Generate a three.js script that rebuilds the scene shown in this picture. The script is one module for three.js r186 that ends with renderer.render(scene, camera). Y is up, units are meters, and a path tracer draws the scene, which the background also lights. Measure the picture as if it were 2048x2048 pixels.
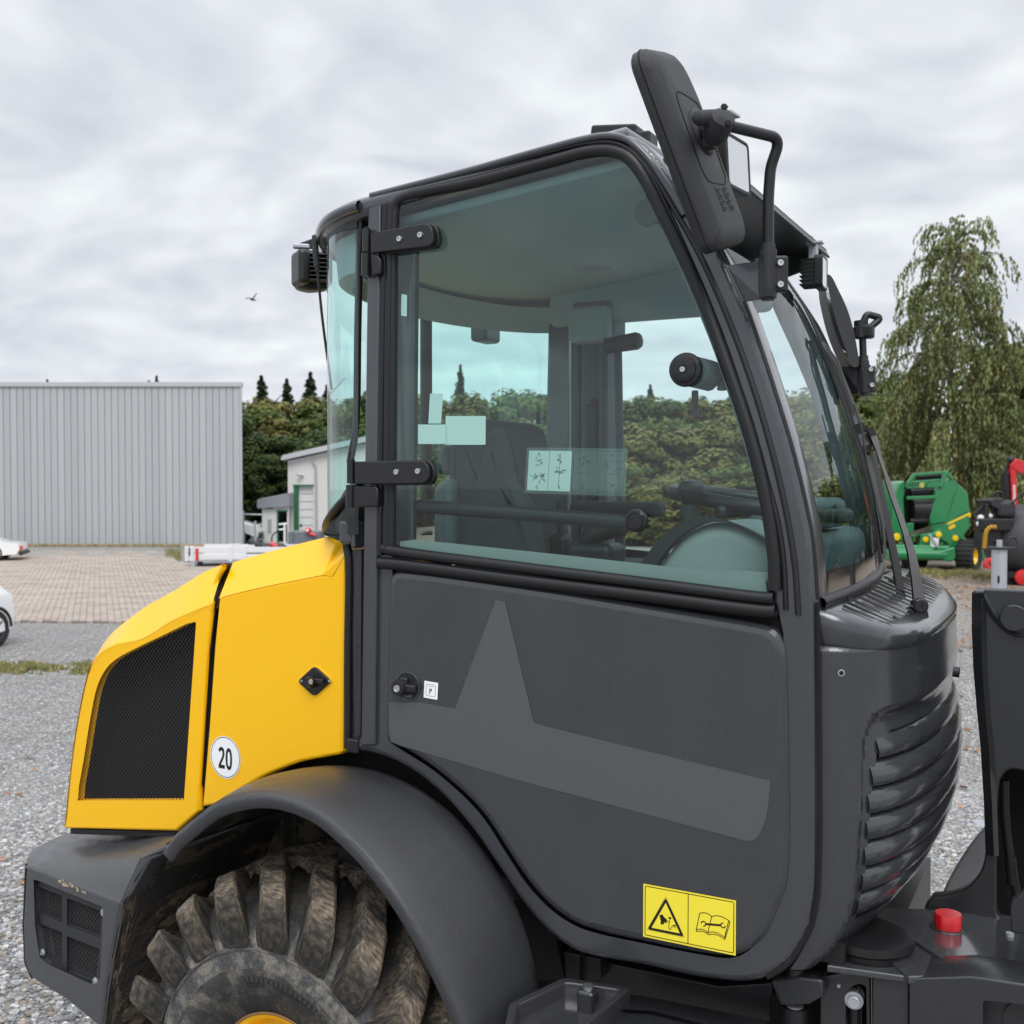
import * as THREE from 'three';
import { mergeGeometries, toCreasedNormals } from 'three/addons/utils/BufferGeometryUtils.js';
import { RoundedBoxGeometry } from 'three/addons/geometries/RoundedBoxGeometry.js';
import { ConvexGeometry } from 'three/addons/geometries/ConvexGeometry.js';
import { createNoise2D, createNoise3D } from 'simplex-noise';

// ---------------------------------------------------------------- camera, sky, sun, exposure
const rng = (s) => () => { s = (s + 0x6d2b79f5) | 0; let t = Math.imul(s ^ (s >>> 15), 1 | s); t = (t + Math.imul(t ^ (t >>> 7), 61 | t)) ^ t; return ((t ^ (t >>> 14)) >>> 0) / 4294967296; };
const n2 = createNoise2D(rng(11)), n3 = createNoise3D(rng(12));
const fbm3 = (x, y, z, o = 4) => { let s = 0, a = 0.5; for (let i = 0; i < o; i++, a *= 0.5, x *= 2.03, y *= 2.03, z *= 2.03) s += a * n3(x, y, z); return s; };
const fbm2 = (x, y, o = 4) => { let s = 0, a = 0.5; for (let i = 0; i < o; i++, a *= 0.5, x *= 2.03, y *= 2.03) s += a * n2(x, y); return s; };
const smooth = (a, b, x) => { const t = Math.min(1, Math.max(0, (x - a) / (b - a))); return t * t * (3 - 2 * t); };
const lerp = (a, b, t) => a + (b - a) * t;
const V = (x, y, z) => new THREE.Vector3(x, y, z), V2 = (x, y) => new THREE.Vector2(x, y);

const scene = new THREE.Scene();
const camera = new THREE.PerspectiveCamera(50, 1, 0.05, 900);
const YAW = 28 * Math.PI / 180, EYE = V(0, 1.93, 1.9);
camera.position.copy(EYE);
camera.rotation.set(-1.54 * Math.PI / 180, YAW, 0, 'YXZ');
camera.focus = 2.15; camera.userData.fStop = 9;
camera.updateMatrixWorld(true);

{ // overcast: one even layer of cloud seen from below, brighter overhead than at the horizon
  const W = 2048, H = 1024, d = new Float32Array(W * H * 4);
  for (let j = 0; j < H; j++) {
    const el = ((j + 0.5) / H - 0.5) * Math.PI, y = Math.sin(el), c = Math.cos(el);
    for (let i = 0; i < W; i++) {
      const az = ((i + 0.5) / W - 0.5) * 2 * Math.PI, x = Math.cos(az) * c, z = Math.sin(az) * c, o = (j * W + i) * 4;
      let L = 0.66, t = 0;
      if (y > -0.02) {
        const k = 1 / (Math.max(y, 0) + 0.16), u = x * k, v = z * k;
        const w = fbm2(u * 0.5 + 7, v * 0.5, 3);
        const a = fbm2(u * 0.9 + w * 0.9, v * 0.9 + w * 0.7 + 3, 5), b = fbm2(u * 2.6 + 20, v * 2.6 + w * 1.5, 5);
        t = a * 0.62 + b * 0.60 + 0.10 * fbm2(u * 7 + 3, v * 7, 4);
        L = 0.635 + 0.20 * t * (0.5 + 0.5 * smooth(0, 0.12, y)) + 0.05 * (1 - smooth(0, 0.16, y));
        L *= 1 + 1.3 * smooth(0.40, 1, y);
      }
      const blue = 1.085 - 0.08 * t;
      d[o] = L * 0.925; d[o + 1] = L * 0.968; d[o + 2] = L * (blue - 0.045); d[o + 3] = 1;
    }
  }
  const sky = new THREE.DataTexture(d, W, H, THREE.RGBAFormat, THREE.FloatType);
  sky.mapping = THREE.EquirectangularReflectionMapping; sky.magFilter = sky.minFilter = THREE.LinearFilter; sky.needsUpdate = true;
  scene.background = sky; scene.environment = sky;
}
const sun = new THREE.DirectionalLight(new THREE.Color(1, 0.98, 0.95), 1.3);
sun.position.set(9, 22, 16); sun.target.position.set(-1, 0.5, -1);
sun.castShadow = true; sun.shadow.radius = 60; sun.shadow.mapSize.set(2048, 2048);
Object.assign(sun.shadow.camera, { left: -40, right: 40, top: 40, bottom: -40, near: 1, far: 120 });
scene.add(sun, sun.target);

const renderer = new THREE.WebGLRenderer({ antialias: true });
renderer.toneMapping = THREE.LinearToneMapping; renderer.toneMappingExposure = 1.30;
renderer.shadowMap.enabled = true;

// ---------------------------------------------------------------- survey: sight lines of the photograph met with the real planes they end on (photo pixels -> metres)
const F = 1024 / Math.tan(25 * Math.PI / 180);
const ray = (px, py) => V((px - 1024) / F, (1024 - py) / F, -1).applyQuaternion(camera.quaternion);
const onZ = (px, py, z = 0) => { const d = ray(px, py); return d.multiplyScalar((z - EYE.z) / d.z).add(EYE); };
const onX = (px, py, x) => { const d = ray(px, py); return d.multiplyScalar((x - EYE.x) / d.x).add(EYE); };
const onY = (px, py, y) => { const d = ray(px, py); return d.multiplyScalar((y - EYE.y) / d.y).add(EYE); };
const onD = (px, py, dep) => ray(px, py).multiplyScalar(dep).add(EYE);
// yard frame: lateral metres to the right of the eye, metres ahead, height
const RIGHT = V(Math.cos(YAW), 0, -Math.sin(YAW)), AHEAD = V(-Math.sin(YAW), 0, -Math.cos(YAW));
const yard = (l, d, y) => V(EYE.x + RIGHT.x * l + AHEAD.x * d, y, EYE.z + RIGHT.z * l + AHEAD.z * d);
const lat = (px, d) => (px - 1024) / F * d;
const FAR_Y = -0.87, NEAR_Y = 0.18;
const groundY = (x, z) => lerp(NEAR_Y, FAR_Y, smooth(1.6, 9.5, Math.hypot(x + 1.2, z + 0.4)));
const hY = (py, d) => EYE.y + (965 - py) / F * d;      // height of a far point at that distance ahead

// ---------------------------------------------------------------- textures and materials
const canvasTex = (w, h, draw, srgb = true) => { const c = document.createElement('canvas'); c.width = w; c.height = h; draw(c.getContext('2d'), w, h); const t = new THREE.CanvasTexture(c); if (srgb) t.colorSpace = THREE.SRGBColorSpace; t.magFilter = THREE.LinearFilter; return t; };
const dataTex = (n, f, srgb = false) => { const d = new Uint8Array(n * n * 4); for (let j = 0; j < n; j++) for (let i = 0; i < n; i++) { const c = f(i / n, j / n); for (let k = 0; k < 3; k++) d[(j * n + i) * 4 + k] = Math.max(0, Math.min(255, 255 * (c.length ? c[k] : c))); d[(j * n + i) * 4 + 3] = 255; } const t = new THREE.DataTexture(d, n, n); t.wrapS = t.wrapT = THREE.MirroredRepeatWrapping; t.magFilter = t.minFilter = THREE.LinearFilter; if (srgb) t.colorSpace = THREE.SRGBColorSpace; t.needsUpdate = true; return t; };
const rep = (t, s, sy = s) => { const c = t.clone(); c.repeat.set(s, sy); c.needsUpdate = true; return c; };
// fractal noise, repeated by mirroring
const torus = (u, v, f, o, s = 0) => fbm2(u * f * 3 + s * 7.3, v * f * 3 + s * 3.1, o) * 1.15;
const NOISE = dataTex(256, (u, v) => 0.5 + 0.55 * torus(u, v, 1.2, 5));
const FINE = dataTex(256, (u, v) => 0.5 + 0.5 * torus(u, v, 9, 3, 4));
const SMEAR = dataTex(512, (u, v) => { const a = torus(u, v, 0.8, 4, 9), b = torus(u, v, 6, 3, 2); return 0.62 + 0.22 * a + 0.10 * b; });
// gravel: one cell per stone
const gravelTex = (() => {
  const N = 1024, C = 56, r = rng(5), px = [], col = [];
  for (let i = 0; i < C * C; i++) { px.push([r(), r()]); const w = r(); const g = 0.16 + 0.34 * r() * r() + (w > 0.9 ? 0.18 : 0); col.push(w < 0.12 ? [g * 1.15, g * 0.98, g * 0.82] : [g * 0.98, g, g * 1.03]); }
  const cd = new Uint8Array(N * N * 4), hd = new Uint8Array(N * N * 4);
  for (let j = 0; j < N; j++) for (let i = 0; i < N; i++) {
    const x = i / N * C, y = j / N * C, cx = Math.floor(x), cy = Math.floor(y); let b = 9, b2 = 9, id = 0;
    for (let dy = -1; dy <= 1; dy++) for (let dx = -1; dx <= 1; dx++) { const k = ((cy + dy + C) % C) * C + (cx + dx + C) % C, p = px[k], e = Math.hypot(cx + dx + p[0] - x, cy + dy + p[1] - y); if (e < b) { b2 = b; b = e; id = k; } else if (e < b2) b2 = e; }
    const edge = Math.min(1, (b2 - b) * 2.2), c = col[id], o = (j * N + i) * 4, g = 1 - 0.25 * (1 - edge);
    for (let k = 0; k < 3; k++) cd[o + k] = 255 * Math.pow(c[k] * g, 1 / 2.2);
    hd[o] = hd[o + 1] = hd[o + 2] = 255 * Math.pow(edge, 0.6) * (0.5 + 0.5 * px[id][0]); cd[o + 3] = hd[o + 3] = 255;
  }
  const mk = (d, s) => { const t = new THREE.DataTexture(d, N, N); t.wrapS = t.wrapT = THREE.RepeatWrapping; t.magFilter = t.minFilter = THREE.LinearFilter; if (s) t.colorSpace = THREE.SRGBColorSpace; t.needsUpdate = true; return t; };
  return [mk(cd, true), mk(hd)];
})();
// dust: mostly even, with a few pale specks and faint runs
const SPECK = (() => { const N = 1024, d = new Uint8Array(N * N * 4), r = rng(909); for (let j = 0; j < N; j++) for (let i = 0; i < N; i++) { const v = 205 + 16 * fbm2(i * 0.006, j * 0.003, 4) + 8 * fbm2(i * 0.05 + 9, j * 0.008, 3), o = (j * N + i) * 4; d[o] = d[o + 1] = d[o + 2] = v; d[o + 3] = 255; } for (let k = 0; k < 900; k++) { const x = Math.floor(r() * N), y = Math.floor(r() * N), b = 225 + 30 * r(), w = r() < 0.15 ? 2 : 1; for (let a = 0; a < w; a++) for (let c = 0; c < w; c++) { const o = ((y + a) % N * N + (x + c) % N) * 4; d[o] = d[o + 1] = d[o + 2] = b; } } const t = new THREE.DataTexture(d, N, N); t.wrapS = t.wrapT = THREE.MirroredRepeatWrapping; t.magFilter = t.minFilter = THREE.LinearFilter; t.needsUpdate = true; return t; })();
const C3 = (r, g, b) => new THREE.Color().setRGB(r, g, b);
const std = (c, roughness = 0.6, o = {}) => new THREE.MeshStandardMaterial({ color: C3(...c), roughness, ...o });
const phy = (c, roughness = 0.5, o = {}) => new THREE.MeshPhysicalMaterial({ color: C3(...c), roughness, ...o });
const M = {
  grey: phy([0.074, 0.078, 0.087], 0.40, { metalness: 0.45, clearcoat: 0.7, clearcoatRoughness: 0.22, clearcoatRoughnessMap: rep(SMEAR, 1.3), roughnessMap: rep(SMEAR, 2), map: SPECK }),
  frame: phy([0.062, 0.066, 0.076], 0.34, { metalness: 0.45, clearcoat: 0.9, clearcoatRoughness: 0.12 }),
  decal: phy([0.100, 0.104, 0.113], 0.50, { metalness: 0.3 }), decalPlain: phy([0.080, 0.083, 0.095], 0.52, { roughnessMap: rep(SMEAR, 2), bumpMap: rep(FINE, 30), bumpScale: 0.0002 }),
  fender: phy([0.040, 0.042, 0.047], 0.55, { clearcoat: 0.3, clearcoatRoughness: 0.35, map: SPECK, roughnessMap: rep(SMEAR, 3), bumpMap: rep(FINE, 40), bumpScale: 0.0004 }),
  bumper: phy([0.056, 0.058, 0.063], 0.55, { clearcoat: 0.2, clearcoatRoughness: 0.4, roughnessMap: rep(SMEAR, 2) }),
  black: std([0.008, 0.008, 0.009], 0.48),
  satin: std([0.012, 0.012, 0.014], 0.38),
  plastic: std([0.023, 0.024, 0.027], 0.55, { bumpMap: rep(FINE, 8), bumpScale: 0.0003 }),
  rubber: std([0.007, 0.007, 0.008], 0.42),
  void: std([0.004, 0.004, 0.004], 0.9),
  chassis: phy([0.024, 0.025, 0.028], 0.42, { clearcoat: 0.5, clearcoatRoughness: 0.25, roughnessMap: rep(SMEAR, 2) }),
  tower: phy([0.014, 0.015, 0.017], 0.45, { clearcoat: 0.5, clearcoatRoughness: 0.25 }),
  yellow: phy([0.98, 0.53, 0.001], 0.45, { clearcoat: 0.45, clearcoatRoughness: 0.12, specularIntensity: 0.5 }),
  steel: std([0.62, 0.63, 0.65], 0.28, { metalness: 0.9 }),
  zinc: std([0.46, 0.48, 0.52], 0.42, { metalness: 0.4 }),
  white: std([0.78, 0.78, 0.77], 0.45),
  paper: std([0.60, 0.63, 0.61], 0.7, { side: THREE.DoubleSide }),
  red: phy([0.58, 0.008, 0.014], 0.35, { clearcoat: 0.6, clearcoatRoughness: 0.2 }),
  glass: phy([0.78, 0.99, 0.955], 0, { transmission: 1, thickness: 0, ior: 1.62, side: THREE.DoubleSide, specularIntensity: 1 }),
  clear: phy([0.78, 0.98, 0.955], 0, { transmission: 1, thickness: 0, ior: 1.5, side: THREE.DoubleSide, specularIntensity: 0.6 }),
  lens: phy([0.62, 0.64, 0.67], 0.25, { clearcoat: 1, clearcoatRoughness: 0.05, bumpMap: rep(FINE, 0.5), bumpScale: 0.0005, side: THREE.DoubleSide }),
  mirror: std([0.85, 0.87, 0.88], 0.02, { metalness: 1 }),
  cloth: std([0.030, 0.034, 0.038], 0.85, { bumpMap: rep(FINE, 6), bumpScale: 0.0001 }),
  inner: std([0.085, 0.10, 0.11], 0.7),
  liner: std([0.28, 0.34, 0.36], 0.85),
  deck: phy([0.045, 0.046, 0.050], 0.34, { clearcoat: 1, clearcoatRoughness: 0.10, roughnessMap: rep(SMEAR, 1) }),
  dash: std([0.24, 0.25, 0.25], 0.6),
};

// ---------------------------------------------------------------- building helpers
const used = {};
const numbered = (n) => { used[n] = (used[n] ?? -1) + 1; return used[n] ? `${n}_${String(used[n]).padStart(3, '0')}` : n; };
const flat = (g) => { g = g.index ? g.toNonIndexed() : g; if (!g.attributes.normal) g.computeVertexNormals(); if (!g.attributes.uv) g.setAttribute('uv', new THREE.BufferAttribute(new Float32Array(g.attributes.position.count * 2), 2)); for (const k of Object.keys(g.attributes)) if (!['position', 'normal', 'uv'].includes(k)) g.deleteAttribute(k); g.morphAttributes = {}; return g; };
const join = (list) => { list = [].concat(list).filter(Boolean); return list.length === 1 ? list[0] : mergeGeometries(list.map(flat)); };
function part(name, geos, mat, parent) { const m = new THREE.Mesh(join(geos), mat); m.name = name; m.castShadow = m.receiveShadow = true; parent.add(m); return m; }
function tag(o, label, category, group, kind) { if (label) o.userData.label = label; if (category) o.userData.category = category; if (group) o.userData.group = group; if (kind) o.userData.kind = kind; return o; }
function thing(name, label, category, pos = [0, 0, 0], turn = 0, group) { const g = new THREE.Group(); g.name = numbered(name); g.position.set(...(pos.isVector3 ? pos.toArray() : pos)); g.rotation.y = turn; scene.add(g); return tag(g, label, category, group); }
function sub(name, parent) { const g = new THREE.Group(); g.name = name; parent.add(g); return g; }
function struct(name, geos, mat, kind = 'structure') { const m = part(numbered(name), geos, mat, scene); m.userData.kind = kind; return m; }
// outlines
const spline = (pts, n = 8, closed = false) => new THREE.CatmullRomCurve3(pts.map((p) => V(p.x, p.y, p.z ?? 0)), closed, 'centripetal').getPoints(n * (pts.length - (closed ? 0 : 1)));
const side = (list, z = 0) => list.map(([x, y]) => onZ(x, y, z));
const curve = (list, z = 0, n = 8) => spline(side(list, z), n);
function rounded(pts, r, seg = 5) { // closed polygon with rounded corners: r a number or one per corner
  const out = [], n = pts.length;
  pts.forEach((p, i) => {
    const q = r.length ? r[i] : r; if (!q) { out.push(V2(p.x, p.y)); return; }
    const a = V2(pts[(i + n - 1) % n].x - p.x, pts[(i + n - 1) % n].y - p.y), b = V2(pts[(i + 1) % n].x - p.x, pts[(i + 1) % n].y - p.y), la = a.length(), lb = b.length();
    const d = Math.min(q, la * 0.48, lb * 0.48); a.setLength(d); b.setLength(d);
    for (let k = 0; k <= seg; k++) { const t = k / seg, u = 1 - t; out.push(V2(p.x + a.x * u * u + b.x * t * t, p.y + a.y * u * u + b.y * t * t)); }
  });
  return out;
}
const shapeOf = (pts, holes = []) => { const s = new THREE.Shape(pts.map((p) => V2(p.x, p.y))); for (const h of holes) s.holes.push(new THREE.Path(h.map((p) => V2(p.x, p.y)))); return s; };
// the flat faces of an extrusion keep their exact normal
function flatCaps(g) { const p = g.attributes.position, n = g.attributes.normal, a = V(), b = V(), c = V(); for (let i = 0; i < p.count; i += 3) { a.fromBufferAttribute(p, i); b.fromBufferAttribute(p, i + 1); c.fromBufferAttribute(p, i + 2); const m = b.sub(a).cross(c.sub(a)).normalize(); if (Math.abs(m.z) > 0.9995) for (let k = 0; k < 3; k++) n.setXYZ(i + k, 0, 0, Math.sign(m.z)); } return g; }
// a plate between z0 and z1 (z1 outer) with a bevelled outer and inner edge
function plate(pts, z0, z1, bevel = 0.002, holes = [], seg = 3, crease = 0.7) {
  const b = Math.min(bevel, (z1 - z0) * 0.49);
  const g = new THREE.ExtrudeGeometry(shapeOf(pts, holes), { depth: z1 - z0 - 2 * b, bevelEnabled: b > 0, bevelThickness: b, bevelSize: bevel, bevelOffset: -bevel, bevelSegments: seg, curveSegments: 8, steps: 1 });
  g.translate(0, 0, z0 + b);
  return flatCaps(toCreasedNormals(g, crease));
}
const box = (w, h, d, x = 0, y = 0, z = 0, r = 0) => (r ? new RoundedBoxGeometry(w, h, d, 2, Math.min(r, w * 0.49, h * 0.49, d * 0.49)) : new THREE.BoxGeometry(w, h, d)).translate(x, y, z);
const turn = (g, x, y, z) => g.applyMatrix4(new THREE.Matrix4().makeRotationFromEuler(new THREE.Euler(x, y, z)));
const slabRing = (outer, inner, thick, bevel = 0.003) => plate(outer.map((p) => V2(p.x, -p.z)), 0, thick, bevel, [inner.map((p) => V2(p.x, -p.z)).reverse()]).rotateX(-Math.PI / 2).translate(0, outer[0].y - thick, 0);
const move = (g, p) => g.translate(p.x, p.y, p.z);
// cylinder from a to b
function rod(a, b, r, r2 = r, seg = 14, open = false) { const d = b.clone().sub(a), g = new THREE.CylinderGeometry(r2, r, d.length(), seg, 1, open); g.applyQuaternion(new THREE.Quaternion().setFromUnitVectors(V(0, 1, 0), d.normalize())); return move(g, a.clone().add(b).multiplyScalar(0.5)); }
// disc or lathed knob facing +axis; profile [[radius, height]...]
function knob(c, axis, profile, seg = 24) { const g = new THREE.LatheGeometry(profile.map(([r, h]) => V2(Math.max(r, 1e-5), h)), seg); g.applyQuaternion(new THREE.Quaternion().setFromUnitVectors(V(0, 1, 0), axis.clone().normalize())); return move(toCreasedNormals(g, 0.6), c); }
const tube = (pts, r, closed = false, seg = 10, n) => new THREE.TubeGeometry(new THREE.CatmullRomCurve3(pts, closed, 'centripetal'), n ?? Math.max(8, pts.length * 3), r, seg, closed);
// bent pipe: straight runs with rounded corners
function pipe(pts, r, bend = 0.02, seg = 10) {
  const path = new THREE.CurvePath();
  let prev = pts[0];
  for (let i = 1; i < pts.length; i++) {
    if (i === pts.length - 1) { path.add(new THREE.LineCurve3(prev, pts[i])); break; }
    const p = pts[i], a = prev.clone().sub(p), b = pts[i + 1].clone().sub(p), d = Math.min(bend, a.length() * 0.45, b.length() * 0.45);
    const p0 = p.clone().add(a.setLength(d)), p1 = p.clone().add(b.setLength(d));
    path.add(new THREE.LineCurve3(prev, p0)); path.add(new THREE.QuadraticBezierCurve3(p0, p, p1)); prev = p1;
  }
  return new THREE.TubeGeometry(path, pts.length * 14, r, seg, false);
}
// sheet through rows of points (all rows equally long)
function sheet(rows, crease = 0.9) {
  const most = Math.max(...rows.map((r) => r.length)); if (rows.some((r) => r.length !== most)) rows = rows.map((r) => resample(r, most));
  const p = [], uv = [], n = rows[0].length;
  const put = (i, j) => { const q = rows[i][j]; p.push(q.x, q.y, q.z); uv.push(j / (n - 1), i / (rows.length - 1)); };
  for (let i = 0; i + 1 < rows.length; i++) for (let j = 0; j + 1 < n; j++) { put(i, j); put(i + 1, j); put(i + 1, j + 1); put(i, j); put(i + 1, j + 1); put(i, j + 1); }
  const g = new THREE.BufferGeometry(); g.setAttribute('position', new THREE.Float32BufferAttribute(p, 3)); g.setAttribute('uv', new THREE.Float32BufferAttribute(uv, 2)); g.computeVertexNormals();
  return toCreasedNormals(g, crease);
}
const resample = (pts, n) => { const len = [0]; for (let i = 1; i < pts.length; i++) len.push(len[i - 1] + pts[i].distanceTo(pts[i - 1])); const L = len[len.length - 1], out = []; for (let k = 0; k < n; k++) { const s = L * k / (n - 1); let i = 1; while (i < len.length - 1 && len[i] < s) i++; const t = (s - len[i - 1]) / Math.max(1e-9, len[i] - len[i - 1]); out.push(pts[i - 1].clone().lerp(pts[i], t)); } return out; };
const off = (p, x, y, z) => V(p.x + x, p.y + y, p.z + z);
// horizontal slab under a polygon of plan points (y = top)
function slab(pts, thick, bevel = 0.004) { const g = plate(pts.map((p) => V2(p.x, -p.z)), 0, thick, bevel); turn(g, -Math.PI / 2, 0, 0); return g.translate(0, pts[0].y - thick, 0); }
// segments of parallel lines cut to a polygon
function hatch(poly, angle, pitch) {
  const c = Math.cos(angle), s = Math.sin(angle), segs = []; let lo = 1e9, hi = -1e9;
  for (const p of poly) { const k = -p.x * s + p.y * c; lo = Math.min(lo, k); hi = Math.max(hi, k); }
  for (let k = lo + pitch * 0.5; k < hi; k += pitch) {
    const hits = [];
    poly.forEach((p, i) => { const q = poly[(i + 1) % poly.length], a = -p.x * s + p.y * c - k, b = -q.x * s + q.y * c - k; if ((a < 0) !== (b < 0)) { const t = a / (a - b); hits.push(lerp(p.x, q.x, t) * c + lerp(p.y, q.y, t) * s); } });
    hits.sort((a, b) => a - b);
    for (let i = 0; i + 1 < hits.length; i += 2) segs.push([V2(hits[i] * c - k * s, hits[i] * s + k * c), V2(hits[i + 1] * c - k * s, hits[i + 1] * s + k * c)]);
  }
  return segs;
}
// woven wire in the local plane z
function wires(poly, pitch, r, z, wave = 0) {
  const gs = [];
  for (const [an, dz] of [[-0.72, 0], [0.86, -r]]) for (const [a, b] of hatch(poly, an, pitch)) { const d = b.clone().sub(a), L = d.length(); const g = new THREE.BoxGeometry(L, r * 2, r * 1.6); g.rotateZ(Math.atan2(d.y, d.x)); g.translate((a.x + b.x) / 2, (a.y + b.y) / 2, z + dz); gs.push(g); }
  return mergeGeometries(gs.map(flat));
}
const hex = (c, axis, r, h) => { const g = new THREE.CylinderGeometry(r, r, h, 6).translate(0, h / 2, 0); g.applyQuaternion(new THREE.Quaternion().setFromUnitVectors(V(0, 1, 0), axis)); return move(g, c); };
// button-head bolt with a hexagon socket
const bolt = (c, axis, r) => [knob(c, axis, [[r, 0], [r, r * 0.25], [r * 0.8, r * 0.62], [r * 0.42, r * 0.75], [r * 0.40, r * 0.3], [0, r * 0.28]], 18)];
const PZ = V(0, 0, 1), PX = V(1, 0, 0), PY = V(0, 1, 0);
// ================================================================ ground
{
  // one sheet to the horizon: rings round the machine, level yard beyond a low rise
  const RN = 70, AN = 128, p = [], uv = [], c = [], rad = (i) => i === 0 ? 0 : 0.35 * Math.pow(1.108, i);
  const col = (x, z) => { const k = smooth(0.05, 0.45, fbm2(x * 0.35, z * 0.35, 4)), l = 1 + 0.16 * fbm2(x * 0.9 + 50, z * 0.9, 3); const q = V(x - EYE.x, 0, z - EYE.z), la = q.dot(RIGHT), d = q.dot(AHEAD); const earth = smooth(22, 30, d) * smooth(6, 10, la) * 0.8 + 0.45 * k * smooth(4, 7, la) + 0.10 * k; const e = Math.min(1, earth); return [lerp(1, 0.95, e) * l, lerp(1, 0.78, e) * l, lerp(1, 0.60, e) * l]; };
  const put = (i, j) => { const a = j / AN * 2 * Math.PI, r = rad(i), x = -1.2 + Math.cos(a) * r, z = -0.4 + Math.sin(a) * r; p.push(x, groundY(x, z), z); uv.push(x / 1.25, z / 1.25); c.push(...col(x, z)); };
  for (let i = 0; i < RN; i++) for (let j = 0; j < AN; j++) { put(i, j); put(i, j + 1); put(i + 1, j + 1); put(i, j); put(i + 1, j + 1); put(i + 1, j); }
  const g = new THREE.BufferGeometry(); g.setAttribute('position', new THREE.Float32BufferAttribute(p, 3)); g.setAttribute('uv', new THREE.Float32BufferAttribute(uv, 2)); g.setAttribute('color', new THREE.Float32BufferAttribute(c, 3)); g.computeVertexNormals();
  const m = new THREE.Mesh(g, std([1.42, 1.39, 1.34], 0.9, { map: gravelTex[0], bumpMap: gravelTex[1], bumpScale: 0.02, vertexColors: true })); m.name = 'gravel_ground'; scene.add(m); tag(m, 'grey gravel ground of the yard', null, null, 'structure');
}
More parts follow.
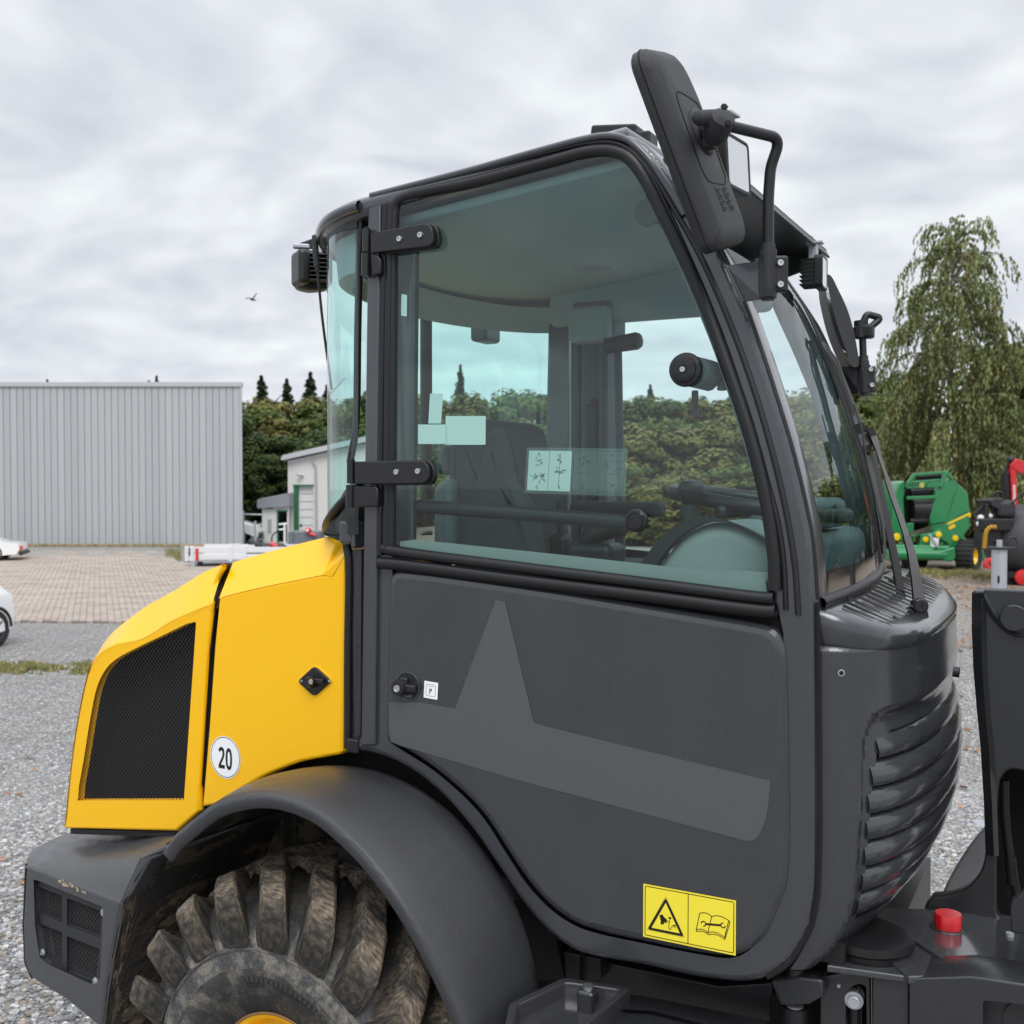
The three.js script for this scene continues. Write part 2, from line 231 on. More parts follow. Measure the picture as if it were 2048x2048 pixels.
// loose stones where the gravel is near enough to tell them apart
{
  const r = rng(21), geos = [0, 1, 2, 3].map((s) => { const g = new THREE.IcosahedronGeometry(1, 1), a = g.attributes.position, q = rng(s + 60), k = [0.7 + 0.5 * q(), 0.45 + 0.25 * q(), 0.6 + 0.5 * q()]; for (let i = 0; i < a.count; i++) { const x = a.getX(i), y = a.getY(i), z = a.getZ(i), f = 1 + 0.35 * n3(x * 1.3 + s * 5, y * 1.3, z * 1.3); a.setXYZ(i, x * f * k[0], y * f * k[1], z * f * k[2]); } g.computeVertexNormals(); return toCreasedNormals(g, 0.5); });
  const lists = [[], [], [], []];
  const wedge = (px0, px1, d0, d1, per) => { // stones seen between two sight lines
    const a0 = (px0 - 1024) / F, a1 = (px1 - 1024) / F, area = (d1 * d1 - d0 * d0) / 2 * (a1 - a0), n = Math.round(area * per);
    for (let i = 0; i < n; i++) { const d = Math.sqrt(lerp(d0 * d0, d1 * d1, r())), p = yard(d * lerp(a0, a1, r()), d, 0); if (Math.hypot(p.x + 1.2, p.z + 0.4) < 1.0) continue; lists[Math.floor(r() * 4)].push(p); }
  };
  wedge(-260, 330, 3.4, 6.5, 2300); wedge(-260, 420, 6.5, 11, 800); wedge(-200, 480, 11, 18, 200);
  wedge(1700, 2200, 5.5, 9.5, 1900); wedge(1700, 2200, 9.5, 16, 600); wedge(1560, 2200, 16, 30, 90);
  const mtx = new THREE.Matrix4(), e = new THREE.Euler(), q = new THREE.Quaternion(), cc = new THREE.Color();
  lists.forEach((l, k) => {
    const m = new THREE.InstancedMesh(geos[k], std([1, 1, 1], 0.85, { bumpMap: FINE, bumpScale: 0.002 }), l.length); m.name = numbered('gravel_stones');
    l.forEach((p, i) => { const s = 0.006 + 0.0105 * Math.pow(r(), 1.8); e.set(0.5 * (r() - 0.5), r() * 6.3, 0.5 * (r() - 0.5)); mtx.compose(V(p.x, groundY(p.x, p.z) + s * 0.22, p.z), q.setFromEuler(e), V(s, s, s)); m.setMatrixAt(i, mtx); const g = 0.20 + 0.40 * Math.pow(r(), 1.5), w = r(); if (w < 0.13) cc.setRGB(g * 1.12, g * 0.95, g * 0.78); else if (w < 0.20) cc.setRGB(0.66, 0.645, 0.615); else cc.setRGB(g, g, g * 1.0); m.setColorAt(i, cc); });
    scene.add(m); tag(m, 'loose grey gravel stones', null, null, 'stuff');
  });
  // fallen leaves on the right of the yard and a few by the machine
  const lf = new THREE.PlaneGeometry(0.055, 0.04, 2, 1).rotateX(-Math.PI / 2), a = lf.attributes.position; for (let i = 0; i < a.count; i++) a.setY(i, 0.012 * Math.abs(a.getX(i)) / 0.035); lf.computeVertexNormals();
  const P = []; const spot = (px0, px1, d0, d1, n) => { for (let i = 0; i < n; i++) { const d = lerp(d0, d1, r()), p = yard(lat(lerp(px0, px1, r()), d), d, 0), k = fbm2(p.x * 0.5 + 9, p.z * 0.5, 3); if (k > 0.02 - 0.2 * r()) P.push(p); } };
  spot(1560, 2200, 18, 34, 4200); spot(1700, 2200, 6, 18, 130); spot(-60, 330, 5, 13, 40);
  const m = new THREE.InstancedMesh(lf, std([1, 1, 1], 0.8, { side: THREE.DoubleSide }), P.length); m.name = 'fallen_leaves'; P.forEach((p, i) => { e.set(0.6 * (r() - 0.5), r() * 6.3, 0.6 * (r() - 0.5)); const s = 0.7 + 0.8 * r(); mtx.compose(V(p.x, groundY(p.x, p.z) + 0.02, p.z), q.setFromEuler(e), V(s, s, s)); m.setMatrixAt(i, mtx); const g = 0.5 + 0.7 * r(); cc.setRGB(0.36 * g, 0.17 * g, 0.07 * g); m.setColorAt(i, cc); }); scene.add(m); tag(m, 'brown fallen leaves scattered over the gravel', null, null, 'stuff');
  // strip of weeds along the gravel
  const bl = new THREE.BufferGeometry(); bl.setAttribute('position', new THREE.Float32BufferAttribute([-0.006, 0, 0, 0.006, 0, 0, 0.002, 0.6, 0.15, -0.006, 0, 0, 0.002, 0.6, 0.15, -0.002, 1, 0.5], 3)); bl.computeVertexNormals();
  const G = []; const weeds = (px0, px1, py0, py1, n, tall) => { for (let i = 0; i < n; i++) { const px = lerp(px0, px1, r()), py = lerp(py0, py1, 0.5 + 0.5 * (r() + r() - 1) + 0.15 * n2(px * 0.02, 3)), d = F * (EYE.y - FAR_Y) / (py - 965), p = yard(lat(px, d), d, 0); if (n2(p.x * 0.9, p.z * 2.4) < -0.15 + 0.5 * r() - 0.35) continue; G.push([p, tall * (0.5 + r())]); } };
  weeds(-30, 210, 1327, 1352, 5200, 0.06); weeds(330, 362, 1098, 1122, 900, 0.12); weeds(1820, 2060, 1140, 1160, 2600, 0.12); weeds(0, 360, 1092, 1096, 1400, 0.12);
  const w = new THREE.InstancedMesh(bl, std([1, 1, 1], 0.8, { side: THREE.DoubleSide }), G.length); w.name = 'grass_tufts'; G.forEach(([p, h], i) => { e.set(0.5 * (r() - 0.5), r() * 6.3, 0.5 * (r() - 0.5)); mtx.compose(V(p.x, groundY(p.x, p.z) - 0.005, p.z), q.setFromEuler(e), V(1.6 + r(), h, h)); w.setMatrixAt(i, mtx); const k = r(); cc.setRGB(lerp(0.13, 0.36, k), lerp(0.17, 0.30, k), lerp(0.05, 0.13, k)); w.setColorAt(i, cc); }); scene.add(w); tag(w, 'thin strip of grass and weeds in the gravel', null, null, 'stuff');
}
// ---- block paving before the long grey hall
{
  const yaw = YAW + 20.7 * Math.PI / 180, f = V(-Math.sin(yaw), 0, -Math.cos(yaw)), s = V(Math.cos(yaw), 0, -Math.sin(yaw));
  const corner = [yard(lat(-260, 22), 22, 0), yard(lat(-300, 45), 45, 0), yard(lat(335, 44), 44, 0), yard(lat(356, 38), 38, 0), yard(lat(560, 35), 35, 0), yard(lat(600, 21.6), 21.6, 0)];
  const loc = corner.map((p) => V2(p.x * s.x + p.z * s.z, p.x * f.x + p.z * f.z));
  const inside = (x, y) => { let k = false; for (let i = 0, j = loc.length - 1; i < loc.length; j = i++) if ((loc[i].y > y) !== (loc[j].y > y) && x < (loc[j].x - loc[i].x) * (y - loc[i].y) / (loc[j].y - loc[i].y) + loc[i].x) k = !k; return k; };
  const bed = slab(corner.map((p) => V(p.x, FAR_Y + 0.020, p.z)).reverse(), 0.05, 0);
  const pv = struct('paving', bed, std([0.17, 0.145, 0.122], 0.95)); pv.userData.label = 'tan block paving in front of the grey hall';
  const W = 0.135, L = 0.27, gap = 0.009, geo = box(W - gap, 0.05, L - gap, 0, 0, 0), r = rng(90), mats = [0, 1, 2, 3, 4].map((i) => std([[0.37, 0.31, 0.265], [0.40, 0.335, 0.285], [0.345, 0.295, 0.255], [0.385, 0.33, 0.29], [0.36, 0.30, 0.25]][i], 0.9));
  const all = []; let x0 = 1e9, x1 = -1e9, y0 = 1e9, y1 = -1e9; for (const p of loc) { x0 = Math.min(x0, p.x); x1 = Math.max(x1, p.x); y0 = Math.min(y0, p.y); y1 = Math.max(y1, p.y); }
  for (let i = 0, x = x0; x < x1; x += W, i++) for (let y = y0 + (i % 2) * L / 2; y < y1; y += L) if (inside(x, y)) { const q = V(x * s.x + y * f.x, FAR_Y + 0.018 + 0.005 * r() + 0.012 * n2(x * 0.8, y * 0.8), x * s.z + y * f.z); const d = q.clone().sub(EYE), dd = d.dot(AHEAD), px = 1024 + F * d.dot(RIGHT) / dd; if (px > -160 && px < 660) all.push([q, dd + (px < 0 || px > 480 ? 100 : 0)]); }
  all.sort((a, b) => a[1] - b[1]);
  all.slice(0, 300).forEach(([q]) => { const m = part('paver', geo, mats[Math.floor(r() * 5)], pv); m.position.copy(q); m.rotation.y = yaw; });
  const rest = all.slice(300), im = new THREE.InstancedMesh(geo, std([1, 1, 1], 0.9), rest.length), mt = new THREE.Matrix4().makeRotationY(yaw), cc = new THREE.Color(); im.name = 'paver_field';
  rest.forEach(([q], i) => { mt.setPosition(q); im.setMatrixAt(i, mt); const k = (0.92 + 0.16 * r()) * (1 + 0.14 * fbm2(q.x * 0.2, q.z * 0.5, 3)); cc.setRGB(0.385 * k, 0.325 * k, 0.277 * k); im.setColorAt(i, cc); }); im.userData.kind = 'stuff'; pv.add(im);
  // worn asphalt band along the foot of the hall
  const a = [yard(lat(-300, 46.8), 46.8, FAR_Y + 0.046), yard(lat(-300, 42.5), 42.5, FAR_Y + 0.046), yard(lat(348, 41), 41, FAR_Y + 0.046), yard(lat(326, 46.8), 46.8, FAR_Y + 0.046)];
  struct('asphalt_apron', slab(a, 0.06, 0), std([0.27, 0.25, 0.23], 0.9, { roughnessMap: rep(NOISE, 0.2) })).userData.label = 'worn asphalt strip along the foot of the hall';
}
// ================================================================ buildings
{
  const D = 48, xr = lat(483, D), xl = lat(-330, D), yT = hY(774, D), o = yard(0, D, FAR_Y), H = yT - FAR_Y;
  const b = thing('industrial_hall', 'long grey hall clad in upright sheet metal with a flat roof', 'building', yard((xl + xr) / 2, D + 10, FAR_Y), YAW);
  const w = xr - xl, cx = 0;
  const k = -20 * Math.tan(14.5 * Math.PI / 180), ring = (m, y0, y1) => plate([V2(-w / 2 + m, -9.95 + m), V2(w / 2 - m, -9.95 + m), V2(w / 2 - m + k, 9.95 - m), V2(-w / 2 + m + k, 9.95 - m)], 0, y1 - y0, 0).rotateX(-Math.PI / 2).translate(0, y0, 0);
  part('wall', ring(0.02, 0.05, H), std([0.37, 0.38, 0.395], 0.6), b);
  const pw = 0.295, n = Math.floor(w / pw), prof = [V2(-pw / 2 + 0.006, 0), V2(pw / 2 - 0.020, 0), V2(pw / 2 - 0.028, 0.016), V2(-pw / 2 + 0.014, 0.016)], pg = new THREE.ExtrudeGeometry(shapeOf(prof), { depth: H - 0.12, bevelEnabled: false }); pg.rotateX(-Math.PI / 2); pg.scale(1, 1, -1);
  const gp = new THREE.ExtrudeGeometry(shapeOf(prof.map((p) => V2(p.x, -p.y))), { depth: H - 0.12, bevelEnabled: false }).rotateX(-Math.PI / 2), gf = toCreasedNormals(flat(gp), 0.3);
  const r = rng(17), ms = [0, 1, 2, 3].map((i) => std([0.405 + 0.012 * i, 0.420 + 0.012 * i, 0.438 + 0.011 * i], 0.55, { metalness: 0.15 }));
  for (let i = 0; i < n; i++) { const m = part('cladding_panel', gf, ms[Math.floor(r() * 4)], b); m.position.set(w / 2 - 0.05 - pw * (i + 0.5), 0.12, 9.952); }
  part('fascia', [box(w + 0.16, 0.20, 0.16, 0.0, H + 0.10, 9.98, 0.01)], std([0.46, 0.475, 0.49], 0.5, { metalness: 0.15 }), b);
  part('roof', ring(0.0, H + 0.002, H + 0.12), std([0.25, 0.25, 0.26], 0.8), b);
  part('corner_trim', box(0.09, H, 0.09, w / 2 - 0.01, H / 2, 9.97, 0.006), std([0.45, 0.46, 0.475], 0.5, { metalness: 0.15 }), b);
  part('plinth', box(w, 0.12, 0.10, 0, 0.06, 9.93), std([0.42, 0.33, 0.22], 0.9), b);
}
{
  const D = 52, d2 = D, base = FAR_Y, X = (px) => lat(px, D), Y = (py) => hY(py, D) - base;
  const b = thing('white_workshop', 'white workshop with grey sloping eaves, downpipe and green framed roller door', 'building', yard(X(640), D, base), YAW), x = (px) => X(px) - X(640);
  const wl = x(576), wr = x(760), yl = Y(922), yr = yl + (wr - wl) * 0.23, wallS = shapeOf([V2(wl, 0), V2(wr, 0), V2(wr, yr), V2(wl, yl)], [[V2(x(587), 0), V2(x(626), 0), V2(x(626), Y(972)), V2(x(587), Y(972))].reverse()]);
  part('wall', [new THREE.ExtrudeGeometry(wallS, { depth: 0.3, bevelEnabled: false }).translate(0, 0, -0.3), box(0.3, yl - 0.1, 12, wl + 0.15, yl / 2, -6.35)], std([0.70, 0.69, 0.665], 0.6), b);
  const roofS = shapeOf([V2(x(566), yl + 0.02), V2(wr + 0.3, yr + 0.02 + 0.3 * 0.23), V2(wr + 0.3, yr + 0.36), V2(x(570), yl + 0.27), V2(x(566), yl + 0.14)]);
  part('roof', new THREE.ExtrudeGeometry(roofS, { depth: 13, bevelEnabled: false }).translate(0, 0, -12.6), std([0.50, 0.51, 0.53], 0.55), b);
  const dr = sub('roller_door', b), dh = Y(972), dw = x(626) - x(595.6), dx = (x(626) + x(595.6)) / 2;
  for (let i = 0; i < 7; i++) part('door_section', box(dw - 0.02, dh / 7 - 0.025, 0.05, dx, (i + 0.5) * dh / 7, -0.22, 0.01), std([0.72, 0.72, 0.71], 0.5), dr);
  part('door_frame', [box(x(595.6) - x(587), dh, 0.28, (x(595.6) + x(587)) / 2, dh / 2, -0.16), box(x(628) - x(586), 0.07, 0.04, (x(628) + x(586)) / 2, dh + 0.03, 0.015)], std([0.012, 0.15, 0.065], 0.5), dr);
  part('door_knob', knob(V(x(600.5), Y(1051), -0.19), PZ, [[0.06, 0], [0.05, 0.05], [0, 0.06]], 14), M.black, dr);
  part('downpipe', pipe([V(x(626), Y(917), 0.12), V(x(626.5), Y(925), 0.14), V(x(632), Y(931), 0.10), V(x(633), 0.1, 0.10)], 0.045, 0.08, 8), std([0.42, 0.43, 0.45], 0.5), b);
  part('wall_lamp', [knob(V(x(606), Y(952), 0), PZ, [[0.09, 0], [0.08, 0.05], [0, 0.06]], 14), rod(V(x(606), Y(951), 0.05), V(x(596), Y(949), 0.35), 0.05, 0.08)], std([0.62, 0.62, 0.62], 0.4), b);
  // cladding joints as narrow standing seams
  for (let px = 581; px < 660; px += 4.6) if (px < 586 || px > 628) part('wall_seam', box(0.02, yl - 0.1 + (x(px) - wl) * 0.2, 0.02, x(px), (yl - 0.1) / 2 + (x(px) - wl) * 0.1, 0.008), std([0.62, 0.61, 0.59], 0.6), b);
}
{
  const D = 51, X = (px) => lat(px, D), Y = (py) => hY(py, D) - FAR_Y, o = X(545), x = (px) => X(px) - o;
  const b = thing('annex_shed', 'low white shed with rounded grey roof edge and open green doorway', 'building', yard(o, D, FAR_Y), YAW);
  const h = Y(1012), wl = x(524), wr = x(577);
  part('wall', [new THREE.ExtrudeGeometry(shapeOf([V2(wl, 0), V2(wr, 0), V2(wr, h + 0.15), V2(wl, h)], [[V2(x(555), 0.02), V2(x(574), 0.02), V2(x(574), Y(1023)), V2(x(555), Y(1023))].reverse()]), { depth: 0.2, bevelEnabled: false }).translate(0, 0, -0.2), box(0.2, h - 0.05, 5, wl + 0.1, h / 2, -2.7)], std([0.68, 0.675, 0.66], 0.6), b);
  part('roof', [plate(rounded([V2(x(516), Y(1017)), V2(x(580), Y(1013)), V2(x(580), Y(986)), V2(x(521), Y(997)), V2(x(516), Y(1000))], [0.1, 0, 0, 0.15, 0.1]), -5.5, 0.25, 0.02)], std([0.26, 0.27, 0.29], 0.5), b);
  part('fascia_panel', box(x(546) - x(531), 0.13, 0.04, x(538.5), Y(1015), 0.02), std([0.012, 0.14, 0.06], 0.5), b);
  part('door_frame', [box(0.06, Y(1022), 0.12, x(555), Y(1022) / 2, -0.02), box(x(575) - x(554), 0.06, 0.12, x(564.5), Y(1022), -0.02)], std([0.012, 0.15, 0.065], 0.5), b);
  part('doorway', box(x(574) - x(555), Y(1023), 0.05, x(564.5), Y(1023) / 2, -1.2), M.void, b);
  part('window', [box(0.17, 0.62, 0.05, x(539), Y(1052), 0.01)], std([0.35, 0.37, 0.37], 0.3), b);
}
// gate post and rail beside the hall
{
  const D = 49, f = thing('rail_fence', 'galvanised post and rail between the grey hall and the shed', 'fence', yard(lat(500, D), D, FAR_Y), YAW), x = (px) => lat(px, D) - lat(500, D), Y = (py) => hY(py, D) - FAR_Y;
  part('post', [rod(V(x(486), 0, 0), V(x(486), Y(1022), 0), 0.06), box(0.14, 0.5, 0.06, x(485.5), Y(1034), 0.02, 0.01)], M.zinc, f);
  part('post', rod(V(x(510), 0, 0), V(x(510), Y(1042), 0), 0.05), M.zinc, f);
  part('rail', rod(V(x(487), Y(1028.5), 0), V(x(526), Y(1029.5), 0), 0.035), M.zinc, f);
}
// ================================================================ vehicles and implements
const carPaint = phy([0.84, 0.84, 0.84], 0.3, { clearcoat: 1, clearcoatRoughness: 0.05 }), darkGlass = phy([0.02, 0.025, 0.028], 0.05, { clearcoat: 1 });
function carBody(L, W, prof, mat, parent, name = 'body') { // side profile (x forward) swept over a rounded width
  const rows = [], N = 14; for (let i = 0; i <= N; i++) { const t = i / N * 2 - 1, k = 1 - 0.06 * Math.pow(Math.abs(t), 4), z = W / 2 * Math.sign(t) * Math.pow(Math.abs(t), 0.8); rows.push(prof.map(([x, y]) => V(x * (1 - 0.035 * Math.pow(Math.abs(t), 3)), y < 0.35 ? y : 0.35 + (y - 0.35) * (y > 0.9 ? 1 - 0.10 * Math.pow(Math.abs(t), 3) : k), z * (y > 0.9 ? 1 - 0.20 * (y - 0.9) / 0.6 : 1)))); }
  const cen = (r) => { const c = r.reduce((s, p) => s.add(p.clone()), V(0, 0, 0)).multiplyScalar(1 / r.length); return r.map(() => c.clone()); };
  return part(name, sheet([cen(rows[0]), ...rows, cen(rows[N])], 0.6), mat, parent);
}
function carWheel(parent, x, z, r, w = 0.2) {
  const s = z > 0 ? 1 : -1, wh = sub('wheel', parent); wh.position.set(x, r, z);
  const t = new THREE.LatheGeometry([[r * 0.66, w / 2 - 0.02], [r * 0.7, w / 2], [r * 0.93, w / 2], [r, w / 2 - 0.03], [r, -w / 2 + 0.03], [r * 0.93, -w / 2], [r * 0.66, -w / 2]].map(([a, b]) => V2(a, b * s)), 36); turn(t, Math.PI / 2, 0, 0);
  part('tyre', t, std([0.022, 0.022, 0.024], 0.75), wh);
  const sp = []; for (let i = 0; i < 5; i++) sp.push(turn(box(r * 0.62, r * 0.16, 0.03, r * 0.34, 0, s * (w / 2 - 0.03), 0.01), 0, 0, i * Math.PI * 0.4));
  const dish = new THREE.LatheGeometry([[0.001, w / 2 - 0.07], [r * 0.5, w / 2 - 0.08], [r * 0.64, w / 2 - 0.02], [r * 0.67, w / 2 - 0.015]].map(([a, b]) => V2(a, b * s)), 36); turn(dish, Math.PI / 2, 0, 0);
  part('rim', [...sp, dish], std([0.030, 0.030, 0.032], 0.6), wh);
}
{ // white car at the edge of the picture, nose towards the hall side
  const D = 18.6, c = thing('parked_car', 'white car with dark wheels parked on the gravel, half out of the picture', 'car', yard(lat(-20, D) - 0.28 * 1.28 - 0.96 * 0.80, D - 0.96 * 1.28 + 0.28 * 0.80, FAR_Y), YAW - Math.PI / 2 - 0.284);
  const prof = [[2.12, 0.24], [2.17, 0.42], [2.14, 0.60], [2.0, 0.74], [1.6, 0.83], [1.0, 0.92], [0.88, 0.96], [0.25, 1.36], [-0.1, 1.43], [-0.7, 1.44], [-1.3, 1.30], [-1.62, 1.0], [-1.72, 0.90], [-1.78, 0.6], [-1.74, 0.28], [-1.0, 0.2], [1.0, 0.2]];
  carBody(4.3, 1.78, prof, carPaint, c);
  for (const s of [-1, 1]) for (const x of [1.36, -1.28]) { carWheel(c, x, s * 0.80, 0.315); const a = new THREE.TorusGeometry(0.355, 0.03, 8, 30, Math.PI).translate(x, 0.315, s * 0.885); part('wheel_arch', [a, knob(V(x, 0.33, s * 0.86), V(0, 0, s), [[0.35, 0], [0.35, 0.012], [0, 0.012]], 30)], M.black, c); }
  for (const s of [-1, 1]) { part('headlight', turn(box(0.30, 0.10, 0.06, 0, 0, 0, 0.03), 0, s * -0.5, 0).translate(1.93, 0.68, s * 0.72), darkGlass, c); part('side_marker', box(0.05, 0.03, 0.02, 1.0, 0.66, s * 0.885, 0.008), M.black, c); part('side_glass', plate(rounded([V2(0.72, 0.94), V2(0.2, 1.30), V2(-1.0, 1.32), V2(-1.5, 0.98)], 0.06), -0.01, 0.012, 0.004).rotateX(-s * 0.25 * 1).translate(0, s > 0 ? 0.0 : 0.0, s * (s > 0 ? 0.98 : 0.98) - s * 0.0), darkGlass, c); part('door_mirror', box(0.12, 0.10, 0.18, 0.70, 0.98, s * 0.94, 0.04), carPaint, c); }
  part('windscreen', plate(rounded([V2(-0.62, 0), V2(0.62, 0), V2(0.52, 0.66), V2(-0.52, 0.66)], 0.05), 0, 0.01, 0.003).rotateX(-1.0).rotateY(Math.PI / 2).translate(0.88, 0.955, 0), darkGlass, c);
}
{ // low white car far off, only its tail in view
  const D = 39, c = thing('parked_car', 'white saloon far off on the paving, only its tail with red lamp in view', 'car', yard(lat(30, D) - 2.0, D, FAR_Y + 0.02), YAW + Math.PI + 0.25);
  const prof = [[2.15, 0.30], [2.2, 0.5], [2.1, 0.68], [1.2, 0.86], [0.9, 0.90], [0.3, 1.22], [-0.8, 1.26], [-1.6, 0.86], [-2.15, 0.80], [-2.2, 0.55], [-2.1, 0.32], [-1, 0.22], [1, 0.22]].map(([x, y]) => [x, y * 0.78]);
  carBody(4.4, 1.8, prof, carPaint, c); for (const s of [-1, 1]) { for (const x of [1.3, -1.3]) carWheel(c, x, s * 0.80, 0.29); part('tail_lamp', box(0.12, 0.16, 0.34, -2.13, 0.46, s * 0.66, 0.03), M.red, c); }
  part('bumper', box(0.10, 0.12, 1.6, -2.15, 0.26, 0, 0.03), M.black, c);
}
{ // white van, its bonnet sticking out behind the hall corner
  const D = 50.5, c = thing('delivery_van', 'white delivery van standing behind the corner of the grey hall', 'van', yard(lat(490, D) - 1.9, D, FAR_Y), YAW + 0.12);
  const prof = [[2.6, 0.30], [2.65, 0.62], [2.5, 0.86], [2.0, 1.0], [0.95, 1.72], [0.6, 1.84], [-2.5, 1.9], [-2.6, 1.6], [-2.6, 0.35]];
  const s2 = prof.map(([x, y]) => [x, y]); carBody(5.2, 1.9, s2, carPaint, c);
  for (const s of [-1, 1]) { for (const x of [1.7, -1.7]) carWheel(c, x, s * 0.86, 0.33); part('side_glass', plate(rounded([V2(1.75, 1.05), V2(0.92, 1.58), V2(0.1, 1.62), V2(0.1, 1.05)], 0.06), 0, 0.03, 0.005).translate(0, 0, s > 0 ? 0.93 : -0.96), darkGlass, c); part('headlight', box(0.2, 0.2, 0.3, 2.5, 0.78, s * 0.72, 0.05), M.lens, c); }
  part('windscreen', plate(rounded([V2(-0.7, 0), V2(0.7, 0), V2(0.62, 1.1), V2(-0.62, 1.1)], 0.06), 0, 0.02, 0.004).rotateX(-0.96).rotateY(Math.PI / 2).translate(1.93, 1.06, 0), darkGlass, c);
  part('bumper', box(0.2, 0.25, 1.7, 2.58, 0.38, 0, 0.06), M.plastic, c);
}
{ // flat trailer with white drop sides
  const D = 36, c = thing('flat_trailer', 'white drop side trailer with red reflector board, resting on its jockey wheel', 'trailer', yard(lat(460, D), D, FAR_Y), YAW - 0.03), x = (px) => lat(px, D) - lat(460, D), Y = (py) => hY(py, D) - FAR_Y;
  const wm = std([0.74, 0.75, 0.76], 0.4, { metalness: 0.2 }), x0 = x(371), x1 = x(600);
  for (const [a, b] of [[1094, 1105.5], [1108, 1122]]) part('side_board', box(x1 - x0, Y(a) - Y(b), 0.05, (x0 + x1) / 2, (Y(a) + Y(b)) / 2, 0, 0.012), wm, c);
  part('side_board', box(x1 - x0, 0.42, 0.05, (x0 + x1) / 2, Y(1108), -1.9, 0.012), wm, c);
  part('bed', box(x1 - x0, 0.08, 1.95, (x0 + x1) / 2, Y(1121), -0.95, 0.01), M.zinc, c);
  for (const px of [372, 383, 461, 490]) part('stanchion', box(0.10, Y(1092) - Y(1123), 0.07, x(px), (Y(1092) + Y(1123)) / 2, 0.03, 0.012), wm, c);
  part('headboard', [box(0.35, 0.09, 0.05, x(470), Y(1090.5), 0, 0.01), box(0.30, 0.08, 0.05, x(500), Y(1092.5), 0, 0.01)], wm, c);
  part('reflector_board', box(0.09, Y(1097) - Y(1122), 0.03, x(393.5), (Y(1097) + Y(1122)) / 2, 0.06, 0.006), M.red, c);
  part('latch', box(0.05, 0.26, 0.04, x(379), Y(1104), 0.05, 0.008), M.black, c);
  part('jockey_wheel', [rod(V(x(386), Y(1122), 0.02), V(x(386), Y(1135), 0.02), 0.07), rod(V(x(386), Y(1136), -0.1), V(x(386), Y(1136), 0.14), 0.10, 0.10, 18)], M.zinc, c);
  part('support_leg', [box(0.16, 0.18, 0.1, x(397), Y(1128), -0.1, 0.02), box(0.34, 0.03, 0.2, x(387), 0.02, 0.0, 0.005)], M.black, c);
  part('coupling', [rod(V(x(376), Y(1122), -0.3), V(x(367), Y(1123), -0.3), 0.05, 0.08)], std([0.7, 0.7, 0.7], 0.4), c);
  for (const px of [560]) for (const z of [-0.05, -1.85]) carWheel(c, x(px), z, 0.28);
}
{ // mudguarded wheel and red cover lying beyond the trailer
  const D = 37, c = thing('wheel_loader_bucket', 'black rounded attachment with red top lying beyond the white trailer', 'attachment', yard(lat(535, D), D, FAR_Y + 0.35), YAW), x = (px) => lat(px, D) - lat(535, D), Y = (py) => hY(py, D) - FAR_Y - 0.35;
  const g = new THREE.TorusGeometry(0.22, 0.12, 12, 28).translate(x(514), Y(1102), 0.2); part('tyre', g, M.black, c);
  part('hub', knob(V(x(514), Y(1102), 0.22), PZ, [[0.12, 0], [0.10, 0.05], [0, 0.06]], 20), M.white, c);
  part('shell', [turn(new THREE.CapsuleGeometry(0.30, 0.7, 6, 18), 0, 0, Math.PI / 2).translate(x(540), Y(1104), 0.1)], M.plastic, c);
  part('cover', [turn(new THREE.CapsuleGeometry(0.10, 0.14, 6, 14), 0, 0, 1.0).translate(x(551), Y(1091), 0.25)], M.red, c);
}
{ // grey tank with red valve
  const D = 46, c = thing('storage_tank', 'grey box tank with red valve head in front of the workshop', 'tank', yard(lat(608, D), D, FAR_Y), YAW), x = (px) => lat(px, D) - lat(608, D), Y = (py) => hY(py, D) - FAR_Y;
  part('body', [box(x(640) - x(575), Y(1063), 1.2, (x(640) + x(575)) / 2, Y(1063) / 2, -0.6, 0.05)], std([0.14, 0.165, 0.18], 0.5), c); part('end_panel', box(0.06, Y(1063), 1.2, x(586), Y(1063) / 2, -0.57, 0.01), std([0.10, 0.13, 0.14], 0.5), c);
  part('valve_head', [new THREE.SphereGeometry(0.14, 18, 12).translate(x(617), Y(1061), 0.1), rod(V(x(617), Y(1066), 0.1), V(x(632), Y(1071), 0.1), 0.07)], M.red, c); part('valve_eye', new THREE.SphereGeometry(0.06, 12, 8).translate(x(616), Y(1061), 0.22), M.white, c);
  part('pipe', pipe([V(x(545), 0.1, 0.2), V(x(545), Y(1070), 0.2), V(x(560), Y(1060), 0.2)], 0.03, 0.2), M.black, c);
}
{ // machine part: white bracket frame before the shed
  const D = 48, c = thing('bracket_frame', 'white upright bracket frame standing before the open shed', 'frame', yard(lat(567, D), D, FAR_Y), YAW), x = (px) => lat(px, D) - lat(567, D), Y = (py) => hY(py, D) - FAR_Y;
  part('upright', rod(V(x(569), 0, 0), V(x(569), Y(1047), 0), 0.05), M.white, c); part('cross_bar', [rod(V(x(557), Y(1049), 0), V(x(574), Y(1047), 0), 0.04), rod(V(x(557), Y(1060), 0), V(x(569), Y(1058), 0), 0.04)], M.white, c);
}
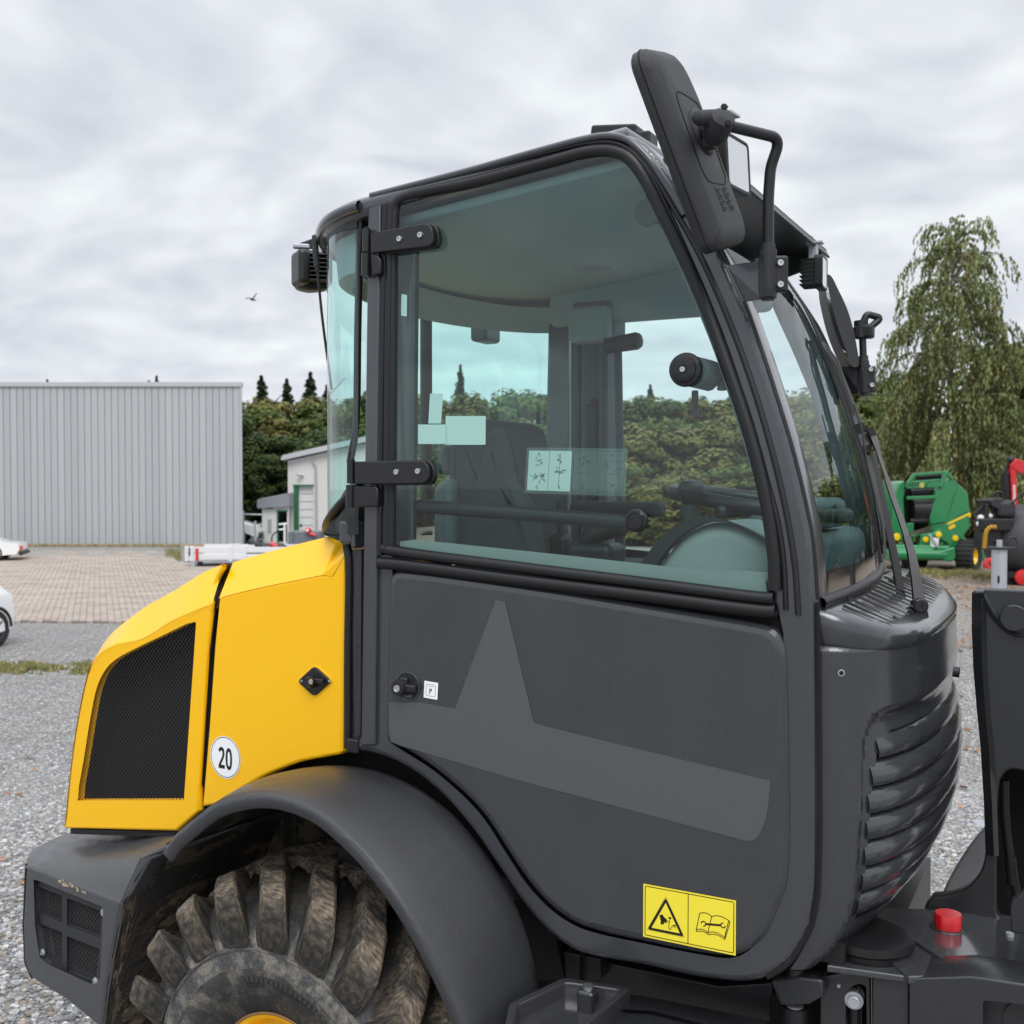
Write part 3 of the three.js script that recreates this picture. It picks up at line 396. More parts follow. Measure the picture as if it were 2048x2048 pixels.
{ // green round baler
  const D = 36, o = lat(1880, D), bl = thing('round_baler', 'green round baler with yellow stripes and yellow wheel hub on the leafy gravel', 'baler', yard(o, D, FAR_Y), YAW), x = (px) => lat(px, D) - o, Y = (py) => hY(py, D) - FAR_Y;
  const GR = phy([0.012, 0.20, 0.062], 0.35, { clearcoat: 0.8, clearcoatRoughness: 0.1 }), YE = phy([0.85, 0.55, 0.0], 0.4, { clearcoat: 0.5 });
  // zoom helper: coordinates of the 6.44-times enlarged view of this corner (origin 1760, 900)
  const z = (a, b, d = 0) => V(lat(1760 + a / 6.44, D - d) - o, hY(900 + b / 6.44, D - d) - FAR_Y, d), poly = (l, d = 0.9) => l.map(([a, b]) => z(a, b, d));
  // right side: front flank light catching, side panel, set back to the rear
  const flank = poly([[860, 365], [925, 360], [985, 495], [945, 620], [860, 930], [660, 960], [645, 870], [735, 500]], 0.9), sideP = [...poly([[925, 360], [1140, 545], [1165, 760], [1170, 1000], [1040, 1180], [1010, 1330], [905, 1330], [880, 1200], [720, 1130], [660, 960], [860, 930], [945, 620], [985, 495]], 0.9)];
  part('flank_panel', plate(flank, 0.0, 0.92, 0.04), GR, bl);
  part('side_panel', plate(sideP, -1.4, 0.86, 0.05), GR, bl);
  part('left_panel', plate(poly([[212, 560], [265, 425], [332, 395], [345, 520], [330, 640], [345, 870], [390, 1180], [215, 1180], [170, 1000]]), -0.9, 0.75, 0.05), GR, bl);
  part('chamber', plate(poly([[300, 500], [760, 420], [700, 1000], [400, 1100], [330, 900]]), -1.4, 0.3, 0), M.void, bl);
  part('roller', [rod(z(380, 780, 0.35), z(680, 775, 0.35), 0.52, 0.52, 28), rod(z(385, 560, 0.5), z(715, 545, 0.5), 0.17, 0.17, 18), rod(z(470, 350, 0.4), z(790, 325, 0.4), 0.14, 0.14, 18), rod(z(390, 915, 0.7), z(650, 905, 0.7), 0.09, 0.09, 14)], M.satin, bl);
  const bar = (a, b, c, d, w, dep = 0.95, m = GR, n = 'frame_bar') => { const p = z(a, b, dep), q = z(c, d, dep), L = p.distanceTo(q); const g = box(L, w, w * 0.8, 0, 0, 0, w * 0.2); turn(g, 0, 0, Math.atan2(q.y - p.y, q.x - p.x)); return part(n, move(g, p.clone().add(q).multiplyScalar(0.5)), m, bl); };
  bar(345, 620, 720, 605, 0.11); bar(440, 320, 850, 285, 0.09); bar(360, 440, 445, 310, 0.12); bar(770, 480, 855, 275, 0.13); bar(845, 280, 930, 370, 0.10);
  part('grille_panel', [plate(rounded(poly([[335, 405], [790, 370], [780, 470], [740, 485], [335, 500]]), 0.05), 0.88, 0.98, 0.02, [0, 1, 2, 3].flatMap((i) => [poly([[368 + i * 36, 425], [386 + i * 36, 424], [380 + i * 36, 475], [362 + i * 36, 476]]).reverse(), poly([[610 + i * 38, 410], [628 + i * 38, 409], [618 + i * 38, 468], [600 + i * 38, 469]]).reverse()]))], GR, bl);
  part('badge', knob(z(538, 455, 0.98), PZ, [[0.085, 0], [0.08, 0.01], [0, 0.015]], 20), std([0.45, 0.42, 0.10], 0.5), bl);
  part('stripe', plate(poly([[870, 945], [1140, 815], [1170, 800], [1178, 830], [1175, 870], [1155, 870], [1150, 840], [880, 970]]), 0.86, 0.875, 0.004), YE, bl);
  part('stripe', plate(rounded(poly([[885, 1000], [960, 950], [990, 985], [905, 1032]]), 0.05), 0.86, 0.875, 0.004), YE, bl);
  part('highlight_edge', plate(poly([[985, 855], [1150, 755], [1165, 775], [1000, 850]]), 0.86, 0.90, 0.01), GR, bl);
  for (const [a, b, r] of [[592, 1155, 0.095], [760, 1090, 0.10], [975, 1138, 0.10], [220, 1120, 0.12]]) part('reflector', knob(z(a, b, a > 900 ? 0.87 : 1.0), PZ, [[r, 0], [r * 0.9, 0.03], [0, 0.05]], 18), YE, bl);
  // pick-up, drawbar, net roll
  part('pickup_beam', [rod(z(190, 1255, 1.15), z(880, 1270, 1.15), 0.10, 0.10, 14), rod(z(150, 1345, 1.25), z(850, 1355, 1.25), 0.17, 0.17, 16), rod(z(200, 1300, 1.2), z(680, 1305, 1.2), 0.12, 0.12, 14)], GR, bl);
  part('pickup_end', plate(rounded(poly([[700, 1300], [890, 1240], [905, 1370], [860, 1430], [760, 1420]]), 0.06), 1.05, 1.4, 0.03), GR, bl);
  part('front_frame', [plate(poly([[380, 1070], [540, 1050], [640, 1000], [650, 1100], [540, 1100], [520, 1250], [380, 1250]], 0), 0.7, 1.0, 0.03, [poly([[440, 1110], [520, 1100], [500, 1230], [410, 1230]]).reverse()]), plate(rounded(poly([[355, 945], [440, 940], [440, 1060], [360, 1060]]), 0.03), 0.6, 0.9, 0.02)], GR, bl);
  part('under_frame', [box(3.2, 0.35, 1.6, x(1858), Y(1108), 0.0, 0.05), box(0.4, 0.9, 0.9, x(1930), Y(1075), -0.9, 0.1), box(0.5, 1.2, 0.6, x(1945), Y(1030), -1.2, 0.15)], GR, bl);
  part('net_roll', [rod(z(700, 1250, 1.15), z(715, 1130, 1.15), 0.13, 0.13, 16)], M.white, bl); bar(640, 1090, 750, 1250, 0.07, 1.3, M.zinc, 'shaft');
  bar(860, 1330, 960, 1420, 0.08, 1.2); bar(1060, 1130, 1130, 1180, 0.08, 1.0); bar(780, 1240, 810, 1190, 0.06, 1.2);
  // wheels
  const wheel = (a, b, d, r, yr) => { const w = sub('wheel', bl); w.position.copy(z(a, b, d)); w.rotation.y = 0.85; const t = new THREE.LatheGeometry([[r * 0.5, 0.20], [r * 0.62, 0.26], [r * 0.86, 0.28], [r * 0.97, 0.22], [r, 0.1], [r, -0.1], [r * 0.97, -0.22], [r * 0.86, -0.28], [r * 0.5, -0.2]].map(([q, h]) => V2(q, h)), 40); turn(t, Math.PI / 2, 0, 0); const lugs = []; for (let i = 0; i < 22; i++) lugs.push(turn(box(0.05, 0.05, 0.5, 0, r, 0, 0.01), 0, 0, i / 22 * 6.283)); part('tyre', [t, ...lugs], std([0.022, 0.022, 0.023], 0.8), w); const dsh = new THREE.LatheGeometry([[0.001, 0.12], [r * 0.2, 0.12], [r * 0.28, 0.06], [r * 0.42, 0.10], [r * 0.5, 0.20], [r * 0.54, 0.21]].map(([q, h]) => V2(q, h)), 36); turn(dsh, Math.PI / 2, 0, 0); part('rim', toCreasedNormals(dsh, 0.6), yr, w); };
  wheel(1150, 1365, 0.98, 0.52, YE); wheel(455, 1390, 0.5, 0.48, M.black);
  part('rear_door', plate(rounded(poly([[1150, 545], [1215, 560], [1230, 640], [1225, 1000], [1260, 1130], [1150, 1180], [1130, 700]]), 0.05), -1.7, -0.2, 0.05), GR, bl);
  part('red_shield', [box(1.0, 0.5, 0.5, x(1783), Y(992), -2.2, 0.04)], std([0.30, 0.06, 0.04], 0.6), bl);
}
{ // red loader crane and black implement at the right edge
  const D = 31, o = lat(2010, D), c = thing('red_crane_arm', 'red folding crane arm with white lettering strip at the edge of the yard', 'crane', yard(o, D, FAR_Y), YAW), x = (px) => lat(px, D) - o, Y = (py) => hY(py, D) - FAR_Y, z = (a, b, d = 0) => V(x(1760 + a / 6.44), Y(900 + b / 6.44), d), poly = (l) => l.map(([a, b]) => z(a, b));
  part('upper_boom', plate(rounded(poly([[1650, 190], [1720, 110], [2000, 215], [2000, 355], [1760, 290], [1680, 240]]), 0.03), -0.15, 0.15, 0.02), M.red, c);
  part('column', plate(rounded(poly([[1648, 180], [1720, 200], [1742, 560], [1765, 800], [1775, 835], [1680, 840], [1668, 600]]), 0.03), -0.13, 0.13, 0.02), M.red, c);
  part('lower_boom', plate(rounded(poly([[1685, 850], [1745, 850], [1775, 935], [1765, 985], [1700, 985]]), 0.03), -0.1, 0.1, 0.02), M.red, c);
  part('boom_strip', [box(0.11, 0.62, 0.01, ...z(1700, 580, 0.14).toArray()).applyMatrix4(new THREE.Matrix4()), box(0.10, 0.3, 0.01, ...z(1712, 720, 0.14).toArray())], std([1, 1, 1], 0.5, { map: (() => { const q = rng(13); return canvasTex(64, 384, (k) => { k.fillStyle = '#c4121c'; k.fillRect(0, 0, 64, 384); k.strokeStyle = '#f2e6e6'; k.lineWidth = 9; for (let i = 0; i < 11; i++) { const y = 20 + i * 33; k.beginPath(); k.moveTo(12, y); k.lineTo(52, y); if (q() < 0.7) { k.moveTo(12 + 40 * (q() < 0.5 ? 0 : 1), y); k.lineTo(12 + 40 * q(), y + 20); } k.moveTo(12, y + 18); k.lineTo(52, y + 18); k.stroke(); } }); })() }), c);
  part('ram', [rod(z(1605, 300), z(1625, 660), 0.12, 0.12, 16), rod(z(1600, 300), z(1660, 110), 0.05, 0.05), new THREE.SphereGeometry(0.11, 14, 10).translate(...z(1680, 130).toArray())], M.black, c);
  part('stabiliser', [plate(rounded(poly([[1510, 830], [1545, 850], [1600, 1100], [1640, 1110], [1560, 1160], [1540, 1000]]), 0.02), -0.08, 0.08, 0.02), plate(rounded(poly([[1560, 900], [1610, 900], [1620, 960], [1590, 960]]), 0.02), -0.05, 0.1, 0.02)], M.red, c);
}
{
  const D = 30, o = lat(1985, D), c = thing('black_implement', 'black hydraulic implement with hoses and yellow warning band beside the crane', 'implement', yard(o, D, FAR_Y), YAW), x = (px) => lat(px, D) - o, Y = (py) => hY(py, D) - FAR_Y, z = (a, b, d = 0) => V(x(1760 + a / 6.44), Y(900 + b / 6.44), d), poly = (l) => l.map(([a, b]) => z(a, b));
  part('head', [plate(rounded(poly([[1390, 650], [1430, 615], [1560, 620], [1560, 700], [1500, 770], [1400, 720]]), 0.04), -0.3, 0.2, 0.03), box(0.5, 0.5, 0.5, ...z(1600, 760).toArray(), 0.15), rod(z(1240, 650), z(1400, 655), 0.05)], M.plastic, c);
  part('frame', [plate(poly([[1340, 690], [1390, 690], [1400, 950], [1540, 960], [1560, 1140], [1300, 1270], [1310, 1080], [1340, 1000]]), -0.5, 0.1, 0.03), rod(z(1440, 720), z(1490, 900), 0.06), box(0.9, 0.35, 0.5, ...z(1470, 960).toArray(), 0.05)], M.satin, c);
  part('hose', [pipe([z(1450, 610), z(1480, 545), z(1560, 540), z(1580, 620)], 0.04, 0.3), pipe([z(1230, 900), z(1215, 830), z(1330, 715)], 0.03, 0.3), pipe([z(1570, 930, 0.2), z(1600, 1000, 0.2), z(1660, 1050, 0.2)], 0.035, 0.2), pipe([z(1650, 680, 0.25), z(1740, 590, 0.25), z(1790, 545, 0.25), z(1860, 545, 0.25)], 0.03, 0.2)], M.black, c);
  part('warning_band', tube([z(1420, 985, 0.35), z(1350, 990, 0.35), z(1305, 1040, 0.35), z(1290, 1130, 0.35), z(1280, 1260, 0.35)], 0.06, false, 10, 40), std([1, 1, 1], 0.5, { map: (() => { const t = canvasTex(256, 32, (k) => { for (let i = 0; i < 26; i++) { k.fillStyle = i % 2 ? '#2a2410' : '#d9a615'; k.fillRect(i * 10, 0, 10, 32); } }); return t; })() }), c);
  part('lamp', [new THREE.SphereGeometry(0.09, 14, 10).translate(...z(1300, 875).toArray()), new THREE.SphereGeometry(0.10, 14, 10).translate(...z(1290, 950).toArray()), new THREE.SphereGeometry(0.10, 14, 10).scale(1.2, 0.8, 1).translate(...z(1400, 850).toArray())], M.white, c);
  part('foot', [plate(rounded(poly([[1300, 1480], [1330, 1390], [1400, 1375], [1480, 1390], [1480, 1530], [1310, 1520]]), 0.05), 0.1, 0.3, 0.03, [poly([[1350, 1450], [1385, 1450], [1385, 1490], [1345, 1490]]).reverse()])], M.red, c);
  part('plate', [box(0.35, 0.12, 0.02, ...z(1412, 935, 0.15).toArray())], M.red, c);
  part('drum', [turn(new THREE.CapsuleGeometry(1.0, 0.5, 10, 30), Math.PI / 2, 0, 0.0).translate(...z(1990, 1180, -0.6).toArray())], std([0.05, 0.052, 0.06], 0.5), c);
  part('skid', [rod(z(1690, 1560, 0), z(1690, 1640, 0), 0.28, 0.28), box(1.0, 0.4, 0.6, ...z(1850, 1690, -0.2).toArray(), 0.1)], M.black, c); part('red_disc', knob(z(1785, 1630, 0.3), PZ, [[0.22, 0], [0.20, 0.04], [0.08, 0.06], [0, 0.06]], 24), M.red, c);
  part('stand', [box(0.12, 2.0, 0.12, x(2060), 1.0, -0.5), box(0.1, 1.2, 0.1, x(2042), 0.8, -0.9)], std([0.30, 0.03, 0.03], 0.5), c);
}
{ // galvanised jack post
  const D = 7.2, c = thing('galvanised_post', 'galvanised jack post with ring collar standing behind the black front frame', 'post', yard(lat(2000, D), D, groundY(...(() => { const p = yard(lat(2000, D), D, 0); return [p.x, p.z]; })())), YAW), Y = (py) => hY(py, D) - c.position.y, x = (px) => lat(px, D) - lat(2000, D);
  part('tube', [rod(V(0, 0, 0), V(0, Y(1097), 0), 0.048, 0.048, 28)], M.zinc, c); part('collar', [new THREE.TorusGeometry(0.060, 0.009, 8, 32).rotateX(Math.PI / 2).translate(0.0, Y(1096), 0), knob(V(0, Y(1098), 0), PY, [[0.052, 0], [0.050, 0.008], [0, 0.010]], 24), new THREE.TorusGeometry(0.030, 0.006, 8, 24).scale(1, 1.3, 1).translate(x(2026), Y(1086), 0)], M.plastic, c); part('spindle', rod(V(0, Y(1097), 0), V(0, Y(1080), 0), 0.019), M.zinc, c); part('base_plate', box(0.24, 0.02, 0.24, 0, 0.01, 0), M.zinc, c); part('lock_hole', box(0.010, 0.045, 0.01, x(1993), Y(1158), 0.045), M.void, c);
}
{ // bird
  const D = 40, p = onD(505, 599, D), b = thing('bird', 'small dark bird gliding in the cloudy sky over the hall', 'bird', p, YAW), u = D / F, q = (a, b2, z = 0) => V((a - 505) * u, (599 - b2) * u, z);
  const wing = (pts, w) => { const c = pts.map(([a, b2, z]) => q(a, b2, z)); return sheet([c.map((v, i) => off(v, 0.0, 0.012, w[i])), c.map((v) => off(v, 0, 0.026, 0)), c.map((v, i) => off(v, 0.004, -0.002, -w[i])), c.map((v, i) => off(v, 0, -0.006, 0)), c.map((v, i) => off(v, 0.0, 0.012, w[i]))], 1); };
  const body = new THREE.LatheGeometry([[0.001, -0.13], [0.022, -0.10], [0.05, -0.03], [0.052, 0.02], [0.036, 0.07], [0.030, 0.10], [0.024, 0.125], [0.001, 0.14]].map(([r, y]) => V2(r, y)), 14); turn(body, 0, 0, -1.9); body.scale(1, 0.8, 1);
  part('body', [body, wing([[505, 598, 0], [500, 597.5, 0.03], [496, 597, 0.06], [493, 598.5, 0.09]], [0.06, 0.055, 0.04, 0.008]), wing([[505.5, 597.5, 0], [508, 593.5, -0.03], [510.5, 589.5, -0.06], [512.3, 586.5, -0.09]], [0.06, 0.055, 0.04, 0.008]), wing([[507, 600, 0], [509, 600.4, 0], [511.5, 600.6, 0]], [0.02, 0.035, 0.05])], std([0.035, 0.032, 0.03], 0.8), b);
  part('beak', knob(q(503.2, 601.2), V(-1, -0.25, 0), [[0.008, 0], [0.004, 0.02], [0, 0.03]], 8), std([0.12, 0.10, 0.06], 0.6), b);
}
// ================================================================ trees
// leaf clumps: small bent faces spread through lobes, tone varied at random
function crownGeo(seed, { lobes, n, size, tint, h, w, conifer = false }) {
  const r = rng(seed), pos = [], nor = [], col = [], L = [];
  if (conifer) { for (let i = 0; i < lobes; i++) { const t = Math.pow(i / lobes, 0.9), R = w * Math.pow(1 - t, 0.85) * (0.6 + 0.6 * r()) + 0.10, k = r() * 6.3, m = t > 0.85 ? 4 : 6; for (let j = 0; j < m; j++) { const a = k + j * 6.28 / m + 0.5 * r(), q = R * (0.6 + 0.6 * r()); L.push([Math.cos(a) * q * 0.5, h * t - 0.10 * q + 0.2 * (r() - 0.5), Math.sin(a) * q * 0.5, q * 0.55 + 0.05, 0.16, a]); } } for (let i = 0; i < 10; i++) L.push([0, h * (0.86 + 0.17 * i / 10), 0, 0.05 + 0.10 * (1 - i / 10), 0.14, i]); }
  else for (let i = 0; i < lobes; i++) { const t = r(), a = r() * 6.3, R = w * Math.sqrt(Math.max(0.04, 1 - Math.pow(Math.abs(t * 2 - 0.85) / 1.25, 2.2))) * (0.35 + 0.65 * Math.sqrt(r())); L.push([Math.cos(a) * R * 0.75, h * (0.06 + 0.90 * t), Math.sin(a) * R * 0.75, w * (0.20 + 0.20 * r()), w * (0.16 + 0.14 * r()), a]); }
  const c = new THREE.Color();
  for (let i = 0; i < n; i++) {
    const l = L[Math.floor(r() * L.length)], u = r() * 2 - 1, a = r() * 6.3, s = Math.sqrt(1 - u * u), q = Math.pow(r(), 0.4);
    let dx = s * Math.cos(a) * q * l[3], dy = u * q * l[4], dz = s * Math.sin(a) * q * l[3];
    if (conifer) { const ca = Math.cos(l[5]), sa = Math.sin(l[5]), lx = dx, lz = dz * 0.3; dx = lx * ca - lz * sa; dz = lx * sa + lz * ca; dy -= 0.25 * Math.abs(lx); }
    const x = l[0] + dx, y = l[1] + dy, z = l[2] + dz, k = size * (0.6 + 0.8 * r());
    const nx = V(dx + 0.5 * (r() - 0.5) * l[3], dy + 0.35 * l[4] + 0.5 * (r() - 0.5) * l[4], dz + 0.5 * (r() - 0.5) * l[3]).normalize(), t1 = V(r() - 0.5, r() - 0.7, r() - 0.5).cross(nx).normalize(), t2 = nx.clone().cross(t1);
    const g = 0.75 + 0.5 * r() + 0.25 * n3(x * 0.8, y * 0.8, z * 0.8 + seed); const tt = r() < 0.14 ? tint[1] : tint[0]; c.setRGB(tt[0] * g, tt[1] * g, tt[2] * g);
    const A = [x - t1.x * k, y - t1.y * k, z - t1.z * k], B = [x + t2.x * k * 0.55 + nx.x * k * 0.2, y + t2.y * k * 0.55 + nx.y * k * 0.2, z + t2.z * k * 0.55 + nx.z * k * 0.2], C = [x + t1.x * k, y + t1.y * k - 0.15 * k, z + t1.z * k], D = [x - t2.x * k * 0.55, y - t2.y * k * 0.55, z - t2.z * k * 0.55];
    pos.push(...A, ...C, ...B, ...A, ...D, ...C); for (let v = 0; v < 6; v++) { nor.push(nx.x, nx.y, nx.z); col.push(c.r, c.g, c.b); }
  }
  const g = new THREE.BufferGeometry(); g.setAttribute('position', new THREE.Float32BufferAttribute(pos, 3)); g.setAttribute('normal', new THREE.Float32BufferAttribute(nor, 3)); g.setAttribute('color', new THREE.Float32BufferAttribute(col, 3)); return g;
}
const leafMat = phy([1, 1, 1], 0.75, { vertexColors: true, side: THREE.DoubleSide, transmission: 0.3, thickness: 0, specularIntensity: 0.3 });
const barkMat = std([0.10, 0.08, 0.065], 0.9, { bumpMap: rep(NOISE, 2, 6), bumpScale: 0.03 });
function trunkGeo(seed, h, r0, limbs = 6) {
  const r = rng(seed), gs = [], pts = [V(0, -0.1, 0)]; for (let i = 1; i <= 5; i++) pts.push(V(0.05 * h * (r() - 0.5), h * i / 5, 0.05 * h * (r() - 0.5)));
  for (let i = 0; i < 5; i++) gs.push(rod(pts[i], pts[i + 1], r0 * (1 - i * 0.17), r0 * (1 - (i + 1) * 0.17), 8, true));
  for (let i = 0; i < limbs; i++) { const t = 0.35 + 0.6 * r(), p = pts[Math.floor(t * 5)].clone(), a = r() * 6.3, l = h * (0.16 + 0.2 * r()); gs.push(rod(p, p.clone().add(V(Math.cos(a) * l, l * 0.8, Math.sin(a) * l)), r0 * 0.35, r0 * 0.1, 6, true)); }
  return mergeGeometries(gs.map(flat));
}
const KIND = [
  { crown: (s) => crownGeo(s, { lobes: 46, n: 9000, size: 0.17, tint: [[0.105, 0.145, 0.042], [0.19, 0.19, 0.06]], h: 8, w: 3.0 }), seeds: [101, 102, 103], trunk: 4.5 },        // broadleaf, mid green
  { crown: (s) => crownGeo(s, { lobes: 40, n: 8000, size: 0.16, tint: [[0.175, 0.170, 0.050], [0.23, 0.18, 0.055]], h: 7, w: 2.7 }), seeds: [111, 112], trunk: 4 },               // turning olive yellow
  { crown: (s) => crownGeo(s, { lobes: 44, n: 8500, size: 0.16, tint: [[0.070, 0.105, 0.038], [0.11, 0.14, 0.045]], h: 8, w: 2.6 }), seeds: [121, 122], trunk: 5 },              // dark green
  { crown: (s) => crownGeo(s, { lobes: 30, n: 8500, size: 0.105, tint: [[0.042, 0.066, 0.032], [0.06, 0.085, 0.04]], h: 9, w: 2.1, conifer: true }), seeds: [131, 132], trunk: 8.4 }, // spruce
].map((k) => ({ ...k, geo: k.seeds.map(k.crown), bark: k.seeds.map((s) => trunkGeo(s, k.trunk, 0.17)) }));
let treeNo = 0;
function tree(kind, px, D, topPy, label, group, name, wide = 1) {
  const k = KIND[kind], v = treeNo++ % k.geo.length, H = [8.2, 7.2, 8.2, 9.2][kind], y0 = FAR_Y, want = hY(topPy, D) - y0, s = want / H;
  const t = thing(name, label, 'tree', yard(lat(px, D), D, y0), treeNo * 2.4, group);
  const a = new THREE.Mesh(k.bark[v], barkMat); a.name = 'trunk'; a.scale.set(s, s, s); t.add(a);
  const c = new THREE.Mesh(k.geo[v], leafMat); c.name = 'crown'; c.scale.set(s * wide, s, s * wide); t.add(c);
  return t;
}
{
  const r = rng(505);
  // wood edge between the halls, seen beside the cab
  for (const [k, px, D, top, l] of [
    [0, 500, 66, 795, 'broad green tree whose crown rises beside the hall corner'], [2, 470, 62, 830, 'dark green tree right behind the hall corner'], [1, 520, 64, 800, 'yellowish broadleaf tree between hall and workshop'], [0, 560, 63, 810, 'mid green tree standing above the annex roof'], [1, 600, 66, 800, 'olive tree above the workshop eaves'], [2, 540, 60, 862, 'dark low tree directly behind the shed'], [2, 610, 60, 850, 'dark tree behind the white workshop roof'], [0, 650, 65, 800, 'green tree seen through the edge of the rear pane'], [0, 490, 60, 880, 'bushy green tree beside the fence rail'],
    [3, 524, 70, 752, 'thin topped conifer nearest the hall rising over the wood edge'], [3, 575, 71, 758, 'slender conifer in the middle of the wood edge'], [3, 622, 70, 745, 'tallest conifer of the wood edge left of the cab'], [3, 655, 71, 770, 'conifer just outside the wrapped rear pane'], [3, 97, 75, 760, 'conifer tip peeking over the hall roof far along'], [3, 315, 75, 752, 'conifer tip peeking over the hall roof near its middle'], [3, 300, 76, 762, 'smaller conifer tip beside the taller one above the hall'],
  ]) tree(k, px, D, top, l, null, k === 3 ? 'conifer_tree' : 'broadleaf_tree', k === 3 ? (px > 500 ? 1.2 : 0.8) : 1.25);
  // wood behind the machine, seen through the cab
  tree(3, 921, 64, 730, 'tall spruce standing above the wood, seen through the cab', null, 'spruce_tree', 0.8);
  tree(3, 1300, 74, 770, 'spruce top seen through the front part of the side window', null, 'spruce_tree', 0.9);
  const back = [[0, 700], [2, 745], [1, 790], [0, 840], [2, 880], [1, 930], [2, 985], [0, 1030], [2, 1075], [0, 1120], [1, 1165], [2, 1215], [0, 1270], [2, 1310], [0, 1360], [1, 1410], [0, 1460], [2, 1505], [1, 1550], [0, 1600], [2, 1650], [0, 1700]];
  const hue = ['mid green', 'yellowing', 'dark green'], place = ['seen through the wrapped rear pane', 'behind the hinge pillar', 'at the rear edge of the side window', 'above the narrow upright paper', 'on the hinge side of the tall spruce', 'at the foot of the tall spruce', 'just past the large paper sheet', 'between seat back and control chart', 'over the first panel of the control chart', 'over the second panel of the control chart', 'beside the far door post', 'behind the far door post', 'behind the grab handle', 'just past the thin stay rod', 'below the window stop knob', 'straight under the catch lever', 'between stop knob and front post', 'behind the curved front post', 'at the near edge of the windscreen', 'in the middle of the windscreen', 'behind the wiper blade', 'beside the far mirror bracket'];
  back.forEach(([k, px], i) => tree(k, px, 62 + 6 * r(), 792 + 26 * (r() - 0.5), `tall ${hue[k]} rear row tree, ${place[i]}`, 'wood behind the cab', 'wood_tree', 1.15));
  back.forEach(([k, px], i) => { if (px < 780) return; const q = (k + (px % 3)) % 3; tree(q, px + 24, 52 + 5 * r(), 865 + 50 * (r() - 0.5), `low bushy ${hue[q]} front row tree, ${place[i]}`, 'wood behind the cab', 'wood_tree', 1.35); });
  // more of the wood on the rising ground: crowns one above the other
  back.forEach(([k, px], i) => { if (px < 800) return; const q = [1, 0, 1, 2, 0][i % 5]; tree(q, px - 14, 58 + 3 * r(), 838 + 30 * (r() - 0.5), `middle row ${hue[q]} tree, ${place[i]}`, 'wood behind the cab', 'wood_tree', 1.4); });
  back.forEach(([k, px], i) => { if (px < 860) return; const q = [0, 1, 0, 1, 1][i % 5]; tree(q, px + 8, 48 + 3 * r(), 935 + 40 * (r() - 0.5), `shrubby ${hue[q]} tree at wood foot, ${place[i]}`, 'wood behind the cab', 'wood_tree', 1.8); });
  // the wood goes on past the frame and is mirrored in the windscreen
  for (let i = 0; i < 12; i++) tree([0, 2, 1][i % 3], 2150 + 130 * i, 44 + 8 * r(), 640 + 110 * r(), 'tree of the wood beyond the picture edge, mirrored in the windscreen', 'wood mirrored in the windscreen', 'wood_tree', 1.5);
  // to the right of the machine
  for (const [k, px, D, top, l, w] of [
    [0, 1735, 58, 762, 'green tree right beyond the far mirror arm', 1.3], [2, 1790, 60, 735, 'dark tree half hidden by the weeping birch', 1.2], [0, 1760, 52, 830, 'bushy tree beside the wiper', 1.3], [1, 1720, 50, 880, 'olive bush behind the windscreen edge', 1.3], [1, 2040, 56, 690, 'yellow green tree at the picture edge', 1.2], [0, 2075, 58, 670, 'tall green tree cut by the picture edge', 1.1], [2, 1990, 57, 800, 'dark tree behind the birch foot', 1.2], [1, 1800, 47, 915, 'low yellowish shrub behind the green baler', 1.5], [0, 1850, 48, 930, 'low green shrub under the birch', 1.6], [1, 1940, 47, 925, 'leafy shrub between baler and crane', 1.6], [0, 2030, 47, 930, 'shrub behind the black implement', 1.6],
  ]) tree(k, px, D, top, l, null, 'broadleaf_tree', w);
  // rusty autumn bush
  const D = 50, b = thing('autumn_bush', 'rust brown autumn bush beside the grey pole', 'bush', yard(lat(1766, D), D, FAR_Y), 1);
  const g = crownGeo(300, { lobes: 26, n: 4200, size: 0.13, tint: [[0.17, 0.075, 0.022], [0.16, 0.12, 0.03]], h: 3.6, w: 1.5 }); const m = new THREE.Mesh(g, leafMat); m.name = 'crown'; b.add(m); const tr = new THREE.Mesh(trunkGeo(300, 2.4, 0.08), barkMat); tr.name = 'trunk'; b.add(tr);
  // grey pole
  const pd = 46, pl = thing('grey_pole', 'thin grey pole before the autumn bush', 'pole', yard(lat(1784, pd), pd, FAR_Y)); part('shaft', rod(V(0, 0, 0), V(0, hY(866, pd) - FAR_Y, 0), 0.055, 0.045), std([0.35, 0.33, 0.31], 0.8), pl); part('pole_cap', knob(V(0, hY(866, pd) - FAR_Y, 0), PY, [[0.05, 0], [0.05, 0.03], [0, 0.05]], 12), M.zinc, pl);
  // low undergrowth closing the foot of the wood
  const ug = [], rr = rng(77); for (let i = 0; i < 5; i++) ug.push(crownGeo(400 + i, { lobes: 14, n: 900, size: 0.16, tint: [[0.055, 0.08, 0.024], [0.11, 0.10, 0.03]], h: 1.6, w: 1.6 }));
  for (let v = 0; v < 5; v++) { const L = []; for (let px = 440; px < 2200; px += 17) if (rr() < 0.42 && (px < 560 || px > 830)) L.push([px, 47 + 9 * rr()]); const im = new THREE.InstancedMesh(ug[v], leafMat, L.length), mt = new THREE.Matrix4(); im.name = numbered('undergrowth'); L.forEach(([px, d], i) => { const p = yard(lat(px + 8 * rr(), d), px < 720 ? 60 + 3 * rr() : d, FAR_Y - 0.1), s = 0.7 + 0.7 * rr(); mt.makeRotationY(rr() * 6.3).scale(V(s, s, s)).setPosition(p); im.setMatrixAt(i, mt); }); scene.add(im); tag(im, 'low undergrowth along the edge of the wood', null, null, 'stuff'); }
}
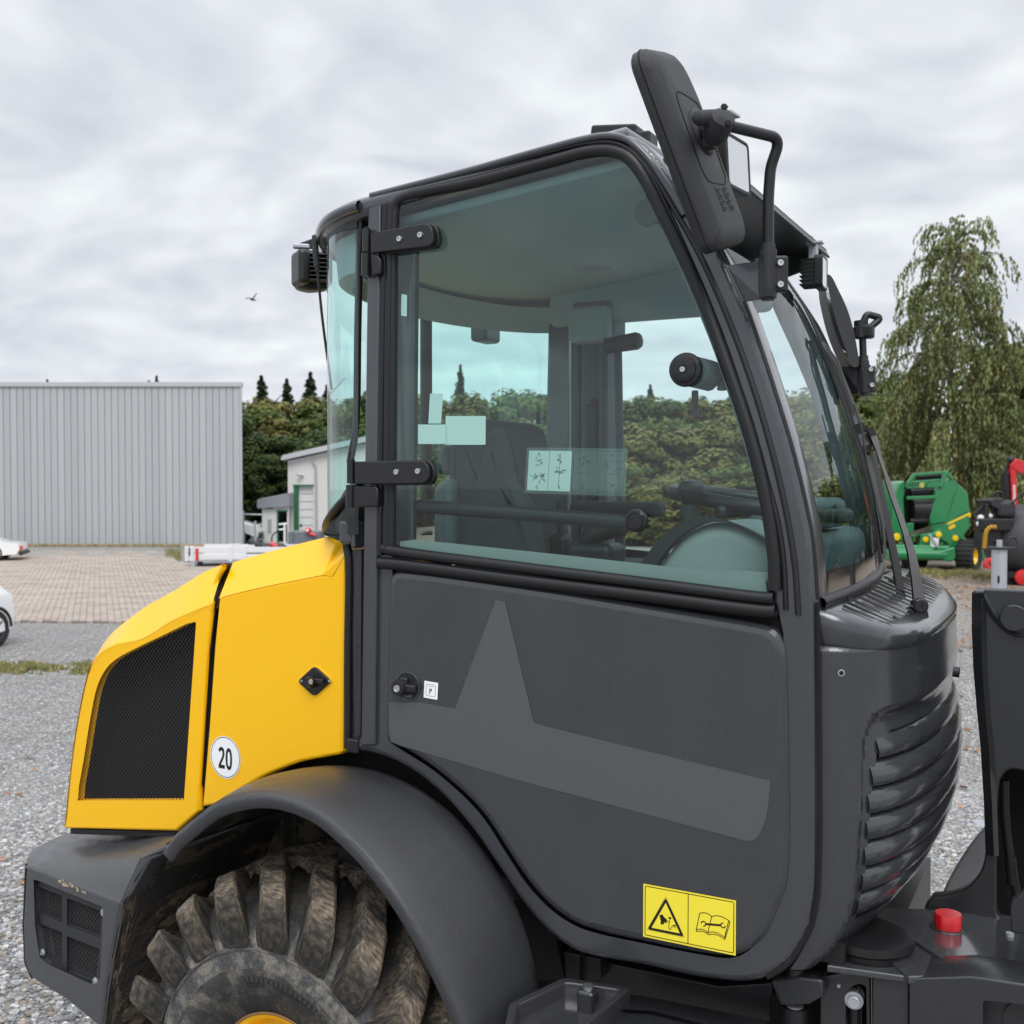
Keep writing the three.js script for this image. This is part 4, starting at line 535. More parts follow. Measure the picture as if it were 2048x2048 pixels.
{ // weeping birch: arching limbs with hanging strands of small leaves
  const D = 43, H = hY(455, D) - FAR_Y, b = thing('weeping_birch', 'tall weeping birch with hanging olive green strands behind the baler', 'tree', yard(lat(1905, D), D, FAR_Y), 0.4), r = rng(71);
  const wood = [], pts = []; for (let i = 0; i <= 8; i++) pts.push(V(0.25 * Math.sin(i * 0.8), H * 0.97 * i / 8, 0.2 * Math.cos(i)));
  for (let i = 0; i < 8; i++) wood.push(rod(pts[i], pts[i + 1], 0.24 * (1 - i / 8.6), 0.24 * (1 - (i + 1) / 8.6), 9, true));
  const pos = [], nor = [], col = [], c = new THREE.Color();
  const leaf = (p, k, g) => { const n = V(r() - 0.5, 0.2 + 0.5 * r(), r() - 0.5).normalize(), t1 = V(0.5 * (r() - 0.5), -1, 0.5 * (r() - 0.5)).normalize(), t2 = n.clone().cross(t1).normalize(); const A = p.clone().addScaledVector(t1, -k), B = p.clone().addScaledVector(t2, k * 0.5), C = p.clone().addScaledVector(t1, k), Dd = p.clone().addScaledVector(t2, -k * 0.5); for (const q of [A, C, B, A, Dd, C]) { pos.push(q.x, q.y, q.z); nor.push(n.x, n.y, n.z); col.push(g[0], g[1], g[2]); } };
  const strand = (p, len, dir, dense = 1) => { const n = Math.max(4, Math.round(len / 0.085 * dense)), q = p.clone(), v = dir.clone().multiplyScalar(0.5); const base = 0.7 + 0.6 * r(), warm = r() < 0.2; for (let i = 0; i < n; i++) { v.lerp(V(0.12 * Math.sin(i * 0.5 + p.x * 9), -1, 0.1 * Math.cos(i * 0.6)), 0.16).normalize(); q.addScaledVector(v, len / n); const g = base * (0.8 + 0.4 * r()); const tt = warm ? [0.24, 0.22, 0.08] : [0.185, 0.22, 0.085]; leaf(q.clone().add(V(0.10 * (r() - 0.5), 0, 0.10 * (r() - 0.5))), 0.058 + 0.045 * r(), [tt[0] * g, tt[1] * g, tt[2] * g]); } };
  for (let i = 0; i < 100; i++) {
    const t = 0.13 + 0.86 * Math.pow(i / 100, 0.84), a = i * 2.4 + 0.7 * r(), y = H * t, base = pts[Math.min(7, Math.floor(t * 8.2))].clone().lerp(pts[Math.min(8, Math.floor(t * 8.2) + 1)], 0.5).setY(y * 0.97);
    const reach = lerp(3.7, 1.3, Math.pow(t, 1.7)) * (0.5 + 0.75 * r()), rise = lerp(1.1, 0.8, t) * (0.5 + 0.8 * r()), n = 9; let prev = base.clone();
    for (let k = 1; k <= n; k++) { const s = k / n, p = V(base.x + Math.cos(a) * reach * s, base.y + rise * Math.sin(s * 2.1) - 0.35 * s * s * reach, base.z + Math.sin(a) * reach * s); wood.push(rod(prev, p, 0.045 * (1.1 - s), 0.04 * (1.05 - s), 5, true)); const out = p.clone().sub(prev).normalize(); const m = Math.round(lerp(8.5, 1.9, t) * (0.4 + 0.6 * s)); for (let j = 0; j < m; j++) strand(p.clone().add(V(0.35 * (r() - 0.5), 0.15 * (r() - 0.5), 0.35 * (r() - 0.5))), (0.55 + 1.5 * r()) * lerp(1.35, 0.6, t), out.clone().add(V(r() - 0.5, 0.2, r() - 0.5)).normalize(), 1.15); prev = p; }
  }
  for (let i = 0; i < 30; i++) strand(V(0.6 * (r() - 0.5), H * (0.90 + 0.1 * r()), 0.6 * (r() - 0.5)), 0.4 + 0.7 * r(), V(r() - 0.5, 1.2, r() - 0.5).normalize(), 1.1);
  part('trunk', mergeGeometries(wood.map(flat)), std([0.17, 0.145, 0.115], 0.9), b);
  const g = new THREE.BufferGeometry(); g.setAttribute('position', new THREE.Float32BufferAttribute(pos, 3)); g.setAttribute('normal', new THREE.Float32BufferAttribute(nor, 3)); g.setAttribute('color', new THREE.Float32BufferAttribute(col, 3)); const m = new THREE.Mesh(g, leafMat); m.name = 'crown'; b.add(m);
}
// ================================================================ the compact wheel loader
const loader = new THREE.Group(); loader.name = 'wheel_loader'; scene.add(loader);
tag(loader, 'dark grey and yellow compact wheel loader with glazed cab parked on the gravel', 'wheel loader');

// ---- outlines of the near cab side (plane z = 0)
const roofLine = [[745, 384], [820, 364], [950, 330], [1092, 289], [1165, 268], [1215, 262], [1250, 266], [1285, 282], [1321, 321], [1365, 382], [1405, 442], [1443, 504], [1490, 608], [1527, 712], [1554, 795], [1586, 901], [1612, 1007], [1626, 1078], [1635, 1197]];
const bottomLine = [[1637, 1690], [1634, 1788], [1623, 1854], [1600, 1899], [1576, 1930], [1535, 1956], [1490, 1966], [1400, 1958], [1280, 1932], [1160, 1909], [1124, 1890], [1079, 1850], [1040, 1802], [1004, 1749], [925, 1638], [851, 1564], [787, 1524], [740, 1508], [704, 1503]];
const frameOuter = [...side([[718, 1470], [735, 400]]), ...curve(roofLine), ...curve(bottomLine)];
const holeTop = [[781, 402], [800, 391], [950, 354], [1092, 315], [1183, 294], [1225, 294], [1256, 307], [1289, 346], [1321, 409], [1353, 485], [1395, 580], [1448, 713], [1490, 845], [1524, 953], [1549, 1046], [1560, 1110], [1566, 1190]];
const holeBottom = [[1583, 1265], [1586, 1450], [1588, 1660], [1584, 1766], [1566, 1824], [1540, 1882], [1495, 1923], [1460, 1932], [1400, 1924], [1280, 1900], [1190, 1880], [1148, 1865], [1095, 1830], [1045, 1777], [1010, 1725], [950, 1634], [868, 1557], [800, 1512], [770, 1492]];
const doorHole = [...curve(holeTop), ...curve(holeBottom)];
{
  const f = part('cab_frame', plate(frameOuter, -0.09, 0, 0.014, [doorHole], 4), M.frame, loader);
  // far side of the cab, the same frame mirrored across the machine
  const far = part('cab_frame', plate(frameOuter, -1.05, -0.97, 0.012, [doorHole], 2).translate(-0.055, 0, 0), M.frame, loader);
  // ridge that follows the front post, and the weather rail along the roof
  part('pillar_trim', tube(curve([[1262, 292], [1300, 338], [1345, 412], [1400, 510], [1460, 645], [1508, 778], [1545, 905], [1572, 1020], [1590, 1130], [1597, 1230]], -0.001, 5), 0.006, false, 8), M.satin, f);
  part('roof_rail', tube(curve([[742, 392], [820, 372], [950, 338], [1092, 298], [1170, 278], [1215, 272], [1250, 278], [1290, 310], [1330, 365], [1370, 430]], 0.002, 5), 0.0075, false, 8), M.frame, f);
  part('drip_seal', tube(curve([[776, 398], [820, 380], [950, 346], [1092, 306], [1175, 287], [1222, 285], [1255, 297], [1292, 336], [1326, 400], [1360, 474], [1402, 570], [1455, 704], [1497, 838], [1531, 950], [1556, 1046], [1568, 1130], [1572, 1220]], 0.0, 5), 0.005, false, 8), M.rubber, f);
}
// ---- hinge pillar at the back of the door
{
  const p = part('hinge_pillar', [plate(rounded(side([[724, 1492], [738, 402], [763, 398], [752, 1490]], 0.006), 0.004), -0.05, 0.010, 0.004)], M.frame, loader);
  part('pillar_seal', tube(side([[771, 410], [765, 760], [760, 1110]], 0.006), 0.0075, false, 8), M.rubber, p);
  part('pillar_seal', tube(side([[781, 412], [776, 760], [773, 1098]], 0.008), 0.0085, false, 8), M.rubber, p);
  part('corner_seal', tube(side([[722, 400], [716, 640], [711, 860], [700, 925]], -0.01), 0.008, false, 8), M.rubber, p);
  part('gap_panel', plate(rounded(side([[706, 1498], [702, 1100], [722, 1098], [722, 1498]], -0.03), 0.003), -0.12, -0.03, 0.003), M.chassis, p);
  part('gap_seal', tube(side([[697, 1496], [697, 1300], [698, 1110], [693, 1085]], -0.03), 0.010, false, 8), M.rubber, p);
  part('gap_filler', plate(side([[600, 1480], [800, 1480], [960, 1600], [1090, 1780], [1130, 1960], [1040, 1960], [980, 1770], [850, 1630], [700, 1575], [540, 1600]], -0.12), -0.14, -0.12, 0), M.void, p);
  part('foot_bracket', [box(0.03, 0.03, 0.03, ...onZ(712, 1490, -0.01).toArray(), 0.004)], M.satin, p);
  const bl = sub('latch_block', p); bl.position.copy(onZ(703, 1064, -0.03));
  part('block', [box(0.034, 0.052, 0.05, 0, 0, 0, 0.008), box(0.012, 0.056, 0.04, 0.02, -0.006, 0.004, 0.006)], M.frame, bl);
}
// ---- door: lower panel, decal, labels, glass
const door = sub('door', loader);
const panelOutline = [...curve([[768, 1478], [771, 1320], [775, 1165]], 0.01, 3), ...curve([[781, 1146], [792, 1139], [815, 1139], [1092, 1176], [1289, 1208], [1500, 1243], [1530, 1250], [1556, 1266], [1570, 1296], [1574, 1330]], 0.01, 4), ...curve([[1577, 1448], [1579, 1660], [1574, 1766], [1556, 1818], [1532, 1872], [1490, 1908], [1460, 1916], [1400, 1910], [1280, 1886], [1190, 1865], [1148, 1850], [1100, 1817], [1055, 1768], [1019, 1716], [957, 1623], [872, 1545], [808, 1502], [780, 1490]], 0.01, 6)];
{
  part('door_panel', plate(panelOutline, -0.03, 0.012, 0.019, [], 3, 0.45), M.grey, door);
  const d = curve([[991.6, 1199], [1004, 1203.5], [1009, 1200.7]], 0.0135, 1);
  const star = [...side([[991.6, 1199], [1003, 1203], [1009, 1200.7], [1066, 1440], [1070, 1447], [1140, 1465], [1541, 1562]], 0.0135), ...curve([[1540, 1575], [1533, 1630], [1517, 1671], [1506, 1680], [1490, 1681], [1470, 1676]], 0.0135, 4), ...side([[1024, 1557], [800, 1491], [782, 1483], [779, 1470], [777, 1404], [839, 1404.6], [910, 1417.6]], 0.0135)];
  const g = new THREE.ExtrudeGeometry(shapeOf(star), { depth: 0.0006, bevelEnabled: false }).translate(0, 0, 0.0125);
  part('star_decal', g, M.decal, door).userData.label = 'satin grey star shaped decal';
}
{ // pictogram label
  const tl = onZ(1286.7, 1767, 0.013), tr = onZ(1472, 1801, 0.013), bl = onZ(1286.7, 1873, 0.013);
  const w = tr.x - tl.x, h = tl.y - bl.y, ang = Math.atan2(tr.y - tl.y, w);
  const t = canvasTex(600, 330, (c, W, H) => {
    c.fillStyle = '#f5e23c'; c.fillRect(0, 0, W, H); c.strokeStyle = '#15130c'; c.lineWidth = 5; c.beginPath(); c.roundRect(13, 13, W - 26, H - 26, 8); c.stroke(); c.beginPath(); c.moveTo(297, 14); c.lineTo(297, H - 14); c.stroke();
    c.lineWidth = 2; c.lineJoin = 'round'; c.beginPath(); c.moveTo(150, 57); c.lineTo(272, 282); c.lineTo(28, 282); c.closePath(); c.stroke();
    c.lineWidth = 15; c.beginPath(); c.moveTo(150, 78); c.lineTo(257, 272); c.lineTo(43, 272); c.closePath(); c.stroke();
    c.fillStyle = '#15130c'; c.beginPath(); c.moveTo(108, 178); c.lineTo(128, 168); c.lineTo(142, 186); c.lineTo(154, 190); c.lineTo(160, 206); c.lineTo(150, 222); c.lineTo(142, 212); c.lineTo(138, 232); c.lineTo(130, 226); c.lineTo(126, 236); c.lineTo(116, 228); c.lineTo(118, 210); c.closePath(); c.fill();
    c.lineWidth = 4; c.beginPath(); c.ellipse(178, 182, 10, 7, 0.3, 0, 7); c.fill(); c.beginPath(); c.moveTo(176, 190); c.lineTo(170, 248); c.lineTo(180, 254); c.lineTo(196, 226); c.lineTo(208, 220); c.lineTo(220, 238); c.moveTo(204, 222); c.lineTo(206, 240); c.moveTo(198, 226); c.lineTo(226, 216); c.moveTo(160, 200); c.lineTo(172, 214); c.stroke();
    c.lineWidth = 5; c.beginPath(); c.moveTo(350, 222); c.lineTo(372, 118); c.quadraticCurveTo(418, 98, 448, 124); c.quadraticCurveTo(490, 98, 556, 128); c.lineTo(530, 234); c.quadraticCurveTo(470, 200, 424, 226); c.quadraticCurveTo(390, 200, 350, 222); c.moveTo(448, 124); c.lineTo(424, 226); c.moveTo(350, 222); c.lineTo(352, 232); c.quadraticCurveTo(400, 214, 426, 238); c.quadraticCurveTo(476, 214, 532, 246); c.lineTo(564, 136); c.lineTo(556, 128); c.stroke();
    c.lineWidth = 13; c.beginPath(); c.moveTo(408, 176); c.lineTo(506, 166); c.stroke(); c.lineWidth = 7; for (const [x, y, a] of [[396, 177, 2.4], [520, 164, -0.7]]) { c.beginPath(); c.arc(x, y, 14, a + 0.7, a + 5.6); c.stroke(); }
  });
  const g = new THREE.PlaneGeometry(w / Math.cos(ang), h, 1, 1); g.rotateZ(ang); g.translate((tl.x + tr.x) / 2, (tl.y + tr.y) / 2 - h / 2, 0.0132);
  part('warning_label', g, std([1, 1, 1], 0.35, { map: t }), door).userData.label = 'yellow pictogram label with warning triangle and open manual';
  const k = canvasTex(160, 200, (c, W, H) => { c.fillStyle = '#f4f4f2'; c.fillRect(0, 0, W, H); c.strokeStyle = '#55585c'; c.lineWidth = 5; c.beginPath(); c.roundRect(24, 34, 108, 136, 16); c.stroke(); c.fillStyle = '#8a8d90'; c.fillRect(36, 52, 80, 6); c.fillStyle = '#222'; c.beginPath(); c.arc(76, 98, 17, 0, 7); c.fill(); c.fillStyle = '#f4f4f2'; c.beginPath(); c.arc(74, 96, 6, 0, 7); c.fill(); c.strokeStyle = '#222'; c.lineWidth = 9; c.beginPath(); c.moveTo(72, 112); c.lineTo(62, 150); c.stroke(); c.lineWidth = 5; c.beginPath(); c.moveTo(66, 134); c.lineTo(76, 138); c.stroke(); });
  const a = onZ(848, 1362, 0.0135), b = onZ(875.6, 1399, 0.0135);
  part('key_label', new THREE.PlaneGeometry(b.x - a.x, a.y - b.y).rotateZ(-0.06).translate((a.x + b.x) / 2, (a.y + b.y) / 2, 0.0135), std([1, 1, 1], 0.4, { map: k }), door);
}
{ // lock with its dished rosette
  const c = onZ(816, 1372, 0.012), h = sub('door_handle', door);
  part('rosette', knob(c, PZ, [[0.0305, -0.001], [0.0300, 0.0034], [0.0285, 0.0040], [0.0262, 0.0030], [0.0235, 0.0012], [0, 0.0008]], 40), M.frame, h);
  const k = onZ(808, 1373, 0.012);
  part('lever', [knob(k, PZ, [[0.018, 0], [0.0175, 0.012], [0.0155, 0.024], [0.0145, 0.026], [0, 0.026]], 28), box(0.034, 0.017, 0.016, k.x + 0.02, k.y, k.z + 0.011, 0.005), box(0.02, 0.02, 0.012, k.x + 0.006, k.y + 0.011, k.z + 0.008, 0.005)], M.satin, h);
  part('lock_cylinder', knob(off(k, 0, 0, 0.026), PZ, [[0.0075, 0], [0.0072, 0.0022], [0.0055, 0.0026], [0.005, 0.0012], [0, 0.0014]], 20), M.steel, h);
}
// ---- side window: one pane in a rubber frame
const glassLine = curve([[785, 1089], [788, 760], [793, 440], [797, 415], [810, 403], [950, 372], [1092, 337], [1183, 313], [1225, 313], [1252, 326], [1278, 356], [1321, 440], [1395, 600], [1448, 742], [1490, 869], [1522, 1000], [1538, 1117], [1539, 1180], [1535, 1190], [1305, 1159], [1040, 1126], [800, 1094]], 0, 6);
const window1 = sub('side_window', loader);
{
  part('window_pane', new THREE.ShapeGeometry(shapeOf(glassLine)).translate(0, 0, 0.002), M.glass, window1);
  const sealMid = curve([[782, 1092], [785, 760], [789, 440], [793, 408], [808, 396], [950, 364], [1092, 326], [1183, 303], [1228, 303], [1259, 317], [1287, 352], [1330, 436], [1404, 596], [1457, 738], [1500, 868], [1532, 996], [1549, 1115], [1551, 1180]], 0, 6);
  part('window_seal', tube(sealMid, 0.0125, false, 10, 150), M.rubber, window1);
  part('sill_seal', tube([...side([[766, 1097], [790, 1102], [1040, 1135], [1305, 1168], [1525, 1196], [1548, 1197]], 0.006)], 0.0115, false, 10, 60), M.rubber, window1);
  part('sill_seal', tube([...side([[759, 1126], [790, 1128], [1040, 1160], [1305, 1193], [1535, 1222], [1552, 1222]], 0.008)], 0.0125, false, 10, 60), M.rubber, window1);
  part('sill_gap', plate(side([[768, 1120], [1545, 1214], [1572, 1270], [1500, 1252], [1092, 1190], [800, 1150], [772, 1170]], -0.012), -0.04, -0.012, 0.001), M.void, window1);
}
// ---- hinges
function hinge(arm, barrel, leaf, bolts, z) {
  const h = sub('hinge', loader), p = side(arm, z + 0.012);
  part('hinge_arm', plate(rounded(p, [0.002, 0.021, 0.021, 0.002]), z, z + 0.012, 0.002), M.satin, h);
  part('backing_pad', plate(rounded(p.map((q, i) => off(q, (i === 1 || i === 2) ? 0.006 : 0.03, i < 2 ? 0.001 : -0.003, 0)), [0.002, 0.023, 0.023, 0.002]), 0.003, z, 0.002), M.rubber, h);
  for (const [x, y] of bolts) part('hinge_bolt', bolt(onZ(x, y, z + 0.012), PZ, 0.0068), M.steel, h);
  const [bx, y0, y1, y2] = barrel, r = 0.0088, zb = z + 0.004;
  part('hinge_barrel', [rod(onZ(bx, y0, zb), onZ(bx, y1 - 1, zb), r), rod(onZ(bx - 1, y1 + 2, zb), onZ(bx - 2, y2, zb), r * 1.08), rod(onZ(bx, y0 - 1, zb), onZ(bx, y0 - 3, zb), r * 0.7)], M.satin, h);
  part('hinge_leaf', plate(rounded(side(leaf, zb), 0.004), -0.005, zb + 0.004, 0.003), M.satin, h);
}
hinge([[741, 466], [862, 444], [869, 491], [741, 506]], [733, 459, 505, 552], [[742, 508], [757, 510], [763, 520], [763, 548], [745, 552]], [[799.5, 478], [841, 470]], 0.018);
hinge([[709, 923], [855, 921], [858, 967], [709, 968]], [702, 920, 968, 1014], [[708, 972], [752, 972], [757, 978], [757, 1013], [708, 1015]], [[793.5, 944], [836.5, 942.5]], 0.018);
// ---- round stay knobs bolted through the pane, and the bar behind it
{
  const c = onZ(1373, 740, 0.004), s = sub('window_stop', loader);
  part('stop_disc', knob(c, PZ, [[0.0305, 0], [0.031, 0.004], [0.0295, 0.010], [0.0225, 0.0125], [0.0215, 0.0155], [0.0185, 0.0165], [0.0075, 0.0165], [0.0068, 0.014], [0, 0.014]], 40), M.satin, s);
  part('stop_bolt', bolt(off(c, -0.002, 0, 0.0142), PZ, 0.006), M.steel, s);
  const q = off(c, 0, -0.004, -0.02);
  part('inner_catch', [rod(off(c, 0, 0, -0.004), off(c, 0.03, -0.008, -0.05), 0.028), pipe([off(q, 0.05, -0.03, -0.03), off(q, 0.05, 0.055, -0.04), off(q, 0.085, 0.05, -0.05), off(q, 0.09, -0.03, -0.05)], 0.009, 0.02)], M.inner, s);
  part('catch_lever', [box(0.012, 0.04, 0.008, c.x + 0.008, c.y - 0.055, -0.02, 0.003), box(0.016, 0.018, 0.010, c.x + 0.012, c.y - 0.078, -0.02, 0.004)], M.black, s);
  const b = sub('grab_bar', loader), k = onZ(1275, 1041, 0.004);
  part('bar', [tube([onZ(840, 1012, -0.03), onZ(880, 1015, -0.034), onZ(1060, 1029, -0.034), onZ(1278, 1047, -0.032)], 0.0145, false, 14, 30), knob(onZ(840, 1012, -0.03), onZ(840, 1012, -0.03).sub(onZ(880, 1015, -0.034)), [[0.0145, 0], [0.012, 0.008], [0.006, 0.013], [0, 0.0145]], 14)], M.black, b);
  part('bar_knob', knob(k, PZ, [[0.021, 0], [0.0218, 0.004], [0.0205, 0.010], [0.0165, 0.012], [0.0155, 0.0145], [0.0145, 0.0145], [0.0135, 0.013], [0.006, 0.0135], [0, 0.0137]], 36), M.satin, b);
}
// ---- paper sheets and the control chart stuck inside the pane
{
  const sheetAt = (name, q, mat, z, label) => { const p = side(q, z), g = new THREE.BufferGeometry(); g.setAttribute('position', new THREE.Float32BufferAttribute([p[0], p[1], p[2], p[0], p[2], p[3]].flatMap((v) => v.toArray()), 3)); g.setAttribute('uv', new THREE.Float32BufferAttribute([0, 1, 0, 0, 1, 0, 0, 1, 1, 0, 1, 1], 2)); g.computeVertexNormals(); part(name, g, mat, window1).userData.label = label; };
  sheetAt('paper_sheet', [[836, 849], [836, 888], [891.5, 888], [891.5, 849]], M.paper, -0.004, 'long white paper sheet');
  sheetAt('paper_sheet', [[891.5, 832], [890.5, 889.5], [971, 889.5], [971.5, 832]], M.paper, -0.006, 'large white paper sheet');
  sheetAt('paper_sheet', [[860, 787], [856.5, 847], [882, 847], [886.5, 787]], M.paper, -0.005, 'narrow upright paper sheet');
  sheetAt('type_label', [[803, 588], [802, 631], [813.5, 633], [814, 590]], M.paper, -0.004, 'small white label high on the pane');
  const t = canvasTex(1024, 496, (c, W, H) => {
    c.clearRect(0, 0, W, H); c.fillStyle = 'rgba(226,240,236,0.10)'; c.fillRect(0, 0, W, H);
    c.fillStyle = 'rgba(236,246,242,0.50)'; c.fillRect(20, 28, 452, 440); c.fillStyle = 'rgba(150,165,165,0.06)'; c.fillRect(490, 28, 510, 440);
    c.strokeStyle = 'rgba(20,30,32,0.9)'; c.lineWidth = 4; c.strokeRect(22, 30, 450, 436); c.strokeRect(492, 30, 506, 436); c.beginPath(); c.moveTo(240, 30); c.lineTo(240, 466); c.moveTo(760, 30); c.lineTo(760, 466); c.moveTo(760, 140); c.lineTo(998, 140); c.moveTo(540, 260); c.lineTo(700, 262); c.moveTo(800, 270); c.lineTo(960, 270); c.stroke();
    const r = rng(31); c.lineWidth = 4.5; c.strokeStyle = c.fillStyle = 'rgba(12,18,20,0.95)';
    const burst = (x, y, n, R, k = 1) => { for (let i = 0; i < n; i++) { const a = r() * 6.3, d = R * (0.3 + 0.7 * r()); c.beginPath(); c.moveTo(x + Math.cos(a) * d * 0.4, y + Math.sin(a) * d * 0.4 * k); c.lineTo(x + Math.cos(a) * d, y + Math.sin(a) * d * k); c.stroke(); if (r() < 0.5) { c.beginPath(); c.arc(x + Math.cos(a) * d, y + Math.sin(a) * d * k, 3 + 4 * r(), 0, 7); c.fill(); } } };
    c.beginPath(); c.moveTo(130, 60); c.lineTo(96, 140); c.moveTo(130, 60); c.lineTo(150, 100); c.stroke(); c.beginPath(); c.arc(130, 60, 7, 0, 7); c.fill();
    burst(140, 170, 12, 46); burst(140, 320, 22, 88, 0.8); burst(128, 420, 6, 26); burst(352, 120, 9, 40, 1.4); burst(350, 240, 16, 110, 0.4); c.beginPath(); c.moveTo(352, 60); c.lineTo(350, 420); c.stroke(); burst(350, 425, 6, 24);
    c.strokeStyle = c.fillStyle = 'rgba(20,28,30,0.7)'; burst(600, 130, 10, 60, 1.3); burst(590, 400, 8, 40); burst(870, 80, 8, 44, 0.5); burst(830, 190, 8, 40); burst(880, 400, 10, 50); burst(940, 220, 6, 40);
  });
  sheetAt('control_chart', [[1054, 895], [1049, 986], [1251, 993], [1256, 897]], std([1, 1, 1], 0.5, { map: t, transparent: true, side: THREE.DoubleSide }), -0.005, 'see-through sheet printed with lever diagrams');
}
// ---- roof, headliner, rear glazing
const ELL = { x: -1.37, z: -0.53, a: 0.285, b: 0.53 };
const ell = (t, k = 0, y = 0) => V(ELL.x - (ELL.a + k) * Math.sin(t), y, ELL.z + (ELL.b + k) * Math.cos(t)); // t = 0 near pillar, PI far pillar
const arc = (t0, t1, n, k, y) => Array.from({ length: n + 1 }, (_, i) => ell(lerp(t0, t1, i / n), k, typeof y === 'function' ? y(lerp(t0, t1, i / n)) : y));
{
  const yR = onZ(748, 388, -0.01), yF = onZ(1150, 274, -0.01), yT = yR.y - 0.004, slope = (yF.y - yR.y) / (yF.x - yR.x), tilt = (g) => { const a = g.attributes.position; for (let i = 0; i < a.count; i++) a.setY(i, a.getY(i) + slope * (a.getX(i) - yR.x)); return g; };
  const plan = [V(-0.77, 0, -1.06), V(-0.74, 0, -0.53), V(-0.77, 0, 0.0 - 0.005), ...arc(0, Math.PI, 32, 0.012, 0)].map((p) => V(p.x, yT, p.z));
  const roof = part('roof', tilt(slab(plan, 0.045, 0.018)), M.frame, loader);
  part('roof_edge', tilt(tube(arc(-0.02, Math.PI, 40, 0.012, yT - 0.022), 0.013, false, 8, 80)), M.frame, roof);
  part('headliner', tilt(slab([V(-0.78, 0, -0.97), V(-0.78, 0, -0.035), ...arc(0.05, Math.PI - 0.05, 24, -0.03, 0)].map((p) => V(p.x, yT - 0.048, p.z)), 0.02, 0.008)), M.liner, roof);
  part('headliner', [sheet([arc(0.12, Math.PI - 0.1, 30, -0.02, yT - 0.07), arc(0.12, Math.PI - 0.1, 30, -0.028, yT - 0.15), arc(0.12, Math.PI - 0.1, 30, -0.06, yT - 0.165), arc(0.12, Math.PI - 0.1, 30, -0.12, yT - 0.10)])], M.liner, roof);
  part('headliner', [box(0.64, 0.16, 0.05, -1.07, yT - 0.075, -0.955, 0.02), box(0.12, 0.10, 0.12, -1.25, yT - 0.16, -0.95, 0.015)], M.liner, roof);
  part('roof_lamp', knob(V(-1.02, yT - 0.104, -0.42), V(0, -1, 0), [[0.05, 0], [0.048, 0.008], [0.035, 0.012], [0, 0.013]], 28), M.dash, roof);
  part('speaker_cover', [knob(onZ(1297, 425, -0.12), PZ, [[0.028, 0], [0.026, 0.01], [0, 0.012]], 24)], M.inner, roof);
  // rear window: one wrapped pane, dark printed band below, rubber lips
  const rw = sub('rear_window', loader), y0 = 1.855, y1 = yT - 0.035;
  part('window_pane', sheet([arc(0.03, Math.PI - 0.03, 48, 0, y1), arc(0.03, Math.PI - 0.03, 48, 0, y0)], 3), M.glass, rw);
  part('lower_band', sheet([arc(0.03, Math.PI - 0.03, 40, 0.001, y0), arc(0.03, Math.PI - 0.03, 40, 0.001, y0 - 0.035)], 3), M.satin, rw);
  part('lower_lip', tube(arc(0.0, Math.PI, 40, 0.004, (t) => y0 - 0.04 + 0.11 * Math.pow(Math.max(0, 1 - t / 0.75), 1.4)), 0.010, false, 8, 80), M.rubber, rw);
  part('upper_band', sheet([arc(0.03, Math.PI - 0.03, 40, 0.0015, y1 + 0.005), arc(0.03, Math.PI - 0.03, 40, 0.0015, (t) => y1 - 0.03)], 3), M.satin, rw);
  part('window_post', tube(side([[856, 470], [855, 800], [854, 1070]].map((p) => p), -0.655).map((p) => V(-1.625, p.y, -0.655)), 0.017, false, 10), M.black, rw);
  part('corner_shroud', [plate(rounded(side([[648, 1068], [664, 1046], [690, 985], [706, 965], [716, 965], [716, 1080], [690, 1085]], -0.04), 0.004), -0.12, -0.03, 0.004)], M.plastic, rw);
}
// ---- lower cab shell behind the door, far lower panel, floor
{
  part('cab_floor', [box(1.1, 0.04, 0.98, -0.93, 1.10, -0.55)], M.black, loader);
  const lower = side([[775, 1130], [1560, 1225], [1580, 1400], [1580, 1700], [1540, 1880], [1460, 1925], [1280, 1900], [1150, 1865], [1000, 1715], [870, 1560], [775, 1490]], -0.035);
  part('inner_panel', plate(lower, -0.05, -0.04, 0), M.void, loader); part('inner_panel', plate(lower, -1.01, -1.0, 0).translate(-0.055, 0, 0), M.void, loader);
  // inside sill just below the pane
  part('window_sill', [sheet([side([[800, 1083], [830, 1079], [1100, 1107], [1400, 1140], [1530, 1154]], -0.012), side([[800, 1094], [830, 1097], [1100, 1133], [1400, 1171], [1535, 1190]], -0.012)]), box(0.70, 0.015, 0.06, -0.78, onZ(1160, 1125, -0.02).y - 0.012, -0.045)], M.dash, loader);
}
